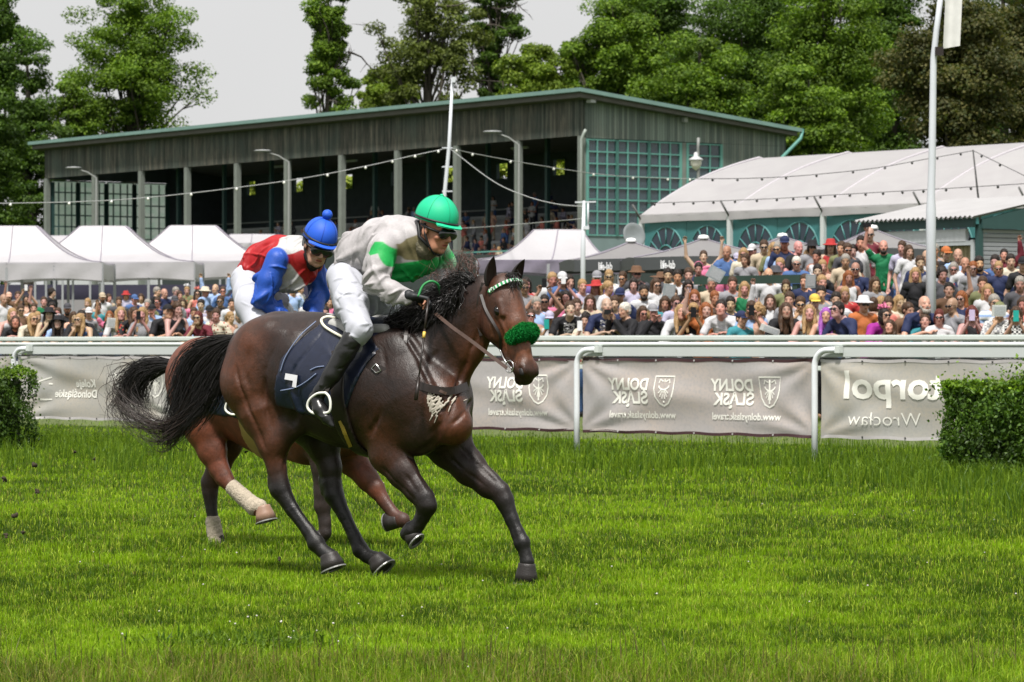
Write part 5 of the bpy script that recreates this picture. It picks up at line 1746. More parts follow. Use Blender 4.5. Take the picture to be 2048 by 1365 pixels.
def hedge(c, lx, ly, h, seed, label):
    root = empty('hedge', c, -math.pi / 4, label, 'hedge')
    rg = np.random.RandomState(seed)
    P_, N_ = [], []
    n = 26000
    u = rg.rand(n, 3)
    face = rg.choice(4, n, p=[0.42, 0.2, 0.18, 0.2])
    x = (u[:, 0] - 0.5) * lx; y = (u[:, 1] - 0.5) * ly; z = u[:, 2] * h
    nr = np.zeros((n, 3))
    depth = np.abs(rg.randn(n)) * 0.05
    f0 = face == 0; y[f0] = -ly / 2 + depth[f0]; nr[f0] = (0, -1, 0)
    f1 = face == 1; x[f1] = -lx / 2 + depth[f1]; nr[f1] = (-1, 0, 0)
    f2 = face == 2; x[f2] = lx / 2 - depth[f2]; nr[f2] = (1, 0, 0)
    f3 = face == 3; z[f3] = h - depth[f3]; nr[f3] = (0, 0, 1)
    P_ = np.stack([x, y, z], 1)
    bulge = 0.22 * (vnoise(x * 3 + 50, z * 3 + y * 3 + 50, seed, 1.0) - 0.5)
    P_ += nr * bulge[:, None]
    cut_ = rg.rand(n) < 0.13
    P_[cut_] += nr[cut_] * rg.rand(cut_.sum(), 1) ** 2 * 0.22 + rg.randn(cut_.sum(), 3) * 0.02
    V, Fq, C = leafcloud(P_, nr, np.full(n, 0.022), seed, (0.022, 0.060, 0.005), (0.075, 0.14, 0.012), 0.8)
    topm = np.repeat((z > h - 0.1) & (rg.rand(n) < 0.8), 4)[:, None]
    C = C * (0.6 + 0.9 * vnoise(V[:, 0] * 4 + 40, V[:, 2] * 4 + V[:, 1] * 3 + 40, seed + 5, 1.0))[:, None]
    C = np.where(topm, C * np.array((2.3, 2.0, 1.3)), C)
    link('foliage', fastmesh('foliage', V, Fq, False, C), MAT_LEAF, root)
    core = MB().box((0, 0, h / 2 - 0.04), (lx - 0.34, ly - 0.34, h - 0.2))
    core.build('branches', M_('hedge_twigs', (0.012, 0.018, 0.006), 0.95), root)
    return root
hr_ = FP(2016, -2.3)
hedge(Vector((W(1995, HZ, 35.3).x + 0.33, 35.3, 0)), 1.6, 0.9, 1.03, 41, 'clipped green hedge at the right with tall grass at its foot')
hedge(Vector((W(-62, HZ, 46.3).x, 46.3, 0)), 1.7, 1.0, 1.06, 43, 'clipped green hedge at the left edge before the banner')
# ---------------------------------------------------------------- spectators
COLS = dict(white=(0.52, 0.52, 0.54), black=(0.014, 0.014, 0.017), navy=(0.018, 0.026, 0.075), red=(0.36, 0.03, 0.03), grey=(0.24, 0.24, 0.26), beige=(0.45, 0.37, 0.27), cream=(0.55, 0.50, 0.40),
            blue=(0.06, 0.12, 0.28), lightblue=(0.30, 0.42, 0.66), lilac=(0.40, 0.38, 0.50), pink=(0.60, 0.16, 0.28), green=(0.008, 0.14, 0.055), teal=(0.04, 0.22, 0.26), burgundy=(0.13, 0.018, 0.03),
            coral=(0.52, 0.16, 0.13), magenta=(0.30, 0.02, 0.24), orange=(0.42, 0.13, 0.04), olive=(0.16, 0.17, 0.08), brown=(0.13, 0.07, 0.04), yellow=(0.62, 0.45, 0.08), purple=(0.13, 0.09, 0.26), darkgrey=(0.06, 0.06, 0.07), peach=(0.60, 0.36, 0.27))
HAIRC = dict(d=(0.016, 0.011, 0.009), n=(0.055, 0.03, 0.017), y=(0.32, 0.21, 0.105), g=(0.26, 0.25, 0.24), r=(0.22, 0.075, 0.025), v=(0.30, 0.09, 0.42), w=(0.55, 0.54, 0.52), f=(0.10, 0.02, 0.015))
HAIRN = dict(d='dark', n='brown', y='blond', g='grey', r='ginger', v='violet', w='white', f='dark red')
HTYPE = dict(s='short', b='bobbed', l='long', p='tied back', c='curly')

def objcol_mat(name, pat=None, rough=0.75, hair=False, fold=0.3):
    t = NT(name)
    o = t.obj()
    base = t.n('ShaderNodeObjectInfo').outputs['Color']
    n = t.noise(12, 4, o, 0.6, 1.2)
    c = t.mix(t.rng(n, 0.3, 0.7), t.mix(1.0, base, (0.8, 0.8, 0.8), 'MULTIPLY'), base)
    if hair:
        n = t.noise(40, 4, t.scaled(o, (3, 3, 0.5)), 0.6, 0.5)
        c = t.mix(t.rng(n, 0.35, 0.65), t.mix(1.0, base, (0.45, 0.42, 0.4), 'MULTIPLY'), t.mix(1.0, base, (1.35, 1.3, 1.2), 'MULTIPLY'))
    if pat == 'stripe':
        sp = t.n('ShaderNodeSeparateXYZ'); t.l(o, sp.inputs[0])
        s = t.math('GREATER_THAN', t.math('SINE', t.math('MULTIPLY', sp.outputs[2], 75)), 0.0)
        c = t.mix(s, c, (0.62, 0.62, 0.63))
    if pat == 'floral':
        v = t.n('ShaderNodeTexVoronoi'); v.inputs['Scale'].default_value = 17; t.l(o, v.inputs['Vector'])
        k = t.math('LESS_THAN', v.outputs['Distance'], 0.34)
        c = t.mix(k, c, t.mix(t.rng(v.outputs['Color'], 0.2, 0.8), (0.35, 0.03, 0.03), (0.10, 0.12, 0.06)))
    if pat == 'print':
        sp = t.n('ShaderNodeSeparateXYZ'); t.l(o, sp.inputs[0])
        bx = t.math('MULTIPLY', t.math('LESS_THAN', t.math('ABSOLUTE', sp.outputs[0]), 0.085), t.math('LESS_THAN', t.math('ABSOLUTE', t.math('SUBTRACT', sp.outputs[2], 1.25)), 0.07))
        bx = t.math('MULTIPLY', bx, t.math('LESS_THAN', sp.outputs[1], 0.0))
        nn = t.math('GREATER_THAN', t.noise(28, 1, t.scaled(o, (1, 1, 1.6))), 0.5)
        sw = t.math('GREATER_THAN', t.n('ShaderNodeSeparateColor').outputs[0], 2.0)
        c = t.mix(t.math('MULTIPLY', bx, nn), c, t.mix(1.0, (0.6, 0.6, 0.62), (1.0, 1.0, 1.0), 'MULTIPLY'))
    if pat == 'check':
        ck_ = t.n('ShaderNodeTexChecker'); ck_.inputs['Scale'].default_value = 28; t.l(o, ck_.inputs['Vector'])
        c = t.mix(t.math('MULTIPLY', ck_.outputs['Fac'], 0.8), c, (0.62, 0.62, 0.6))
    t.bump(n, fold, 0.02)
    return t.fin(c, rough, 0.25)
MAT_TOP = {k or 'plain': objcol_mat('clothing_' + (k or 'plain'), k) for k in (None, 'stripe', 'floral', 'print', 'check')}
MAT_PHAIR = objcol_mat('hair', None, 0.5, True)
MAT_HAT = objcol_mat('hat_fabric', None, 0.8)

POSES = {   # lean, ((elbow),(wrist),(hand direction)) image-left arm, image-right arm; nod, hand curl
    'A': (3, ((-0.27, 0.02, 1.12), (-0.26, -0.10, 0.88), (0, -0.2, -1)), ((0.27, 0.02, 1.12), (0.25, -0.11, 0.88), (0, -0.2, -1)), 4),
    'B': (30, ((-0.30, -0.36, 1.06), (-0.08, -0.52, 1.15), (1, -0.1, 0)), ((0.30, -0.36, 1.06), (0.10, -0.56, 1.17), (-1, -0.1, 0)), -12),
    'C': (8, ((-0.25, -0.24, 1.16), (-0.06, -0.36, 1.46), (0.3, -0.3, 1)), ((0.25, -0.24, 1.16), (0.07, -0.36, 1.45), (-0.3, -0.3, 1)), 2),
    'D': (4, ((-0.28, -0.16, 1.50), (-0.09, -0.26, 1.76), (0.3, -0.2, 1)), ((0.28, -0.16, 1.50), (0.09, -0.26, 1.75), (-0.3, -0.2, 1)), -4),
    'E': (6, ((-0.27, -0.08, 1.13), (-0.05, -0.30, 1.24), (0.5, -0.6, 0.6)), ((0.27, -0.08, 1.13), (0.07, -0.30, 1.22), (-0.5, -0.6, 0.6)), 2),
    'F': (2, ((-0.33, -0.06, 1.60), (-0.29, -0.12, 1.86), (0, -0.1, 1)), ((0.27, 0.0, 1.12), (0.20, -0.18, 0.95), (-0.2, -0.5, -0.6)), -6),
    'R': (2, ((-0.27, 0.0, 1.12), (-0.20, -0.18, 0.95), (0.2, -0.5, -0.6)), ((0.33, -0.06, 1.60), (0.29, -0.12, 1.86), (0, -0.1, 1)), -6),
    'G': (4, ((-0.28, -0.08, 1.14), (0.06, -0.25, 1.17), (1, 0, 0.1)), ((0.28, -0.08, 1.12), (-0.06, -0.22, 1.14), (-1, 0, 0.1)), 0),
    'H': (0, ((-0.34, 0.0, 1.60), (-0.36, -0.04, 1.86), (0, 0, 1)), ((0.34, 0.0, 1.60), (0.36, -0.04, 1.86), (0, 0, 1)), -8),
    'I': (8, ((-0.25, -0.22, 1.14), (-0.07, -0.28, 1.40), (0.4, 0.1, 1)), ((0.28, -0.10, 1.10), (0.06, -0.28, 1.10), (-1, -0.2, 0)), 6),
    'J': (26, ((-0.24, -0.42, 1.10), (-0.05, -0.44, 1.34), (0.2, 0.2, 1)), ((0.28, -0.36, 1.06), (0.04, -0.52, 1.12), (-1, -0.1, 0)), -8),
    'S': (8, ((-0.24, -0.12, 0.76), (-0.12, -0.36, 0.66), (0.3, -0.8, -0.2)), ((0.24, -0.12, 0.76), (0.12, -0.36, 0.66), (-0.3, -0.8, -0.2)), 0),
}
def pose_joints(p):
    lean, la, ra, nod = POSES[p]
    sit = p == 'S'
    hz = 0.50 if sit else 0.93
    a = math.radians(lean)
    up, fw = math.cos(a), -math.sin(a)
    T = lambda x, d, z: np.array((x, fw * z + up * d * 1.0, hz + up * z - fw * d * -1.0 * 0 ))
    J = dict(pel=T(0, 0, 0), belly=T(0, -0.005, 0.14), chest=T(0, -0.01, 0.34), sh=(T(-0.17, 0, 0.465), T(0.17, 0, 0.465)), neck=T(0, 0.01, 0.50))
    hc = T(0, -0.02, 0.665)
    J['HM'] = frame(hc, (0, -1, -math.sin(math.radians(nod))), (0, 0, 1), 0.98)
    J['arms'] = (la, ra)
    if sit:
        J['legs'] = [((q * 0.09, 0, 0.5), (q * 0.13, -0.42, 0.50), (q * 0.13, -0.40, 0.09)) for q in (-1, 1)]
    else:
        J['legs'] = [((q * 0.09, 0, 0.90), (q * 0.105, -0.01, 0.50), (q * 0.11, 0.03, 0.08)) for q in (-1, 1)]
    return J
_PM = {}
def pmesh(kind, pose, vox=0.0125):
    key = (kind, pose)
    if key in _PM: return _PM[key]
    J = pose_joints(pose)
    s = SDF()
    g = 0.0
    if kind == 'body':
        head_prims(s, J['HM'], neck=J['neck'])
        s.cone((-0.05, 0, J['pel'][2]), (0.05, 0, J['pel'][2]), 0.115, k=0.05, sq=((0, 1, 0), 0.8))
        s.chain([(J['pel'], 0.12), (J['belly'], 0.115), (J['chest'], 0.125)], 0.05, sq=((0, 1, 0), 0.78))
        s.cone(J['sh'][0] * (0.8, 1, 1), J['sh'][1] * (0.8, 1, 1), 0.062, k=0.05)
        for i, (el, wr, hd) in enumerate(J['arms']):
            s.cone(J['neck'] + (0, 0, 0.045), J['sh'][i] * (0.75, 1, 1), 0.045, 0.045, 0.03)
            s.cone(J['sh'][i], el, 0.050, 0.040, 0.03)
            s.cone(el, wr, 0.040, 0.025, 0.015)
            hand_prims(s, wr, hd, (0, -0.2, -1) if abs(hd[2]) < 0.7 else (0, -1, 0), 1 if i else -1, 0.7, 0.97, fr=0.0105)
        for hp_, kn, an in J['legs']:
            s.chain([(hp_, 0.088), (kn, 0.056), (an, 0.037)], 0.03)
            s.cone((an[0], an[1], 0.045), (an[0] * 1.1, an[1] - 0.17, 0.035), 0.042, 0.035, 0.02)
        me = s.mesh('person_body', vox, col=False, hc=J['HM'])
    elif kind.startswith('top') or kind.startswith('dress'):
        sl = kind.split('_')[1]
        g = 0.016
        s.cone((-0.05, 0, J['pel'][2] - 0.02), (0.05, 0, J['pel'][2] - 0.02), 0.125 + g, k=0.05, sq=((0, 1, 0), 0.8))
        s.chain([(J['pel'], 0.122 + g), (J['belly'], 0.116 + g), (J['chest'], 0.126 + g)], 0.05, sq=((0, 1, 0), 0.80))
        f = 0.80 if sl != 'n' else 0.62
        for i in (0, 1):
            if sl != 'n': s.cone(J['neck'] + (0, 0, 0.02), J['sh'][i] * (0.8, 1, 1), 0.045 + g * 0.8, 0.046 + g, 0.02)
        s.cone(J['sh'][0] * (f, 1, 1) - (0, 0, 0.01), J['sh'][1] * (f, 1, 1) - (0, 0, 0.01), 0.058 + g, k=0.04)
        for i, (el, wr, hd) in enumerate(J['arms']):
            el, wr = np.array(el), np.array(wr)
            if sl == 's':
                s.cone(J['sh'][i], J['sh'][i] * 0.42 + el * 0.58, 0.052 + g * 0.6, 0.052 + g * 0.5, 0.02)
            elif sl == 'l':
                s.cone(J['sh'][i], el, 0.053 + g, 0.043 + g, 0.03)
                s.cone(el, wr * 0.93 + el * 0.07, 0.043 + g, 0.031 + g * 0.7, 0.015)
        if kind.startswith('dress'):
            s.cone((0, 0, 0.86), (0, 0, 0.52), 0.17, 0.24, 0.05, sq=((0, 1, 0), 0.8))
        me = s.mesh('garment', 0.0125, col=False, wr=[(3 + ord(pose), 70, [(0.3, 0, -1), (-0.4, 0.1, -0.8), (0.8, 0, -0.5)], (0.12, 0.36), (0.014, 0.026), 0.013)])
    elif kind == 'trousers':
        s.cone((-0.05, 0, J['pel'][2]), (0.05, 0, J['pel'][2]), 0.116, k=0.05, sq=((0, 1, 0), 0.85))
        for hp_, kn, an in J['legs']:
            s.chain([(hp_, 0.094), (kn, 0.074), (tuple(np.array(an) + (0, 0, 0.02)), 0.058)], 0.03)
        me = s.mesh('trousers', 0.014, col=False, wr=[(17, 50, [(1, 0, 0.2), (0.2, 0, -1)], (0.06, 0.2), (0.014, 0.02), 0.010)])
    _PM[key] = me
    return me
_HM = {}
def hair_mesh(tp):
    if tp in _HM: return _HM[tp]
    s = SDF()
    s.ell((0, 0.018, 0.046), (0.083, 0.101, 0.092), k=0.01)
    if tp == 's':
        s.ell((0, 0.045, -0.01), (0.077, 0.07, 0.06), k=0.02)
    if tp == 'b':
        s.ell((0, 0.03, -0.03), (0.096, 0.085, 0.105), k=0.02)
    if tp in 'l':
        for q in (-1, 1):
            s.chain([((0.062 * q, 0.03, 0.03), 0.045), ((0.078 * q, 0.02, -0.12), 0.040), ((0.088 * q, -0.035, -0.30), 0.022)], 0.03)
        s.chain([((0, 0.07, 0.03), 0.06), ((0, 0.08, -0.15), 0.07), ((0, 0.075, -0.30), 0.05)], 0.03)
    if tp == 'p':
        s.chain([((0, 0.10, 0.05), 0.035), ((0, 0.15, 0.0), 0.035), ((0.02, 0.15, -0.16), 0.018)], 0.02)
    if tp == 'c':
        r_ = random.Random(4)
        for _ in range(60):
            a, b = r_.uniform(0, 6.28), r_.uniform(-0.9, 1.5)
            s.ell((0.085 * math.cos(a) * math.cos(b), 0.03 + 0.09 * math.sin(a) * math.cos(b), 0.03 + 0.105 * math.sin(b)), (0.024,) * 3, k=0.006)
    if tp in 'bl':
        s.ell((0, -0.085, -0.03), (0.052, 0.07, 0.082), k=0.008, neg=True)
        s.ell((0, -0.085, -0.12), (0.05, 0.08, 0.10), k=0.008, neg=True)
    else:
        s.ell((0, -0.10, -0.035), (0.078, 0.085, 0.088), k=0.008, neg=True)
    me = s.mesh('hair', 0.008, col=False, disp=lambda G: 0.003 * np.sin(G[..., 0] * 190 + 2 * np.sin(G[..., 2] * 40)) + 0.002 * np.sin(G[..., 1] * 170))
    _HM[tp] = me
    return me
def _lm(name, fn):
    if name not in _HM: _HM[name] = fn()
    return _HM[name]
def hat_mesh(kind):
    def cap_():
        m = MB()
        m.lathe([(0.088 * math.cos(a), 0.055 + 0.088 * math.sin(a)) for a in np.linspace(-0.12, math.pi / 2 - 0.001, 10)], (0, 0.012, 0), 20, None, 0.98, 1.18)
        m.grid(lambda u, v: Vector(((u - 0.5) * 0.15, -0.085 - 0.075 * v * math.sin(math.pi * (0.15 + 0.7 * u)), 0.05 - 0.02 * v)), 10, 4)
        m.grid(lambda u, v: Vector(((u - 0.5) * 0.15, -0.085 - 0.075 * v * math.sin(math.pi * (0.15 + 0.7 * u)), 0.045 - 0.02 * v)), 10, 4)
        return m.mesh('cap', True)
    def brim(r, crown, name):
        m = MB()
        m.lathe([(0.0, 0.055 + crown), (0.06, 0.058 + crown), (0.082, 0.04 + crown), (0.094, 0.06), (r * 0.8, 0.050), (r, 0.040), (r, 0.034), (r * 0.8, 0.043), (0.09, 0.052)], (0, 0.012, 0), 24, None, 1.0, 1.12)
        return m.mesh(name, True)
    if kind == 'cap': return _lm('cap', cap_)
    if kind == 'hat': return _lm('hat', lambda: brim(0.155, 0.085, 'hat'))
    if kind == 'sun': return _lm('sun', lambda: brim(0.215, 0.075, 'sun_hat'))
    if kind == 'band':
        return _lm('band', lambda: MB().tube([(0.079 * math.cos(a), 0.02 + 0.02, 0.045 + 0.088 * math.sin(a)) for a in np.linspace(0, math.pi, 14)], 0.014, 6).mesh('headband', True))
    if kind == 'fas':
        def f():
            s = SDF()
            r_ = random.Random(8)
            for _ in range(34):
                d = unit((r_.uniform(-1, 1), r_.uniform(-0.6, 0.6), r_.uniform(0.1, 1)))
                s.cone(np.array((0.0, 0.0, 0.11)), np.array((0, 0, 0.11)) + d * r_.uniform(0.07, 0.12), 0.016, 0.008, 0.004)
            return s.mesh('fascinator', 0.009, col=False)
        return _lm('fas', f)
def glasses_mesh():
    def f():
        s = SDF()
        for q in (-1, 1):
            s.ell((0.032 * q, -0.098, 0.002), (0.028, 0.012, 0.020), k=0.006)
            s.cone((0.058 * q, -0.092, 0.006), (0.082 * q, 0.0, 0.006), 0.006, k=0.004)
        s.cone((-0.01, -0.108, 0.004), (0.01, -0.108, 0.004), 0.006, k=0.003)
        return s.mesh('glasses', 0.006, col=False)
    return _lm('gl', f)
def beard_mesh():
    def f():
        s = SDF()
        s.ell((0, -0.055, -0.098), (0.052, 0.045, 0.042), k=0.02)
        for q in (-1, 1): s.cone((0.03 * q, -0.06, -0.095), (0.064 * q, -0.01, -0.02), 0.022, 0.016, 0.02)
        s.cone((-0.02, -0.094, -0.051), (0.02, -0.094, -0.051), 0.009, k=0.01)
        s.ell((0, -0.095, -0.066), (0.022, 0.03, 0.010), k=0.004, neg=True)
        return s.mesh('beard', 0.007, col=False)
    return _lm('beard', f)
MAT_SPEC = M_('dark_glasses', (0.012, 0.012, 0.014), 0.15, 0.2, 10)
def mat_clear():
    t = NT('clear_glasses')
    return t.fin((0.10, 0.08, 0.07), 0.15, 0.6)

POSEN = dict(A='standing', B='leaning on the rail', C='filming with a phone', D='holding a phone high', E='clapping', F='raising one arm', R='raising one arm', G='arms folded', H='both arms raised', I='hand at the chin', J='leaning with chin on hand', S='seated')
PLACES = [(30, 'at the far left edge'), (75, 'under the leftmost tent'), (120, 'by the first tent leg'), (165, 'left of the white shirted bearded man'), (212, 'near the second tent leg'), (262, 'below the middle left tent'), (300, 'left of the man in a suit'), (340, 'near the man in a blue suit'), (385, 'near the coral hat woman'), (425, 'right of the coral hat woman'), (480, 'just behind the rear jockey'), (610, 'between the two jockeys'), (730, 'just left of the front jockey'),
          (1070, 'beside the horse muzzle'), (1110, 'just right of the horse head'), (1150, 'left of the thin white mast'), (1185, 'by the thin white mast'), (1225, 'near the red brimmed hat'), (1262, 'below the left parasol text'), (1300, 'between the two parasol texts'), (1345, 'below the right parasol text'), (1385, 'near the tall white shirted man'), (1425, 'left of the green platform'), (1470, 'by the green platform edge'), (1520, 'in front of the green platform'), (1570, 'near the green platform right end'),
          (1610, 'below the white marquee'), (1650, 'near the violet haired girl'), (1690, 'near the boy in jeans'), (1735, 'left of the bearded man in green'), (1785, 'by the bearded man in green'), (1822, 'by the blue bicycle'), (1860, 'just left of the flagpole'), (1900, 'just right of the flagpole'), (1940, 'in front of the kiosk window'), (1985, 'left of the grey shutter'), (2020, 'in front of the grey shutter'), (2200, 'at the far right edge')]

def make_person(loc, H, yaw, who, topc, sl, hair, ext, pose, label, group, pat='plain', tr='navy', skin=None, lowdetail=False, xs=None):
    s = H / 1.75
    wx = {'m': 1.0, 'w': 0.93, 'c': 0.98}[who]
    root = empty('person', loc, yaw, label, 'person', group, (s * wx, s, s))
    rr = random.Random(int(loc[0] * 977 + loc[1] * 131))
    sk = skin or tuple(v * rr.uniform(0.85, 1.15) for v in (SKIN_FAIR if rr.random() < 0.7 else SKIN_TAN))
    link('body', pmesh('body', pose), MAT_SKIN, root, color=sk)
    J = pose_joints(pose)
    kind = ('dress_' if 'dress' in ext else 'top_') + sl
    link('dress' if 'dress' in ext else 'shirt', pmesh(kind, pose), MAT_TOP[pat], root, color=COLS[topc])
    if 'dress' not in ext:
        link('trousers', pmesh('trousers', pose if pose == 'S' else 'A'), MAT_TOP['plain'], root, color=COLS[tr])
    HMx = J['HM'] @ Matrix.Translation((0, 0, 0))
    if who == 'c': HMx = HMx @ Matrix.Scale(1.0, 4)
    ty = hair[1]
    if ty != '0':
        link('hair', hair_mesh(ty), MAT_PHAIR, root, HMx, HAIRC[hair[0]])
    for e in ext:
        if ':' in e:
            k, c = e.split(':')
            nm = dict(cap='cap', hat='hat', sun='sun_hat', fas='fascinator', band='headband')[k]
            link(nm, hat_mesh(k), MAT_HAT, root, HMx, COLS[c])
        elif e in ('sg', 'gl'):
            link('sunglasses' if e == 'sg' else 'glasses', glasses_mesh(), MAT_SPEC, root, HMx)
        elif e == 'beard':
            link('beard', beard_mesh(), MAT_PHAIR, root, HMx, HAIRC[hair[0]])
    return root, s, wx

_phone_me = None
def phlab(t):
    w = t.split()
    for d in ('just', 'haired', 'the', 'and', 'of', 'the'):
        while len(w) > 16 and d in w[5:]: w.pop(5 + w[5:].index(d))
    return ' '.join(w[:16])
def phone(root, s, wx, pose, col, desc):
    global _phone_me
    if _phone_me is None:
        m = MB().box((0, 0, 0), (0.078, 0.012, 0.155))
        _phone_me = m.mesh('phone', bevel=0.004)
        m = MB().lathe([(0, 0), (0.008, 0), (0.008, 0.004), (0, 0.004)], (0.02, 0.006, 0.055), 10, Matrix.Rotation(-math.pi / 2, 3, 'X'))
    pos = {'C': (0, -0.44, 1.57), 'D': (0, -0.33, 1.90), 'I': (-0.05, -0.36, 1.50), 'F': (-0.29, -0.18, 1.98), 'E': (0.01, -0.40, 1.33), 'B': (0, -0.64, 1.24), 'J': (0, -0.5, 1.4)}[pose]
    o = bpy.data.objects.new('phone', _phone_me)
    COL.objects.link(o)
    if not _phone_me.materials: _phone_me.materials.append(MAT_PH)
    M = Matrix.Translation(root.location) @ Matrix.Rotation(root.rotation_euler.z, 4, 'Z') @ Matrix.Diagonal((s * wx, s, s, 1)) @ Matrix.Translation(pos)
    if col == 'wide': M = M @ Matrix.Rotation(math.pi / 2, 4, 'Y')
    M2 = Matrix.Translation(M.translation) @ Matrix.Rotation(root.rotation_euler.z, 4, 'Z') @ (Matrix.Rotation(math.pi / 2, 4, 'Y') if col == 'wide' else Matrix.Identity(4))
    o.matrix_world = M2
    o.color = (*dict(black=(0.01, 0.01, 0.012), wide=(0.01, 0.01, 0.012), white=(0.7, 0.7, 0.72), teal=(0.02, 0.32, 0.28), lilac=(0.5, 0.42, 0.6))[col], 1)
    tag(o, phlab(('black' if col == 'wide' else col) + ' phone held by the ' + desc), 'phone')
    return o
MAT_PH = objcol_mat('phone_case', None, 0.3, fold=0.0)

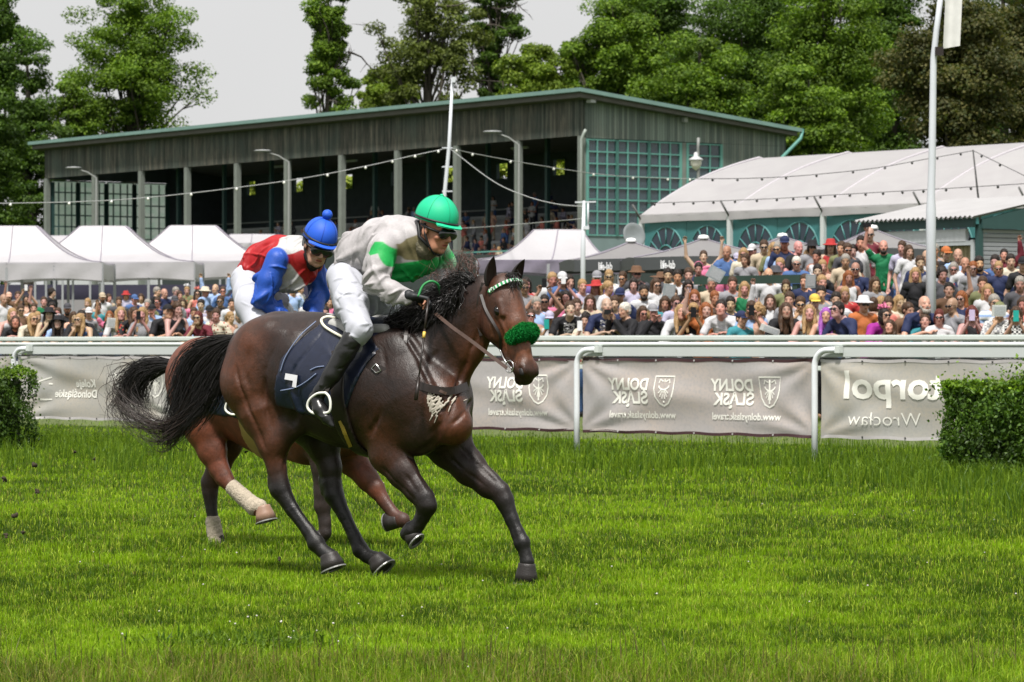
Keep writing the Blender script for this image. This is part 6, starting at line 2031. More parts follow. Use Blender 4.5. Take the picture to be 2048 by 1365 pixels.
# x y head-height who topcolour[/pattern] sleeve hair extras pose yaw | phone colour
CROWD = '''
1051 561 20 w red n dl - A 10
1045 566 20 m grey s ns gl A 20
1052 588 16 c white s ys - A 0
1103 553 23 m white s ys - A 15
1124 553 24 m blue s d0 cap:white A 5
1137 556 20 w black s dl - A 20
1089 598 24 m navy n ds sg D 0 black
1134 590 24 w white s dl - D -10 white
1162 566 22 w lilac s ys - E 15
1194 550 22 m purple s g0 cap:grey A 0
1194 567 20 w white s rl sun:red,dress A -20
1218 547 22 w white s yb sg A 0
1212 570 22 w white/print s yp - A 50
1247 551 22 w white s np gl A -15
1272 542 24 m darkgrey s g0 hat:brown,beard,gl A 10
1267 564 23 w lilac s db - A 0
1287 578 24 m white s ds beard G 5
1229 600 24 m navy s ns - A 0
1205 610 27 m navy/print s d0 - B 10
1213 622 25 w grey/floral s dp - I 20
1062 632 25 w beige n np gl B 0
1099 632 26 w white n dp cap:lilac I 0 teal
1132 618 29 m black/print s ns - B 10
1173 637 30 w cream/floral s dc - I -10 white
1260 616 30 m black l ws - C -50 wide
1303 617 25 w black l yb cap:grey C 10
1310 565 24 w white/print s nl gl A 20
1320 552 22 w brown s nb sun:brown A 30
1336 545 24 m darkgrey s ds - A 0
1355 549 26 m white s ds - A 0
1377 543 21 m grey s ns - A 0
1374 567 22 w black s dl - I 10 lilac
1389 588 25 w black s rl - C 0
1397 533 23 w navy s dp band:pink A 0
1407 509 22 w pink n np - H 0
1406 560 23 w black n dp - A 0
1433 533 22 w pink s ds cap:blue A 10
1411 614 26 m orange s rl - F 10
1427 591 25 w black n rs - A 20
1456 500 24 m blue s g0 - A -20
1473 513 18 c pink l dl cap:lilac A 10
1493 515 22 w grey l nb - A -25
1487 503 20 w cream s yl sg A 0
1506 497 22 w cream n np cap:white A -20
1528 490 26 m beige s ns sg A 0
1546 494 24 w olive s yl sg A 15
1354 626 33 w white l yl - B 10
1387 616 29 m black s ys sg C 0 black
1425 628 24 w red s nl - A 20
1451 616 31 m white/print s ds - B -10
1503 613 32 m lightblue s ns sg C 0 black
1461 601 24 m navy s ds - A 0
1489 573 26 w green n yl - A 0
1511 568 17 c lilac s y0 - A -20
1539 556 16 c pink/stripe s yb - A 60
1536 544 22 m white s g0 sg A 10
1521 618 28 w peach n yc - A -60
1563 622 32 w black l nl - B 10
1551 541 23 m navy/stripe s d0 hat:darkgrey A 0
1558 493 23 m lightblue s gs sg A -20
1569 481 23 m navy s d0 cap:navy A 0
1593 491 25 m black s g0 - G 30
1593 522 24 m blue l ws gl A 0
1623 489 22 w grey s db hat:black,gl A 10
1615 505 16 c white s ys - A 0
1635 507 20 w white n dp - A -20
1661 487 22 w red n nl hat:red,dress A 0
1685 491 22 m olive s ns - A -20
1694 494 22 m darkgrey s ns sg A 10
1706 498 24 w white s dl - A 0
1691 516 22 m beige s gs - A 0
1723 480 24 m white s ds - A -10
1739 462 23 m burgundy s g0 sg A 0 @20
1767 490 26 m green s d0 beard F 0 wide
1635 537 24 m black s ds - A 0
1621 536 20 c white s rs - A 20
1644 527 21 w peach s yb - A 10
1675 545 22 c lightblue s ns - I -70
1696 549 22 w white n rl dress A 10
1711 532 22 m navy s g0 sg G 0
1601 602 27 m white/print s ns sg I 0
1628 598 25 m beige s ns cap:yellow A 10
1642 581 26 m grey s ds - A 0
1619 624 28 w white/floral n yl band:black B 0
1652 631 30 w grey n vl - B 0
1707 620 32 m navy s ds gl B -40
1725 603 28 m orange s d0 hat:white,sg A 20
1745 632 30 w magenta l db fas:pink,gl B 30
1775 607 31 w coral n nc - A 10
1791 651 22 c brown s nl - B -15
1747 602 22 w beige s nb - A 180
1760 600 22 w white s yl - A 150
1816 498 22 w white s nl - A 20
1830 545 27 w black l yl - A 5
1879 567 25 c grey s ys - A -50
1806 490 23 w lilac s np - A -20
1839 519 22 m navy s ns - A 10
1831 610 35 m navy s g0 beard B 20
1878 631 33 w white s fb sg E 0
1909 606 29 m grey s g0 gl A -40
1925 592 27 w navy s rl sg A -20
1944 622 30 w black n fl - C 0 lilac
1890 502 23 m black l ys cap:orange A 20
1916 506 24 m lightblue s d0 - A 0
1907 533 23 w navy/floral s gl gl A 0
1929 521 20 m white s g0 - A 10
1946 532 25 w grey l rb gl A 0
1957 521 24 m navy s ds beard A 10
1997 532 25 w navy l yb sg A 0
2020 517 25 m cream s ds - A 10
1991 517 22 m blue s ds - A -10
2046 523 24 m black s d0 cap:black A 0
2008 506 22 m burgundy l ds - R 0 @19
1924 563 22 c peach s rs - A 0
1986 599 28 m lightblue/stripe l gs gl A 20
1999 614 27 m grey/check s d0 cap:olive I 0
2032 624 31 w black/check s nl - C 0 teal
2047 604 28 w coral s nl - A -10
1898 572 22 m brown s ds - R 0
1882 541 20 m darkgrey s dc - A 20
1870 529 22 w grey s nb - A 0
1853 507 20 m white s g0 - A 0
1869 494 20 m grey s gs - A 0
1795 598 22 w cream s yl - A 30
1812 609 16 m brown s ns - A 40
1152 604 22 m white s ns - A 10
1180 596 20 w beige s nl - A 0
1240 584 22 m navy s ns cap:navy A 0
1330 600 22 w teal s nl - A 0
1345 582 20 m blue s ns - A 10
1465 560 20 m grey s ns - A 0
1480 632 26 m teal s ns cap:navy A 30
1540 596 22 w white l nl - F 0
1572 566 20 w olive s nb - A 0
1580 590 20 m grey s ns - A -10
1672 590 20 m white s ds - A 0
1690 580 20 w red s yb - A 0
1748 560 20 w grey s nl - A 20
1850 640 24 c teal s ns - B 0
1965 560 22 m olive s ns - A 0
1975 576 22 w white s yl - A 0
2040 560 22 m darkgrey s gs - A 0
1072 600 20 m lightblue s gs - A 10
1115 590 20 w pink s nl sg A 0
1425 560 20 m beige s gs - A -10
1015 600 18 m white s ns - A 0
5 598 25 m white s g0 - A 30
18 594 22 w darkgrey s nb cap:peach A 0
36 591 21 m brown s ns - F 0
53 599 22 w peach n dl - D 0 white
41 618 22 m brown s ns sg A 10
12 630 26 w white n yb - B 20
32 642 20 c black s nb - B 0
47 640 26 w cream s yl sg B 30
88 602 22 m green s ns - F 0
104 613 22 m grey s ds - A 0
99 630 25 w burgundy n dl hat:black J 0
124 646 25 w lightblue s dl hat:black B -10
135 616 23 m black s d0 beard,cap:darkgrey A 0
118 623 20 w white s nb - A -20
157 634 26 m black/print l ds gl B 10
146 632 22 w peach s nl - A 20
177 641 25 w blue n yl sg J -30
178 623 20 m grey s d0 cap:white A 0
204 593 19 m white l ns cap:beige,beard A 10
216 595 18 w beige s nb - A 30
216 649 22 w navy s dl - I 0
219 630 21 w pink s rl - F 0
101 585 20 m black s dc - A 60
235 625 21 w white s yl - B 10
248 627 25 w black/floral s nl - B 30
287 624 27 w grey s yl - C -10 black
306 617 22 m lightblue s d0 cap:black C -10
322 622 23 m black s d0 cap:black B 20
348 613 27 w black n np - I 30
326 585 20 m navy l g0 - A 40
350 582 20 m grey s gs - A 30
358 590 20 w brown s nb - A 20
374 581 21 w olive/floral l yp fas:white A 0
395 587 21 w coral n dl fas:coral,sg,dress G 0
407 582 20 m lightblue l g0 hat:cream A 60
431 576 20 m lightblue l g0 - H -20
446 580 18 m blue s ns sg R 0
464 604 20 m white s ds - A 0
409 636 24 w burgundy s fb gl J -20
435 626 24 m cream/floral s ns - I -10
458 632 22 w peach n yp - A 40
419 619 20 m white s d0 cap:black A 0
252 590 18 w lilac l rb hat:red A 0
268 596 17 m blue s ns cap:blue A 20
349 599 18 m grey s d0 cap:darkgrey A 10
311 581 18 m black l gs - A 60
68 614 20 m white s ns - A 0
74 632 22 w grey s yb - A 20
196 612 19 m teal s ns - A 0
238 600 17 m darkgrey s ns - A 0
282 594 17 w white s nl - A 0
296 605 18 m olive s gs - A -10
366 604 18 w pink s nl - A 0
388 622 20 m lightblue s ns - A 0
478 628 20 w grey s yb - A 0
475 596 18 m beige s gs - A 10
584 577 19 m lightblue s g0 - A 20
599 578 16 c white s yb - A 60
601 617 19 c white s d0 cap:black I 0
658 602 22 w pink l nl - A 10
650 621 24 m peach s ds - A 0
650 572 18 m coral s g0 - A 0
645 591 18 w pink s nb - A 20
690 600 20 m navy s ns - A 0
712 640 22 m beige s ns - A 0
588 630 22 m black s ns - A 0
618 600 20 w white s dl - A 0
'''
MAT_RAILTOP = 1.47
_used = {}
_rf = random.Random(99)
_lines = [l.split() for l in CROWD.strip().splitlines()]
for px0, px1, y0, y1, n_ in ((1060, 1440, 590, 628, 2), (1560, 1800, 515, 560, 3), (0, 470, 596, 626, 4)):
    k_ = 0
    for _t in range(400):
        if k_ >= n_: break
        x_, y_ = _rf.uniform(px0, px1), _rf.uniform(y0, y1)
        if min(math.hypot((float(l[0]) - x_), (float(l[1]) - y_) * 1.3) for l in _lines) < (17 if y_ > 562 else 12): continue
        w_ = _rf.choice('mw')
        nl_ = [f'{x_:.0f}', f'{y_:.0f}', '23', w_, _rf.choice(['white', 'beige', 'black', 'lightblue', 'white', 'grey', 'darkgrey', 'navy', 'lilac', 'red']), _rf.choice('ss' if w_ == 'm' else 'sn'), _rf.choice(['ds', 'ns', 'gs', 'ys'] if w_ == 'm' else ['dl', 'nl', 'yb', 'np']), _rf.choice(['-', 'sg', '-', 'gl']), _rf.choice('AAEG'), str(_rf.randint(-20, 20))]
        _lines.append(nl_); CROWD += ' '.join(nl_) + '\n'; k_ += 1
people = []
for ln_ in CROWD.strip().splitlines():
    f = ln_.split()
    x, y, hh = float(f[0]), float(f[1]), float(f[2])
    who, tc, sl, hair, ext, pose, yaw = f[3], f[4], f[5], f[6], ([] if f[7] == '-' else f[7].split(',')), f[8], float(f[9])
    ph = f[10] if len(f) > 10 and f[10][0] != '@' else None
    fo = float(f[10][1:]) if len(f) > 10 and f[10][0] == '@' else None
    topc, _, pat = tc.partition('/')
    ideal = {'m': 1.77, 'w': 1.67, 'c': 1.22}[who]
    ytop = y - hh * 0.5
    z0 = F * 0.25 / hh * (0.85 if who == 'c' else 1)
    lean_k = {'B': 0.93, 'J': 0.94}.get(pose, 1.0)
    off0 = 8.6 + max(0, 622 - ytop) / 150 * 10
    best = None
    front = y > 608 and (pose in 'BJ' or hh >= 25)
    for off in [fo] if fo else np.arange(8.45 if front else 8.95, 8.75 if front else 34, 0.05):
        p = FP(x, off)
        zt = CAMH + (HZ - ytop) / F * p.y
        H = (zt - float(bank_h(p.x, p.y))) / lean_k
        c = ((H - ideal) / 0.10) ** 2 + (((off - off0) / 1.3) ** 2 if x > 1000 else ((p.y - z0) / (0.11 * z0)) ** 2)
        if best is None or c < best[0]: best = (c, off, p, H)
    c, off, p, H = best
    Hc = min(max(H, 0.95), 1.98)
    zf = CAMH + (HZ - ytop) / F * p.y - Hc * lean_k
    p.z = zf if abs(H - Hc) > 0.01 else float(bank_h(p.x, p.y))
    noun = {'m': 'man', 'w': 'woman', 'c': 'child'}[who]
    hd = ('bald' if (hair[1] == '0' and not any(':' in e for e in ext)) else '') or (HAIRN[hair[0]] + ' ' + HTYPE[hair[1]] + ' haired' if hair[1] != '0' else '')
    hats = [e.split(':')[1] + ' ' + dict(cap='cap', hat='hat', sun='wide hat', fas='flower hat', band='headband')[e.split(':')[0]] for e in ext if ':' in e]
    gd = 'dress' if 'dress' in ext else {'s': 'shirt', 'l': 'long sleeves', 'n': 'tank top'}[sl]
    patn = {'': '', 'print': 'printed ', 'stripe': 'striped ', 'floral': 'flowered ', 'check': 'checked '}[pat]
    place = next(n for lim, n in PLACES if x < lim)
    desc = ' '.join(w for w in ((hd if not hats else ''), noun, 'in', topc + ' ' + patn + gd) if w)
    if hats: desc += ' and ' + hats[0]
    elif 'sg' in ext: desc += ' and sunglasses'
    elif 'gl' in ext: desc += ' and glasses'
    elif 'beard' in ext: desc += ' with beard'
    people.append([x, y, off, p, Hc, yaw, who, topc, sl, hair, ext, pose, pat or 'plain', ph, desc, place])
trs = ['navy', 'navy', 'blue', 'darkgrey', 'black', 'beige', 'grey', 'blue']
for i, (x, y, off, p, H, yaw, who, topc, sl, hair, ext, pose, pat, ph, desc, place) in enumerate(people):
    lab = desc + ' ' + place
    if sum(1 for q in people if q[14] + ' ' + q[15] == lab) > 1:
        same = sorted([q[0] for q in people if q[14] + ' ' + q[15] == lab])
        lab += ', ' + ['leftmost', 'rightmost'][0 if x == same[0] else 1]
    wd = lab.split()
    if len(wd) > 16: lab = phlab(lab)
    # everybody looks towards the horses
    base_yaw = math.radians(yaw) + math.atan2(p.x + 0.3, p.y - 18) * -0.6
    root, s, wx = make_person(p, H, base_yaw, who, topc, sl, hair, ext, pose, lab, 'spectators behind the rail', pat, trs[i % 8])
    if ph: phone(root, s, wx, pose, ph, desc + ' ' + place)
# booklets and sheets of paper held up
def paper(px, py, off, w, h, rot, label, mat):
    p = FP(px, off); p.z = CAMH + (HZ - py) / F * p.y
    o = MB().box((0, 0, 0), (w, 0.006, h)).build('race_programme', mat)
    MB().box((w * 0.05, -0.004, 0), (w * 0.75, 0.002, h * 0.75)).build('printed_page', M_('printed_page', (0.5, 0.52, 0.55), 0.6, 0.4, 60), o)
    o.location = p; o.rotation_euler = (0.3, rot, 0.1)
    tag(o, label, 'booklet')
MAT_PAPER = M_('programme_paper', (0.42, 0.47, 0.50), 0.6, 0.1, 6)
MAT_PAPW = M_('white_paper', (0.7, 0.7, 0.7), 0.7, 0.05, 6)
paper(1431, 548, 10.5, 0.26, 0.20, 0.5, 'grey race booklet held up high left of the green platform', MAT_PAPER)
paper(1338, 583, 11.6, 0.20, 0.24, 0.1, 'grey booklet carried by the tall man in a white shirt', MAT_PAPER)
paper(1621, 563, 12.0, 0.16, 0.22, 0.0, 'booklet held by the child beside the blue shirted man', MAT_PAPER)
paper(1540, 660, 8.3, 0.30, 0.10, 0.35, 'white sheet of paper held over the rail by the smiling woman', MAT_PAPW)
paper(1998, 622, 8.2, 0.20, 0.16, 0.0, 'white paper covering the face under a camouflage cap', MAT_PAPW)
paper(222, 646, 8.3, 0.15, 0.18, 0.1, 'white sheet held up by the dark haired woman left of the red hat', MAT_PAPW)
# ---------------------------------------------------------------- grandstand
def hgt(py, z): return CAMH + (HZ - py) / F * z
def frame_root(name, origin, xdir, label, cat, group=None):
    """empty whose local x runs along xdir, local y towards the camera side for a right handed frame"""
    return empty(name, origin, math.atan2(xdir[1], xdir[0]), label, cat, group)
C0 = Vector((W(1167, HZ, 180).x, 180, 0))
C1 = Vector((W(92, HZ, 227).x, 227, 0))
dL = (C1 - C0).normalized()
GL = (C1 - C0).length
gs = frame_root('grandstand', C0, dL, 'old timber grandstand with weathered board fascia and teal glazed gable', 'grandstand')
dB = Vector((-dL.y, dL.x, 0)) * -1      # backwards, away from the track
def u_of(px, v=0.0):
    k = (px - 1024) / F
    o = C0 + dB * v
    return (k * o.y - o.x) / (dL.x - k * dL.y)
def g(u, v, h): return Vector((u, -v, h))
def mat_boards(name, c1, c2, c3, sc=7.0):
    t = NT(name)
    o = t.obj()
    sp = t.n('ShaderNodeSeparateXYZ'); t.l(o, sp.inputs[0])
    al = t.math('ADD', sp.outputs[0], sp.outputs[1])
    cell = t.math('FLOOR', t.math('MULTIPLY', al, sc))
    wn_ = t.n('ShaderNodeTexWhiteNoise', noise_dimensions='1D'); t.l(cell, wn_.inputs['W'])
    n1 = t.noise(3.0, 5, t.scaled(o, (2.2, 2.2, 0.25)), 0.65)
    n2 = t.noise(0.35, 4, o, 0.6)
    c = t.mix(t.rng(n1, 0.35, 0.65), c1, c2)
    c = t.mix(t.rng(n2, 0.4, 0.65), c, c3)
    c = t.mix(1.0, c, t.mix(wn_.outputs['Value'], (0.6, 0.6, 0.6), (1.25, 1.2, 1.15)), 'MULTIPLY')
    fr_ = t.math('FRACT', t.math('MULTIPLY', al, sc))
    gap = t.math('LESS_THAN', fr_, 0.10)
    c = t.mix(t.math('MULTIPLY', gap, 0.75), c, (0.01, 0.012, 0.012))
    return t.fin(c, 0.85, 0.2)
MAT_FASC = mat_boards('weathered_green_boards', (0.052, 0.064, 0.057), (0.17, 0.160, 0.135), (0.080, 0.102, 0.092), 5.5)
MAT_GABLE = mat_boards('grey_green_cladding', (0.17, 0.215, 0.20), (0.25, 0.275, 0.25), (0.20, 0.255, 0.235), 6.0)
MAT_TEAL = M_('teal_painted_metal', (0.11, 0.30, 0.26), 0.5, 0.2, 3)
MAT_TEALD = M_('dark_teal_paint', (0.02, 0.06, 0.058), 0.6, 0.2, 3)
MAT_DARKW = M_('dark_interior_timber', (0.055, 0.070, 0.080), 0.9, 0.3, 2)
MAT_GPOST = M_('grey_green_post', (0.16, 0.18, 0.16), 0.7, 0.25, 2)
MAT_CONC = M_('stand_concrete', (0.50, 0.52, 0.53), 0.85, 0.2, 1.5)
def mat_glass(name, col, tr):
    t = NT(name)
    t.fin(col, 0.08, 0.9)
    tb = t.n('ShaderNodeBsdfTransparent')
    mx = t.n('ShaderNodeMixShader'); mx.inputs[0].default_value = tr
    t.l(t.p.outputs[0], mx.inputs[1]); t.l(tb.outputs[0], mx.inputs[2]); t.l(mx.outputs[0], t.out.inputs[0])
    return t.m
MAT_GLASS = mat_glass('blue_grey_window_glass', (0.07, 0.105, 0.125), 0.45)
MAT_SKYPANE = mat_banner('pale_sky_pane', (0.97, 1.0, 1.0), (0.75, 0.88, 0.82))  # pale translucent panes stand in for the bright sky and trees beyond
MAT_SKYPANE.node_tree.nodes['Mix Shader'].inputs[0].default_value = 0.96
D = 13.5
roofz = lambda v: 14.50 - (v + 0.9) * 0.105
mb = MB().prism([g(-0.9, -0.9, roofz(-0.9) - 0.2), g(-0.9, D + 0.5, roofz(D + .5) - 0.2), g(-0.9, D + 0.5, roofz(D + .5)), g(-0.9, -0.9, roofz(-0.9))], (GL + 1.7, 0, 0))
roof = mb.build('roof', M_('weathered_pale_green_roofing', (0.15, 0.25, 0.225), 0.7, 0.25, 1.2), gs)
mb = MB().prism([g(-0.7, -0.7, roofz(-0.7) - 0.46), g(-0.7, D + 0.3, roofz(D + .3) - 0.42), g(-0.7, D + 0.3, roofz(D + .3) - 0.205), g(-0.7, -0.7, roofz(-0.7) - 0.205)], (GL + 1.3, 0, 0))
mb.build('eaves_board', M_('brown_soffit_timber', (0.10, 0.095, 0.085), 0.8, 0.3, 2), gs)
mb = MB().box(g(GL / 2, 0.0, (12.12 + 14.0) / 2), (GL + 0.1, 0.12, 1.88))
mb.build('fascia', MAT_FASC, gs)
ups = [u_of(px) for px in (1037, 914, 796, 684, 575, 475, 375, 283, 190)] + [0.15, GL - 0.15]
for u in ups:
    MB().box(g(u, 0.0, 7.15), (0.34, 0.3, 9.9)).build('post', MAT_GPOST, gs)
for i in range(len(ups)):
    pass
for px in (1095, 976, 858, 750, 644, 543, 449, 357):
    MB().box(g(u_of(px, 4.5), 4.5, 8.0), (0.22, 0.22, 9.6)).build('inner_post', MAT_TEALD, gs)
for i in range(8):
    v0, h0 = 1.0 + i * 1.45, 5.0 + i * 0.56
    MB().box(g(GL / 2, v0 + 0.72, h0 - 0.25), (GL - 0.8, 1.44, 0.5)).build('seating_tier', MAT_CONC, gs)
    if i % 1 == 0:
        MB().box(g(GL / 2, v0 + 0.55, h0 + 0.38), (GL - 1.5, 0.32, 0.06)).build('bench', M_('grey_bench', (0.4, 0.42, 0.42), 0.7), gs)
MB().box(g(GL / 2, 0.75, 5.05), (GL - 0.6, 0.14, 2.1)).build('parapet', MAT_CONC, gs)
MB().box(g(GL / 2, 0.72, 6.35), (GL - 0.6, 0.07, 0.07)).build('hand_rail', MAT_TEAL, gs)
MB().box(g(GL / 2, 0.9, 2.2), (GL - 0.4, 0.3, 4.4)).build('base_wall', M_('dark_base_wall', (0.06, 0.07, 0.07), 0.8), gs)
# rear wall with openings
wins = [(u_of(px, D), 1.15) for px in (1122, 1008, 900, 796, 699, 600, 506)]
wins.sort()
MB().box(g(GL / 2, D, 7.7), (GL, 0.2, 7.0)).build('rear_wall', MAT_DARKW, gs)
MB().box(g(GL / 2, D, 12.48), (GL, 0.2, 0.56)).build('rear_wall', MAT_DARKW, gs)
prev = 0.0
for u, w in wins + [(GL + 0.6, 1.2)]:
    a, b = prev, u - w / 2
    MB().box(g((a + b) / 2, D, 11.7), (b - a, 0.2, 1.0)).build('rear_wall', MAT_DARKW, gs)
    prev = u + w / 2
for u, w in wins:
    f_ = MB()
    f_.box(g(u, D - 0.12, 11.22), (w + 0.1, 0.06, 0.07)); f_.box(g(u, D - 0.12, 12.18), (w + 0.1, 0.06, 0.07))
    for q in (-1, 1): f_.box(g(u + q * w / 2, D - 0.121, 11.7), (0.07, 0.06, 1.0))
    f_.build('window', MAT_TEALD, gs)
# right gable: boards above, glazing, panels
gy = 9.15
mb = MB().prism([g(-0.02, 0.07, 12.0), g(-0.02, D, 12.0), g(-0.02, D, roofz(D) - 0.43), g(-0.02, 0.07, roofz(0) - 0.46)], (0.14, 0, 0))
mb.build('gable_boards', MAT_GABLE, gs)
mb = MB().prism([g(-0.02, gy, 1.0), g(-0.02, D, 1.0), g(-0.02, D, 11.99), g(-0.02, gy, 11.99)], (0.14, 0, 0))
mb.build('gable_boards', MAT_GABLE, gs)
MB().box(g(0.05, gy / 2, 4.0), (0.13, gy - 0.1, 5.9)).build('gable_base', M_('pale_teal_panel', (0.16, 0.22, 0.22), 0.7, 0.2, 1), gs)
vs = [0.22, 2.15, 4.25, 6.35, 9.1]
for a, b in zip(vs[:-1], vs[1:]):
    a2 = a + (0.45 if a > 6 else 0)
    w = MB()
    for vv, th in [(a2, 0.16), (b, 0.16)] + [(a2 + (b - a2) * i / 3, 0.07) for i in (1, 2)]:
        w.box(g(-0.03, vv, 9.46), (0.09 if th > 0.1 else 0.06, th, 5.0))
    for i in range(9):
        w.box(g(-0.033, (a2 + b) / 2, 7.0 + i * 0.615), (0.055, b - a2 - 0.1, 0.07))
    wo = w.build('window', MAT_TEAL, gs)
    MB().box(g(0.02, (a2 + b) / 2, 9.46), (0.012, b - a2 - 0.1, 4.9)).build('pane', MAT_GLASS, wo)
MB().box(g(-0.02, 6.55, 9.46), (0.16, 0.25, 5.0)).build('mullion', MAT_GPOST, gs)
# left gable
vs = [0.4, 2.3, 4.4, 6.5, 9.0]
for a, b in zip(vs[:-1], vs[1:]):
    w = MB()
    for vv, th in [(a, 0.3), (b, 0.3)] + [(a + (b - a) * i / 4, 0.07) for i in (1, 2, 3)]:
        w.box(g(GL - 0.1, vv, 9.2), (0.1 if th > 0.1 else 0.07, th, 5.4))
    for i in range(8):
        w.box(g(GL - 0.103, (a + b) / 2, 6.8 + i * 0.74), (0.06, b - a - 0.1, 0.08))
    wo = w.build('window', MAT_TEALD, gs)
    MB().box(g(GL, (a + b) / 2, 9.4), (0.02, b - a - 0.1, 5.2)).build('pane', MAT_SKYPANE, wo)
MB().box(g(GL, (9 + D) / 2, 7.6), (0.15, D - 9, 10.8)).build('gable_boards', MAT_DARKW, gs)
MB().box(g(GL, 4.6, 3.6), (0.15, 9.2, 6.3)).build('gable_boards', MAT_DARKW, gs)
MB().box(g(GL, 4.6, 12.6), (0.15, 9.2, 1.1)).build('gable_boards', MAT_DARKW, gs)
MB().tube([g(-0.35, -0.12, 12.4), g(-0.3, -0.2, 12.2), g(-0.2, -0.28, 11.9), g(-0.2, -0.28, 1.5)], 0.08, 8).build('downpipe', M_('pale_downpipe', (0.28, 0.32, 0.29), 0.5), gs, True)
q = [g(-0.8, D + 0.55, roofz(D + .5) - 0.15), g(-0.8, D + 0.45, roofz(D) - 0.6), g(-0.5, D - 0.9, 11.1), g(-0.35, D - 1.0, 10.7), g(-0.35, D - 1.0, 1.5)]
MB().tube(q, 0.10, 8).build('downpipe', MAT_TEAL, gs, True)
MB().box(g(GL / 2, D + 0.57, roofz(D + .5) - 0.1), (GL + 1.7, 0.16, 0.16)).build('gutter', MAT_TEAL, gs)
for v, h in ((6.5, 13.15),):
    MB().box(g(-0.2, v, h), (0.25, 0.22, 0.24)).build('wall_lamp', M_('pale_lamp_case', (0.4, 0.42, 0.42), 0.5), gs)
MB().box(g(-0.45, 0.15, 13.9), (0.4, 0.3, 0.26)).build('wall_lamp', M_('pale_lamp_case', (0.4, 0.42, 0.42), 0.5), gs)
for px in (560, 700, 830, 1040):
    u = u_of(px, 5)
    MB().box(g(u, 5, 12.2), (1.5, 0.16, 0.12)).build('ceiling_lamp', M_('lamp_tube', (0.4, 0.42, 0.44), 0.4), gs)

# people in the stand
SPL = [(560, 'above third tent'), (600, 'left of the blue pompom'), (660, 'above the blue pompom'), (715, 'between the two jockey caps'), (760, 'left of the green cap'), (860, 'above the front jockey back'), (960, 'right of the green cap'), (1020, 'above the horse mane'), (1075, 'above the horse ears'), (1120, 'above the centre tent'), (1168, 'left of the glazed corner'), (1240, 'behind the left gable panes'), (1400, 'behind the gable panes')]
rs = random.Random(12)
seen_l = set()
def stand_person(px, tier, pose):
    v = 1.0 + tier * 1.45 + (0.55 if pose == 'S' else 0.35)
    u = u_of(px, v)
    loc = C0 + dL * u + dB * v
    loc.z = 5.0 + tier * 0.56
    if pose == 'S': loc.z += 0.0
    pl = next(n for lim, n in SPL if px < lim)
    row = ['front', 'second', 'third', 'fourth', 'fifth', 'sixth', 'seventh', 'top'][tier]
    for _ in range(60):
        who = rs.choice('mmw')
        tc = rs.choice(['white', 'black', 'navy', 'grey', 'coral', 'beige', 'darkgrey', 'blue', 'lilac', 'peach', 'lightblue', 'white'])
        hr = rs.choice(['ds', 'ns', 'ys', 'gs'] if who == 'm' else ['dl', 'nl', 'yl', 'rb'])
        lab = f"{HAIRN[hr[0]]} haired {'man' if who == 'm' else 'woman'} in {tc} {'sitting' if pose == 'S' else 'standing'} in {row} stand row {pl}"
        if lab not in seen_l: break
    seen_l.add(lab)
    make_person(loc, (1.75 if who == 'm' else 1.66), math.radians(-54 + rs.uniform(-25, 35)), who, tc, rs.choice('ssl'), hr, [], pose, lab, 'spectators in the grandstand', 'plain', rs.choice(['navy', 'darkgrey', 'beige', 'blue']))
pts_ = []
for tier, x0, x1, n in ((0, 930, 1160, 7), (1, 930, 1160, 13), (2, 620, 1160, 17), (3, 480, 1160, 21), (4, 480, 1155, 20), (5, 560, 1150, 16), (6, 660, 1150, 8)):
    for i in range(n):
        px = x0 + (x1 - x0) * ((i + rs.random() * 0.9) / n) ** 0.82
        if 835 < px < 915 and tier < 2: continue
        pts_.append((px, tier))
for px, tier in pts_:
    stand_person(px, tier, rs.choice('SSSAG' if tier < 3 else 'SAAGE'))
for px, tier, po in ((702, 3, 'G'), (662, 2, 'F'), (1018, 1, 'S'), (1185, 3, 'A'), (1200, 1, 'A'), (1222, 4, 'A'), (1240, 2, 'A'), (1262, 3, 'A'), (1290, 4, 'A')):
    stand_person(px, tier, po)

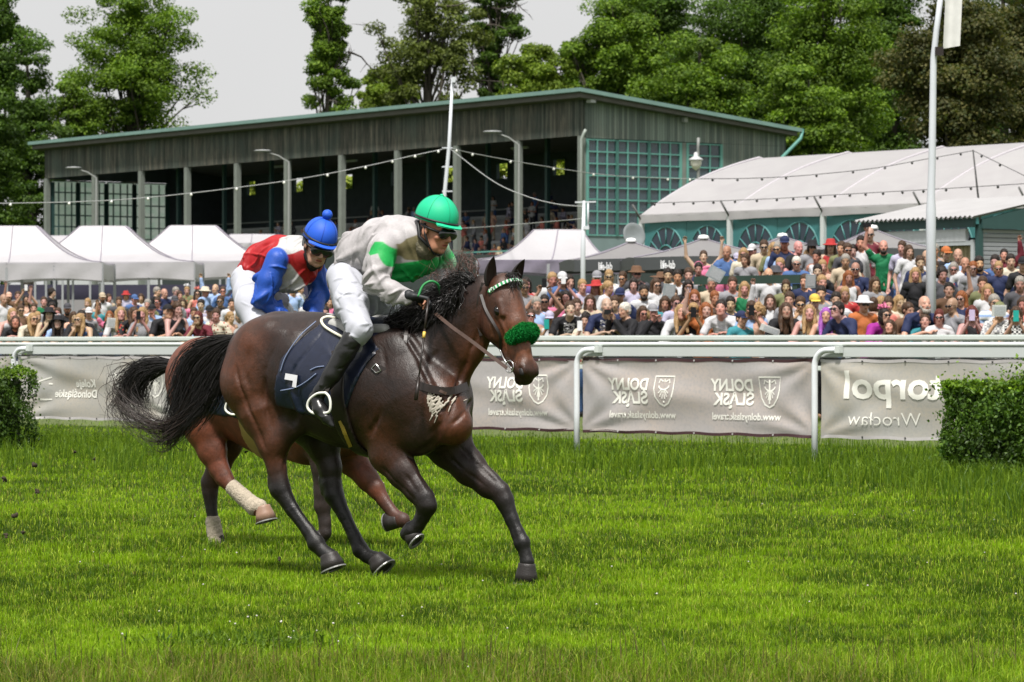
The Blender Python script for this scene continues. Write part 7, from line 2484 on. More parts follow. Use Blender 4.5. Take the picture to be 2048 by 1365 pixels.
# ---------------------------------------------------------------- white marquee with teal walls
dM = Vector((0.64, -0.77, 0)).normalized()
mo = Vector((W(1286, HZ, 120).x, 120, 0))
mq = frame_root('marquee', mo, dM, 'long white marquee with teal arched window walls behind the crowd', 'marquee')
bM = Vector((-dM.y, dM.x, 0))     # backwards = local +y
MAT_TENT = mat_banner('white_tent_fabric', (0.52, 0.505, 0.515), (0.47, 0.45, 0.465))
MAT_TEALW = M_('teal_tent_wall', (0.035, 0.15, 0.155), 0.55, 0.2, 0.7)
MAT_ALU = M_('white_aluminium_leg', (0.5, 0.53, 0.53), 0.4, 0.1, 2)
bay, nb_ = 4.4, 7
EH, RH, HWid = 5.80, 7.95, 5.5
def rz_(t):   # roof height, t 0 at eave .. 1 at ridge
    return EH + (RH - EH) * (t ** 0.92) + 0.22 * math.sin(math.pi * t)
for i in range(nb_):
    mb = MB()
    fn = lambda u, v, i=i: Vector((i * bay + bay * u, HWid * 2 * v - 0.12 if False else -0.12 + (HWid * 2 + 0.24) * v, rz_(1 - abs(2 * v - 1)) - 0.13 * math.sin(math.pi * u) * math.sin(math.pi * min(1, 2.0 * min(v, 1 - v) + 0.1))))
    mb.grid(fn, 14, 28)
    mb.build('roof', MAT_TENT, mq, True)
    mb = MB()
    mb.grid(lambda u, v, i=i: Vector((i * bay + bay * u, -0.13 - 0.02 * math.sin(u * 25), EH + 0.02 - 0.30 * v + (0.03 * math.sin(math.pi * u) * v))), 20, 2)
    mb.build('valance', MAT_TENT, mq, True)
    MB().box((i * bay, -0.03, EH / 2 + 0.6), (0.16, 0.2, EH - 1.2)).build('leg', MAT_ALU, mq)
    mb = MB().tube([(i * bay, HWid * 2 * v, rz_(1 - abs(2 * v - 1)) + 0.02) for v in np.linspace(0, 1, 25)], 0.045, 6)
    mb.build('roof_rib', M_('grey_roof_seam', (0.40, 0.38, 0.41), 0.6), mq, True)
    MB().tube([(i * bay, -0.1, EH - 0.15), (i * bay + 0.02, -0.5, EH + 0.35)], 0.035, 6).build('strut', M_('dark_strut', (0.12, 0.12, 0.12), 0.5), mq, True)
    for j in (0, 1):
        cx = i * bay + bay * (0.27 if j == 0 else 0.74)
        w = MB()
        x0, x1 = i * bay + (0.08 if j == 0 else bay / 2 + 0.01), i * bay + (bay / 2 - 0.01 if j == 0 else bay - 0.08)
        w.box(((x0 + x1) / 2, 0.02, 3.45), (x1 - x0, 0.04, 4.4))
        wo = w.build('side_wall', MAT_TEALW, mq)
        ch, R_ = 4.25, 0.93
        arc = [Vector((cx + R_ * math.cos(a), -0.012, ch + 1.12 * math.sin(a))) for a in np.linspace(0, math.pi, 22)]
        mb = MB().prism(arc, (0, 0.02, 0))
        win = mb.build('window', M_('dark_clear_vinyl', (0.018, 0.03, 0.045), 0.12, 0.3, 1.2), wo)
        fr_ = MB()
        fr_.tube(arc, 0.03, 6)
        fr_.tube([Vector((cx + 0.42 * math.cos(a), -0.02, ch + 0.5 * math.sin(a))) for a in np.linspace(0, math.pi, 14)], 0.03, 6)
        for a in (0.2, 0.35, 0.5, 0.65, 0.8):
            a *= math.pi
            fr_.tube([Vector((cx + 0.42 * math.cos(a), -0.02, ch + 0.5 * math.sin(a))), Vector((cx + R_ * math.cos(a), -0.02, ch + 1.12 * math.sin(a)))], 0.024, 5)
        fr_.build('window_bars', M_('teal_bars', (0.06, 0.20, 0.20), 0.5), wo, True)
mb = MB().prism([Vector((0.02, HWid * 2 * v, rz_(1 - abs(2 * v - 1)) - 0.01)) for v in np.linspace(0, 1, 21)] + [Vector((0.02, HWid * 2, 1.2)), Vector((0.02, 0, 1.2))], (0.05, 0, 0))
mb.build('gable_wall', MAT_TENT, mq)

# ---------------------------------------------------------------- kiosk
ko = Vector((W(1735, HZ, 82).x, 82, 0))
dK = Vector((0.585, -0.81, 0)).normalized()
kk = frame_root('kiosk', ko, dK, 'kiosk with corrugated roof, curtained window and grey roller shutter', 'kiosk')
KL = 3.75
kc = MB()
def kroof(off):
    return lambda u, v: Vector((-0.15 + (KL + 0.3) * u, -0.3 + 2.9 * v, 4.27 + 0.56 * v + 0.022 * math.sin(u * 2 * math.pi * 26) + off))
kc.grid(kroof(0), 208, 2); kc.grid(kroof(-0.03), 208, 2)
kc.build('roof', M_('galvanised_corrugated_roof', (0.33, 0.325, 0.33), 0.5, 0.15, 1.5), kk, True)
MB().box((KL / 2, -0.15, 4.13), (KL + 0.05, 0.08, 0.2)).build('roof_beam', MAT_TEALD, kk)
MB().box((KL / 2 - 0.15, -0.05, 3.86), (KL - 0.35, 0.1, 0.28)).build('sign_board', M_('white_fascia_panel', (0.55, 0.57, 0.60), 0.5), kk)
MB().prism([(KL + 0.05, 0, 4.0), (KL + 0.05, 5, 4.0), (KL + 0.05, 5, 5.6), (KL + 0.05, 2.6, 4.75), (KL + 0.05, 0, 4.2)], (0.08, 0, 0)).build('side_fascia', MAT_TEALD, kk)
MB().box((KL + 0.02, 0.0, 2.7), (0.13, 0.13, 2.8)).build('corner_post', MAT_TEALD, kk)
sh_ = MB()
for i in range(26):
    sh_.prism([(KL, 0.12, 1.4 + i * 0.1), (KL + 0.02, 0.12, 1.41 + i * 0.1), (KL + 0.02, 0.12, 1.48 + i * 0.1), (KL, 0.12, 1.495 + i * 0.1)], (0, 4.6, 0))
sh_.build('roller_shutter', M_('grey_shutter_slats', (0.24, 0.25, 0.27), 0.5, 0.1, 2), kk)
MB().box((KL / 2, 2.4, 2.6), (KL - 0.1, 0.1, 2.6)).build('rear_wall', M_('dark_kiosk_wall', (0.035, 0.035, 0.04), 0.8), kk)
MB().box((0.05, 1.2, 2.7), (0.1, 2.4, 2.7)).build('side_wall', M_('dark_kiosk_wall', (0.035, 0.035, 0.04), 0.8), kk)
MB().box((KL / 2, 0, 1.85), (KL - 0.2, 0.1, 1.0)).build('counter_wall', M_('white_fascia_panel', (0.55, 0.57, 0.60), 0.5), kk)
for x in (0.12, KL * 0.53, KL * 0.60, KL - 0.12):
    MB().box((x, -0.03, 3.0), (0.09, 0.12, 1.5)).build('window_frame', M_('pale_window_frame', (0.42, 0.45, 0.47), 0.5), kk)
MB().box((KL / 2, -0.031, 3.68), (KL - 0.2, 0.12, 0.1)).build('window_frame', M_('pale_window_frame', (0.42, 0.45, 0.47), 0.5), kk)
MB().box((KL * 0.32, 0.05, 3.0), (KL * 0.4, 0.02, 1.3)).build('pane', MAT_GLASS, kk)
cu = MB()
cu.grid(lambda u, v: Vector((KL * 0.62 + KL * 0.34 * u, 0.12 + 0.04 * math.sin(u * 60), 3.62 - 0.42 * v)), 60, 2)
cu.build('curtain', M_('striped_cream_curtain', (0.42, 0.36, 0.24), 0.8, 0.5, 9), kk, True)
for x, z_, c in ((KL * 0.68, 2.75, (0.45, 0.35, 0.25)), (KL * 0.78, 2.7, (0.5, 0.42, 0.33)), (KL * 0.88, 2.72, (0.45, 0.47, 0.5))):
    MB().box((x, 0.9, z_), (0.22, 0.3, 0.6)).build('shelf_box', M_(f'box_card_{int(x * 10)}', c, 0.7, 0.3, 5), kk)

# ---------------------------------------------------------------- pop-up tents
MAT_POPUP = mat_banner('lilac_white_canopy', (0.55, 0.535, 0.575), (0.50, 0.485, 0.52))
MAT_POPG = mat_banner('grey_canopy_skirt', (0.26, 0.23, 0.31), (0.21, 0.19, 0.25))
MAT_SEAM = M_('canopy_seam', (0.24, 0.22, 0.27), 0.7)
def popup(z, el, er, rl, rr, yr, ye, yv, depth, label, ground, valmat=None, legs=(0, 0.5, 1)):
    root = empty('canopy_tent', W((el + er) / 2, HZ, z).xy.to_3d() + Vector((0, 0, ground)), 0, label, 'tent', 'pop up canopy tents')
    o = root.location.copy()
    s = z / F
    hw0, hw1 = (el - (el + er) / 2) * s, (er - (el + er) / 2) * s
    r0, r1 = (rl - (el + er) / 2) * s, (rr - (el + er) / 2) * s
    hr_, he, hv = hgt(yr, z) - ground, hgt(ye, z) - ground, hgt(yv, z) - ground
    E = [(hw0, 0), (hw1, 0), (hw1, depth), (hw0, depth)]
    R_ = [(r0, depth * 0.35), (r1, depth * 0.35), (r1, depth * 0.6), (r0, depth * 0.6)]
    for k in range(4):
        a0, a1, b0, b1 = E[k], E[(k + 1) % 4], R_[k], R_[(k + 1) % 4]
        mb = MB()
        def fn(u, v):
            x = (a0[0] * (1 - u) + a1[0] * u) * (1 - v) + (b0[0] * (1 - u) + b1[0] * u) * v
            y = (a0[1] * (1 - u) + a1[1] * u) * (1 - v) + (b0[1] * (1 - u) + b1[1] * u) * v
            sag = 0.27 * math.sin(math.pi * v) * (hr_ - he) * (1.0 + 0.25 * math.sin(math.pi * u)) + 0.05 * math.sin(math.pi * u) * (1 - v)
            return Vector((x, y, he + (hr_ - he) * v - sag))
        mb.grid(fn, 12, 10)
        mb.build('canopy', MAT_POPUP, root, True)
        for uu in (0, 0.5):
            pts = [fn(uu, v) + Vector((0, 0, 0.012)) for v in np.linspace(0, 1, 11)]
            MB().tube(pts, 0.016, 5).build('seam', MAT_SEAM, root, True)
        va = MB()
        va.grid(lambda u, v: Vector((a0[0] * (1 - u) + a1[0] * u, a0[1] * (1 - u) + a1[1] * u, he - (he - hv) * v * (1 - 0.13 * math.sin(math.pi * (u * 2 % 1)))) ) + Vector((0, -0.03 * math.sin(u * 31 + v * 3) * v, 0)), 30, 4)
        va.build('valance', valmat or MAT_POPUP, root, True)
    MB().tube([Vector((r0, depth * 0.48, hr_ + 0.01)), Vector((r1, depth * 0.48, hr_ + 0.01))], 0.03, 6).build('ridge', MAT_POPUP, root, True)
    for y in (0.04, depth - 0.04):
        for f_ in legs:
            x = hw0 + (hw1 - hw0) * f_
            MB().box((x, y, he / 2), (0.07, 0.07, he)).build('leg', M_('aluminium_leg', (0.28, 0.29, 0.31), 0.4), root)
    MB().beam((hw0, 0.06, he * 0.74), (hw0 + (hw1 - hw0) * 0.5, 0.06, he * 0.98), 0.03, 0.03).build('brace', M_('aluminium_leg', (0.28, 0.29, 0.31), 0.4), root)
    return root
popup(97, -178, 204, -33, 62, 451, 525, 562, 3.1, 'leftmost lilac white canopy tent cut by the picture edge', 1.3, legs=(0.25, 0.5, 0.75, 1))
popup(101, 8, 388, 150, 243, 451, 524, 561, 3.1, 'lilac white canopy tent second from the left', 1.3, legs=(0.52, 0.76, 1))
popup(105, 195, 572, 332, 425, 450, 522, 558, 3.1, 'lilac white canopy tent just behind the rear jockey', 1.3, legs=(0.5, 0.75, 1))
popup(85, 955, 1238, 1068, 1166, 458, 520, 548, 3.4, 'grey white canopy tent above the horse ears by the thin mast', 1.3, MAT_POPG)
popup(128, 440, 560, 455, 545, 468, 486, 500, 3.0, 'small grey flat topped canopy behind the third tent', 1.4)
popup(124, 70, 180, 88, 165, 471, 492, 505, 3.0, 'small pale canopy showing between the two left tents', 1.4)
tarp = MB().box(W(240, 585, 128), (14.5, 0.2, 0.55)).build('tarpaulin', M_('dark_navy_tarpaulin', (0.025, 0.022, 0.05), 0.6, 0.3, 1.5))
tag(tarp, 'dark navy awning strip stretched below the left tents', 'awning')
wl = MB().box(W(250, 625, 130), (17.5, 0.3, 1.7)).build('wall', M_('grey_panel_wall', (0.26, 0.25, 0.26), 0.8, 0.2, 0.8))
tag(wl, 'low grey panel wall seen under the left tents', 'wall')
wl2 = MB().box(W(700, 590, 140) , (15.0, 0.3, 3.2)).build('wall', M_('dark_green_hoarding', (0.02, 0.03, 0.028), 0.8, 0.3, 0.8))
tag(wl2, 'dark hoarding under the grandstand behind both jockeys', 'hoarding')
wl3 = MB().box(W(1250, 610, 110) , (10.0, 0.3, 2.8)).build('wall', M_('dark_green_hoarding', (0.02, 0.03, 0.028), 0.8, 0.3, 0.8))
tag(wl3, 'dark hoarding below the grey parasols behind the crowd', 'hoarding')
# ---------------------------------------------------------------- parasols
MAT_PARA = mat_banner('grey_parasol_fabric', (0.31, 0.30, 0.305), (0.27, 0.255, 0.27))
MAT_PARAV = M_('charcoal_valance', (0.055, 0.06, 0.066), 0.7, 0.2, 2)
def parasol(px, yap, z, hw, ye, yv, rot, label, text=None, ground=1.5):
    hz_, he, hv = hgt(yap, z), hgt(ye, z), hgt(yv, z)
    root = empty('parasol', Vector((W(px, HZ, z).x, z, ground)), rot, label, 'parasol', 'grey square parasols')
    hz_, he, hv = hz_ - ground, he - ground, hv - ground
    cs = [Vector((-hw, -hw, 0)), Vector((hw, -hw, 0)), Vector((hw, hw, 0)), Vector((-hw, hw, 0))]
    for k in range(4):
        a, b = cs[k], cs[(k + 1) % 4]
        mb = MB()
        fn = lambda u, v: (a * (1 - u) + b * u) * (1 - v) + Vector((0, 0, he + (hz_ - he) * v - 0.05 * math.sin(math.pi * v) + 0.04 * math.sin(math.pi * u) * (1 - v)))
        mb.grid(fn, 10, 8)
        mb.build('canopy', MAT_PARA, root, True)
        vb = MB()
        vb.grid(lambda u, v: (a * (1 - u) + b * u) * (1.0 - 0.01 * v) + Vector((0, 0, he + 0.04 * math.sin(math.pi * u) - (he - hv) * v)), 10, 2)
        vb.build('valance', MAT_PARAV, root, True)
        MB().tube([fn(0, v) + Vector((0, 0, 0.01)) for v in np.linspace(0, 1, 8)], 0.014, 5).build('seam', MAT_SEAM, root, True)
    MB().tube([(0, 0, 0), (0, 0, hz_ - 0.05)], 0.03, 8).build('pole', MAT_GPOST, root, True)
    MB().lathe([(0, 0.10), (0.10, 0.08), (0.14, 0.0), (0, 0.0)], (0, 0, hz_ - 0.01), 14).build('cap', MAT_WHITE, root, True)
    if text:
        c = bpy.data.curves.new('t', 'FONT'); c.body = 'life-lab'; c.size = 0.235; c.offset = 0.006
        o = bpy.data.objects.new('t', c); COL.objects.link(o); bpy.context.view_layer.update()
        me = bpy.data.meshes.new_from_object(o.evaluated_get(bpy.context.evaluated_depsgraph_get())); bpy.data.objects.remove(o)
        for v in me.vertices: v.co = Vector((v.co.x * 0.5 + text, -hw - 0.015, hv + (he - hv) * 0.18 + v.co.y))
        link('lettering', me, M_('white_print', (0.72, 0.72, 0.76), 0.5), root)
    return root
parasol(1262, 484, 78, 1.45, 524, 547, 0.10, 'left grey parasol with life-lab lettering next to the satellite dish', -0.92)
parasol(1407, 478, 75, 1.65, 520, 545, 0.06, 'middle grey parasol with life-lab lettering below the marquee windows', -1.10)
parasol(1565, 474, 79, 1.55, 516, 540, 0.12, 'grey parasol behind the people on the green platform')
parasol(1745, 458, 76, 1.25, 503, 528, 0.05, 'grey parasol left of the bearded man in green')
# satellite dish
sdp = W(1266, 472, 92)
sdr = empty('satellite_dish', sdp, 0, 'grey satellite dish left of the marquee corner', 'satellite dish')
M3 = Matrix.Rotation(math.radians(75), 3, 'X') @ Matrix.Rotation(0.5, 3, 'Y')
mb = MB(); mb.lathe([(0, 0.0), (0.12, 0.006), (0.25, 0.03), (0.34, 0.065), (0.32, 0.075), (0.24, 0.04), (0, 0.012)], (0, 0, 0), 24, M3)
mb.build('dish', M_('grey_dish', (0.19, 0.21, 0.22), 0.4), sdr, True)
MB().tube([(0, 0.1, -0.3), (0, 0.1, -3.4)], 0.03, 6).build('pole', MAT_GPOST, sdr, True)
# ---------------------------------------------------------------- poles, masts and lamps
def pole(name, pts, r, mat, label, cat, z0=None):
    root = empty(name, pts[0], 0, label, cat)
    MB().tube([Vector(p) - Vector(pts[0]) for p in pts], r, 12).build('pole', mat, root, True)
    return root
MAT_PW = M_('white_pole_paint', (0.55, 0.58, 0.62), 0.4, 0.12, 2)
b = W(1863, HZ, 51.0)
pts = [Vector((W(1862, 600, 51.0).x, 51.0, 0.5)), W(1862, 420, 51.0), W(1862, 395, 51.0), W(1864, 330, 51.0), W(1867, 118, 51.0), W(1873, 60, 51.0), W(1888, -60, 51.0)]
fp = pole('flagpole', pts, [0.075, 0.072, 0.058, 0.054, 0.047, 0.043, 0.038], MAT_PW, 'tall white flagpole carrying a furled white banner at the right', 'flagpole')
mb = MB()
mb.grid(lambda u, v: (W(1886 + 34 * u + 8 * (1 - v), -70 + 168 * v - 6 * u, 50.9 + 0.05 * math.sin(u * 5)) - pts[0]), 8, 10)
mb.grid(lambda u, v: (W(1886 + 34 * u + 8 * (1 - v), -70 + 168 * v - 6 * u, 50.97 + 0.05 * math.sin(u * 5)) - pts[0]), 8, 10)
mb.build('flag', M_('white_flag_cloth', (0.6, 0.6, 0.58), 0.7), fp, True)
MB().box(W(1878, 103, 50.95) - pts[0], (0.12, 0.1, 0.12)).build('bracket', MAT_LEATHER, fp)
pts = [Vector((W(1166, 600, 70).x, 70, 0.9)), W(1166, 500, 70), W(1168, 402, 70)]
ms = pole('mast', pts, [0.055, 0.05, 0.03], MAT_PW, 'thin white mast with a cross arm between the centre tent and parasols', 'mast')
MB().beam(W(1150, 405, 70) - pts[0], W(1192, 404, 70) - pts[0], 0.04, 0.03).build('cross_arm', MAT_PW, ms)
MB().tube([W(1176, 460, 70) - pts[0], W(1176, 405, 70) - pts[0]], 0.02, 8).build('side_rod', MAT_PW, ms, True)
MB().box(W(1172, 456, 70) - pts[0], (0.12, 0.1, 0.07)).build('clamp', MAT_PW, ms)
pts = [Vector((W(884, 600, 90).x, 90, 1.3)), W(889, 390, 90), W(898, 295, 90), W(905, 158, 90)]
lp = pole('light_pole', pts, [0.055, 0.052, 0.048, 0.036], MAT_PW, 'slanting white pole above the green cap holding the light strings', 'pole')
for y in (296, 334, 383):
    MB().beam(W(884, y, 90) - pts[0], W(905, y, 90) - pts[0], 0.03, 0.03).build('bracket', MAT_PW, lp)
MB().box(W(907, 160, 89.9) - pts[0], (0.10, 0.10, 0.14)).build('pole_head', MAT_PW, lp)
def wire(name, pix, label, every, dark=False, skip=0):
    P_ = [W(*p) for p in pix]
    root = empty(name, P_[0], 0, label, 'string lights' if every else 'cable')
    C_ = crom([p - P_[0] for p in P_], 40)
    C_ = [Vector(c) for c in C_]
    MB().tube(C_, 0.011, 5).build('cable', M_('dark_cable', (0.03, 0.03, 0.03), 0.6) if dark else M_('pale_cable', (0.32, 0.33, 0.33), 0.6), root, True)
    if every:
        n = every
        for i in range(n):
            t_ = (i + 0.5) / n * 39
            j = int(t_)
            p = C_[j].lerp(C_[min(j + 1, 39)], t_ - j)
            r = 0.036 * P_[0].y / 90
            m = MB().lathe([(0, -2.2 * r), (0.8 * r, -1.6 * r), (r, -1.0 * r), (0.55 * r, -0.2 * r), (0.4 * r, 0.1 * r), (0, 0.1 * r)], p, 8)
            m.build('bulb', M_('dark_bulb', (0.03, 0.03, 0.03), 0.3) if dark else M_('milky_bulb', (0.8, 0.8, 0.76), 0.3), root, True)
    return root
wire('string_lights', [(900, 296, 90), (820, 313, 90), (736, 332, 89), (600, 358, 88), (440, 380, 87), (290, 396, 86), (160, 404, 85), (-40, 408, 84)], 'string of white bulbs running left from the slanting pole', 12)
wire('string_lights', [(900, 296, 90), (950, 308, 91), (1083, 332, 94), (1210, 350, 98), (1330, 357, 101), (1400, 358, 102)], 'string of white bulbs running right in front of the stand', 8)
wire('string_lights', [(1400, 358, 102), (1500, 357, 103), (1600, 352, 104), (1740, 338, 105), (1850, 319, 105.5), (1945, 302, 106)], 'dark bulb string crossing in front of the marquee roof', 10, True)
wire('string_lights', [(1947, 302, 106), (2000, 328, 104), (2090, 372, 101)], 'short dark bulb string at the upper right of the marquee', 3, True)
wire('string_lights', [(1290, 407, 116), (1420, 403, 114), (1560, 397, 112), (1655, 391, 110), (1760, 385, 108), (1900, 377, 106), (2080, 366, 103)], 'row of dark bulbs strung along the marquee eave', 20, True)
wire('cable', [(900, 298, 90), (985, 362, 82), (1050, 392, 79), (1110, 408, 74), (1166, 414, 70.2)], 'bare cable sagging from the slanting pole to the thin mast', 0)
wire('cable', [(540, 500, 90), (760, 466, 90), (960, 455, 90), (1166, 438, 70)], 'thin low cable crossing behind the two jockeys', 0)
# support of the bulb strings on the marquee
mp = pole('light_pole', [Vector((W(1962, 408, 98).x, 98, 4.5)), W(1957, 400, 98), W(1946, 300, 98)], [0.03, 0.03, 0.02], M_('dark_cable', (0.03, 0.03, 0.03), 0.6), 'thin dark rod on a ring that lifts the bulb strings over the kiosk', 'pole')
ring = [W(1960 + 16 * math.cos(a), 410 + 9 * math.sin(a), 98 + 0.2 * math.sin(a)) - mp.location for a in np.linspace(0, 2 * math.pi, 20)]
MB().tube(ring, 0.015, 5).build('ring', M_('brass_ring', (0.3, 0.25, 0.12), 0.5), mp, True)
def street_lamp(px, ytop, hx, hy, z, label):
    base = Vector((W(px, HZ, z).x, z, 1.4))
    root = empty('street_lamp', base, 0, label, 'street lamp', 'street lamps in front of the grandstand')
    P_ = [W(px, 520, z), W(px, ytop, z), W(px - (px - hx) * 0.35, ytop - (ytop - hy) * 0.55, z), W(hx + 14, hy + 3, z)]
    MB().tube([Vector((0, 0, 0))] + [p - base for p in P_], [0.085, 0.08, 0.065, 0.045, 0.035], 8).build('pole', M_('grey_lamp_pole', (0.19, 0.20, 0.19), 0.5), root, True)
    hd_ = MB().lathe([(0, 0.07), (0.2, 0.05), (0.28, 0.0), (0.2, -0.05), (0, -0.06)], W(hx + 5, hy, z) - base, 16, None, 1.7, 0.8)
    hd_.build('lamp_head', M_('grey_lamp_head', (0.22, 0.23, 0.23), 0.4), root, True)
street_lamp(1037, 290, 980, 264, 165, 'street lamp arching left under the fascia near the glazed corner')
street_lamp(577, 325, 520, 302, 180, 'street lamp in front of the stand left of the rear jockey')
street_lamp(192, 356, 142, 336, 195, 'street lamp in front of the stand above the left tents')
# bell lamp
bb_ = Vector((W(1397, HZ, 132).x, 132, 1.4))
bl = empty('street_lamp', bb_, 0, 'white bell shaded lantern in front of the gable glazing', 'street lamp')
MB().tube([Vector((0, 0, 0)), W(1398, 420, 132) - bb_, W(1396, 296, 132) - bb_, W(1397, 276, 132) - bb_], [0.09, 0.08, 0.05, 0.06], 8).build('pole', M_('grey_lamp_pole', (0.19, 0.20, 0.19), 0.5), bl, True)
s_ = 132 / F
MB().lathe([(0, 14 * s_), (4 * s_, 12 * s_), (5 * s_, 5 * s_), (13 * s_, 0), (15 * s_, -3 * s_), (11 * s_, -4 * s_)], W(1392, 318, 132) - bb_, 18).build('lamp_shade', M_('pale_shade', (0.42, 0.43, 0.44), 0.4), bl, True)
MB().lathe([(11 * s_, 0), (11 * s_, -6 * s_), (7 * s_, -15 * s_), (0, -20 * s_)], W(1392, 322, 132) - bb_, 18).build('globe', M_('milky_globe', (0.72, 0.70, 0.64), 0.3), bl, True)
# ---------------------------------------------------------------- green platform and bicycle
pc = FP(1490, 14.0)
pf = frame_root('platform', pc, DF, 'dark green timber viewing platform with a cross braced rail', 'platform')
GPL = M_('dark_green_timber', (0.018, 0.045, 0.032), 0.7, 0.3, 3)
PG = float(bank_h(pc.x, pc.y))
ph_ = CAMH + (HZ - 553) / F * pc.y
MB().box((0.05, 0, ph_ - 0.06), (2.35, 0.07, 0.14)).build('top_rail', GPL, pf)
for x in (-1.0, 0.05, 1.1):
    MB().box((x, 0.03, (ph_ + PG) / 2 - 0.07), (0.1, 0.09, ph_ - 0.14 - PG)).build('post', GPL, pf)
MB().box((0.05, 0.7, PG + 0.12), (2.2, 1.3, 0.1)).build('deck', GPL, pf)
MB().beam((-0.95, -0.02, ph_ - 0.15), (-0.1, -0.02, PG + 0.1), 0.04, 0.09).build('brace', GPL, pf)
MB().beam((-0.1, -0.06, ph_ - 0.15), (-0.95, -0.06, PG + 0.1), 0.04, 0.09).build('brace', GPL, pf)
bc = FP(1790, 16.4); bc.z = float(bank_h(bc.x, bc.y))
bk = empty('bicycle', bc, 0.25, 'blue bicycle standing beside the bearded man in green', 'bicycle')
MBK = M_('blue_bike_frame', (0.02, 0.12, 0.38), 0.35)
def wheel(x):
    wr = MB().tube([(x + 0.33 * math.cos(a), 0, 0.34 + 0.33 * math.sin(a)) for a in np.linspace(0, 2 * math.pi, 30)], 0.017, 6, False)
    w = wr.build('wheel', M_('black_tyre', (0.02, 0.02, 0.02), 0.7), bk, True)
    sp_ = MB()
    for i in range(14):
        a = i * math.pi / 7
        sp_.tube([(x, 0, 0.34), (x + 0.32 * math.cos(a), 0, 0.34 + 0.32 * math.sin(a))], 0.0025, 3)
    sp_.build('spokes', MAT_STEEL, w)
wheel(-0.52); wheel(0.52)
fm_ = MB()
for a, b_ in (((-0.52, 0, 0.34), (-0.05, 0, 0.30)), ((-0.05, 0, 0.30), (-0.20, 0, 0.82)), ((-0.52, 0, 0.34), (-0.18, 0, 0.76)), ((-0.05, 0, 0.30), (0.38, 0, 0.80)), ((-0.18, 0, 0.76), (0.36, 0, 0.86)), ((0.36, 0, 0.92), (0.52, 0, 0.34))):
    fm_.tube([a, b_], 0.022, 8)
fm_.build('frame', MBK, bk, True)
MB().tube([(0.30, -0.28, 1.02), (0.36, -0.1, 1.04), (0.36, 0.1, 1.04), (0.30, 0.28, 1.02)], 0.013, 6).build('handlebar', MAT_LEATHER, bk, True)
SDF().ell((-0.22, 0, 0.90), (0.13, 0.07, 0.03)).P
link('saddle', SDF().ell((-0.22, 0, 0.90), (0.13, 0.07, 0.03)).mesh('saddle', 0.01, col=False), MAT_LEATHER, bk)
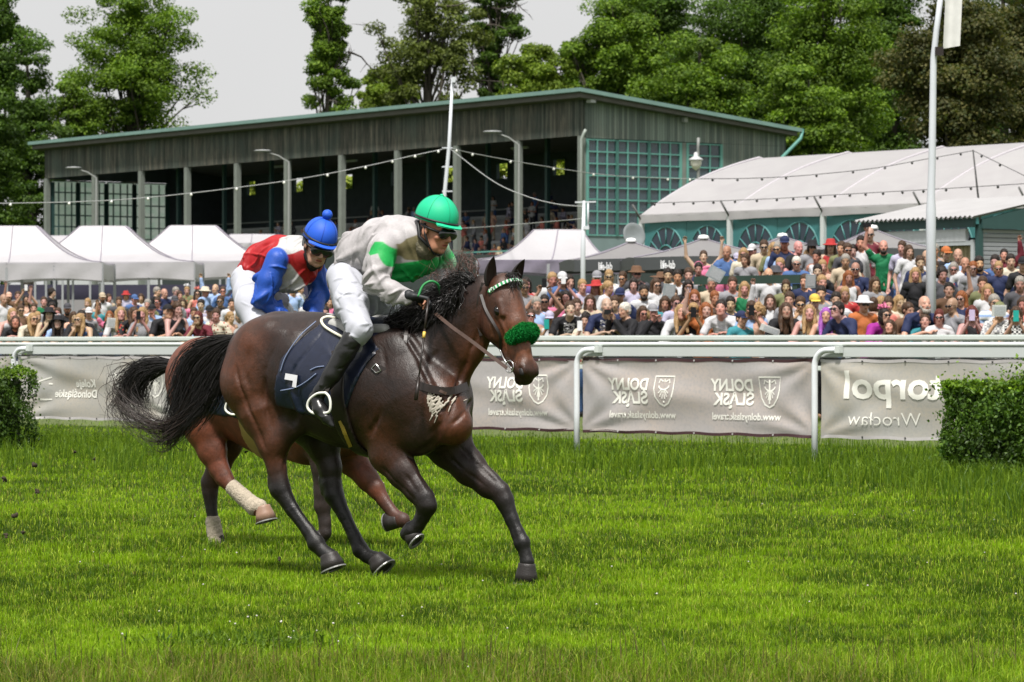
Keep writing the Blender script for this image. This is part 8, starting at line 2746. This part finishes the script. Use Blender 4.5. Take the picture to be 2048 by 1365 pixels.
# ---------------------------------------------------------------- trees
MAT_TLEAF = mat_leaf('tree_leaf', 0.4, 0.6)
def tree(px, hw, yt, yb, z, seed, label, ca=(0.030, 0.072, 0.008), cb=(0.085, 0.165, 0.018), ncl=120, nl=200, lsz=0.115, shape='round', bare=0, dens=1.0, group='trees behind the grandstand', trunk_y=None, flat=0.55):
    rg = np.random.RandomState(seed)
    s = z / F
    cx = (px - 1024) * s
    top, bot = hgt(yt, z), max(hgt(yb, z), 2.5)
    R = hw * s
    root = empty('tree', (cx, z, 1.3), 0, label, 'tree', group)
    mid, hh = (top + bot) / 2 - 1.3, (top - bot) / 2
    # cluster centres inside an uneven envelope
    C_ = []
    lob = rg.rand(7) * 6.28
    while len(C_) < ncl:
        d = rg.randn(3); d /= np.linalg.norm(d)
        rr = rg.rand() ** 0.42
        az = math.atan2(d[1], d[0]); el = d[2]
        k = 0.80 + 0.16 * math.sin(3 * az + lob[0]) * math.sin(4 * el + lob[1]) + 0.13 * math.sin(5 * az + lob[2] + 3 * el) + 0.10 * math.sin(7 * el + lob[3])
        w = 1.0
        if shape == 'column': w = 0.75 + 0.35 * math.sin(el * 3 + lob[4])
        p = np.array((d[0] * R * rr * k * w, d[1] * R * flat * rr * k, mid + d[2] * hh * rr * (0.9 + 0.1 * k)))
        C_.append(p)
    C_ = np.array(C_)
    cr_ = rg.uniform(0.55, 1.25, ncl) * min(R, hh) * (0.25 if dens >= 1 else 0.19)
    Vs, Fs, Cs = [], [], []
    P_, N_, S_, B_ = [], [], [], []
    for c, r in zip(C_, cr_):
        n = int(nl * 1.9 * rg.uniform(0.7, 1.3))
        d = rg.randn(n, 3); d /= np.linalg.norm(d, axis=1)[:, None]
        rad = r * rg.rand(n, 1) ** 0.33 * np.array((1.25, 1.1, 0.72))
        P_.append(c + d * rad + rg.randn(n, 3) * 0.05)
        N_.append(d + np.array((0, 0, 0.7)))
        tint = rg.uniform(0.72, 1.25)
        B_.append(np.full((n, 1), tint))
    P_, N_, B_ = np.concatenate(P_), np.concatenate(N_), np.concatenate(B_)
    V, Fq, C = leafcloud(P_, N_, np.full(len(P_), lsz), seed, ca, cb, 0.75, 0.62)
    C = C * np.repeat(B_, 4, 0)
    link('crown', fastmesh('crown', V, Fq, False, C), MAT_TLEAF, root)
    # trunk and limbs
    tb = MB()
    th = top - 1.3
    tx = rg.uniform(-0.3, 0.3)
    trunk = [Vector((0, 0, -0.3)), Vector((tx * 0.5, 0, th * 0.25)), Vector((tx, 0.1, th * 0.5)), Vector((tx * 0.4, 0, th * 0.75)), Vector((tx, 0, th * 0.93))]
    r0 = 0.028 * th * (0.7 if shape == 'column' else 1)
    tb.tube(trunk, [r0, r0 * 0.8, r0 * 0.6, r0 * 0.35, r0 * 0.1], 8)
    order = rg.permutation(len(C_))[:26 + bare]
    for i in order:
        c = Vector(C_[i])
        t0 = min(max((c.z / th) - rg.uniform(0.12, 0.3), 0.12), 0.8)
        j = t0 * 4
        a = trunk[int(j)].lerp(trunk[min(int(j) + 1, 4)], j - int(j))
        m = a.lerp(c, 0.5) + Vector((rg.randn() * 0.3, rg.randn() * 0.2, -0.35 + rg.randn() * 0.2))
        rb = r0 * (1 - t0) * 0.42
        tb.tube([a, m, c], [rb, rb * 0.6, 0.03], 6)
        for _ in range(2):
            e = c + Vector(rg.randn(3)) * 0.4
            tb.tube([m.lerp(c, 0.6), e], [rb * 0.35 + 0.02, 0.015], 4)
    if bare:
        for _ in range(bare):
            a = Vector((tx + rg.randn() * R * 0.3, rg.randn() * 0.5, th * rg.uniform(0.6, 0.95)))
            d = Vector((rg.uniform(-0.4, 1.3), rg.randn() * 0.3, rg.uniform(-0.15, 0.8))).normalized()
            L_ = R * rg.uniform(0.5, 1.1)
            pts = [a]
            for k in range(5):
                d = (d + Vector(rg.randn(3)) * 0.28).normalized()
                pts.append(pts[-1] + d * L_ / 5)
                if k > 1:
                    e = (d + Vector(rg.randn(3)) * 0.8).normalized()
                    tb.tube([pts[-1], pts[-1] + e * L_ * 0.25], [0.035, 0.012], 4)
            tb.tube(pts, [0.10, 0.08, 0.06, 0.05, 0.035, 0.015], 5)
    tb.build('trunk', MAT_BARK, root, True)
    return root
DK, MD = ((0.026, 0.066, 0.006), (0.10, 0.18, 0.015)), ((0.046, 0.104, 0.007), (0.175, 0.275, 0.020))
YG, RD = ((0.08, 0.14, 0.010), (0.22, 0.30, 0.03)), ((0.034, 0.056, 0.012), (0.125, 0.115, 0.030))
WG = ((0.16, 0.24, 0.02), (0.45, 0.5, 0.08))  # paler leaf tones stand in for sunlight on trees behind the stand
tree(-25, 118, -70, 640, 232, 1, 'dark dense tree at the upper left edge left of the stand', *DK, 190, 190)
tree(60, 80, 60, 560, 246, 2, 'dark green tree filling the gap between stand and left edge', *DK, 130, 190)
tree(262, 158, -40, 320, 262, 3, 'broad spreading tree above the left end of the stand roof', *MD, 165, 175, dens=0.8)
tree(150, 60, 150, 330, 258, 33, 'small light green tree left of the spreading tree', *MD, 50, 170)
tree(660, 88, -60, 250, 256, 4, 'tall slender tree standing alone against the sky', *MD, 95, 170, 0.11, 'column', 6, 0.8)
tree(858, 125, -45, 235, 258, 5, 'thin crowned tree with visible branches behind the light pole', (0.05, 0.075, 0.014), (0.18, 0.22, 0.04), 110, 150, 0.11, 'round', 10, 0.8)
tree(985, 75, -70, 230, 262, 6, 'narrow dark tree with ivy clad trunk right of the light pole', *DK, 85, 160, 0.11, 'column', 16, 0.8)
tree(1072, 90, 92, 240, 250, 7, 'low yellow green tree behind the roof peak', *YG, 80, 190)
tree(775, 70, 130, 250, 268, 8, 'low yellow green tree between the slender and thin crowned trees', *YG, 70, 180)
tree(1235, 105, -10, 250, 250, 9, 'bright leafy tree above the highest roof corner', *MD, 110, 210)
tree(1150, 50, 65, 240, 262, 16, 'mid green tree peeping over the roof peak', *MD, 45, 180)
tree(1400, 115, 30, 420, 226, 10, 'rounded tree directly behind the gable roof slope', *MD, 120, 220)
tree(1320, 100, -120, 250, 276, 34, 'tall dark tree rising behind the rounded tree', *DK, 110, 190)
tree(1500, 135, -110, 420, 262, 11, 'tall dark spreading tree right of the gable', *DK, 180, 200)
tree(1610, 95, 120, 430, 222, 35, 'lower mid green tree beside the teal downpipe', *MD, 100, 200)
tree(1655, 130, -110, 420, 240, 12, 'big green tree left of the flagpole', *MD, 180, 210)
tree(1790, 110, -110, 420, 262, 13, 'dark green tree behind the flagpole', *DK, 150, 200)
tree(1925, 150, -70, 430, 214, 14, 'copper leaved tree right of the flagpole', *RD, 190, 210)
tree(2080, 130, -110, 430, 232, 15, 'dark copper tree at the upper right edge', *RD, 150, 200)
for i, (px, yt) in enumerate(((520, 318), (650, 306), (780, 296), (900, 285), (1020, 275), (1140, 262))):
    tree(px, 85, yt, 560, (243, 237, 231, 226, 221, 217)[i], 50 + i, ['low sunlit tree seen through the far left rear windows', 'low sunlit tree seen through a rear window above the blue pompom', 'low sunlit tree seen through a rear window left of the green cap', 'low sunlit tree seen through a rear window beside the light pole', 'low sunlit tree seen through a rear window above the mane', 'low sunlit tree seen through the rightmost rear window'][i], *WG, 45, 150, 0.2, flat=0.3)
tree(1290, 110, -90, 300, 292, 71, 'far dark tree filling the canopy above the gable', *DK, 120, 180)
tree(1560, 120, -100, 300, 296, 72, 'far dark tree between the tall dark and big green trees', *DK, 120, 180)
tree(1740, 120, -60, 420, 290, 73, 'far dark tree low behind the flagpole trees', *DK, 120, 180)
tree(2010, 120, -100, 420, 285, 74, 'far dark tree behind the copper trees', *DK, 120, 180)
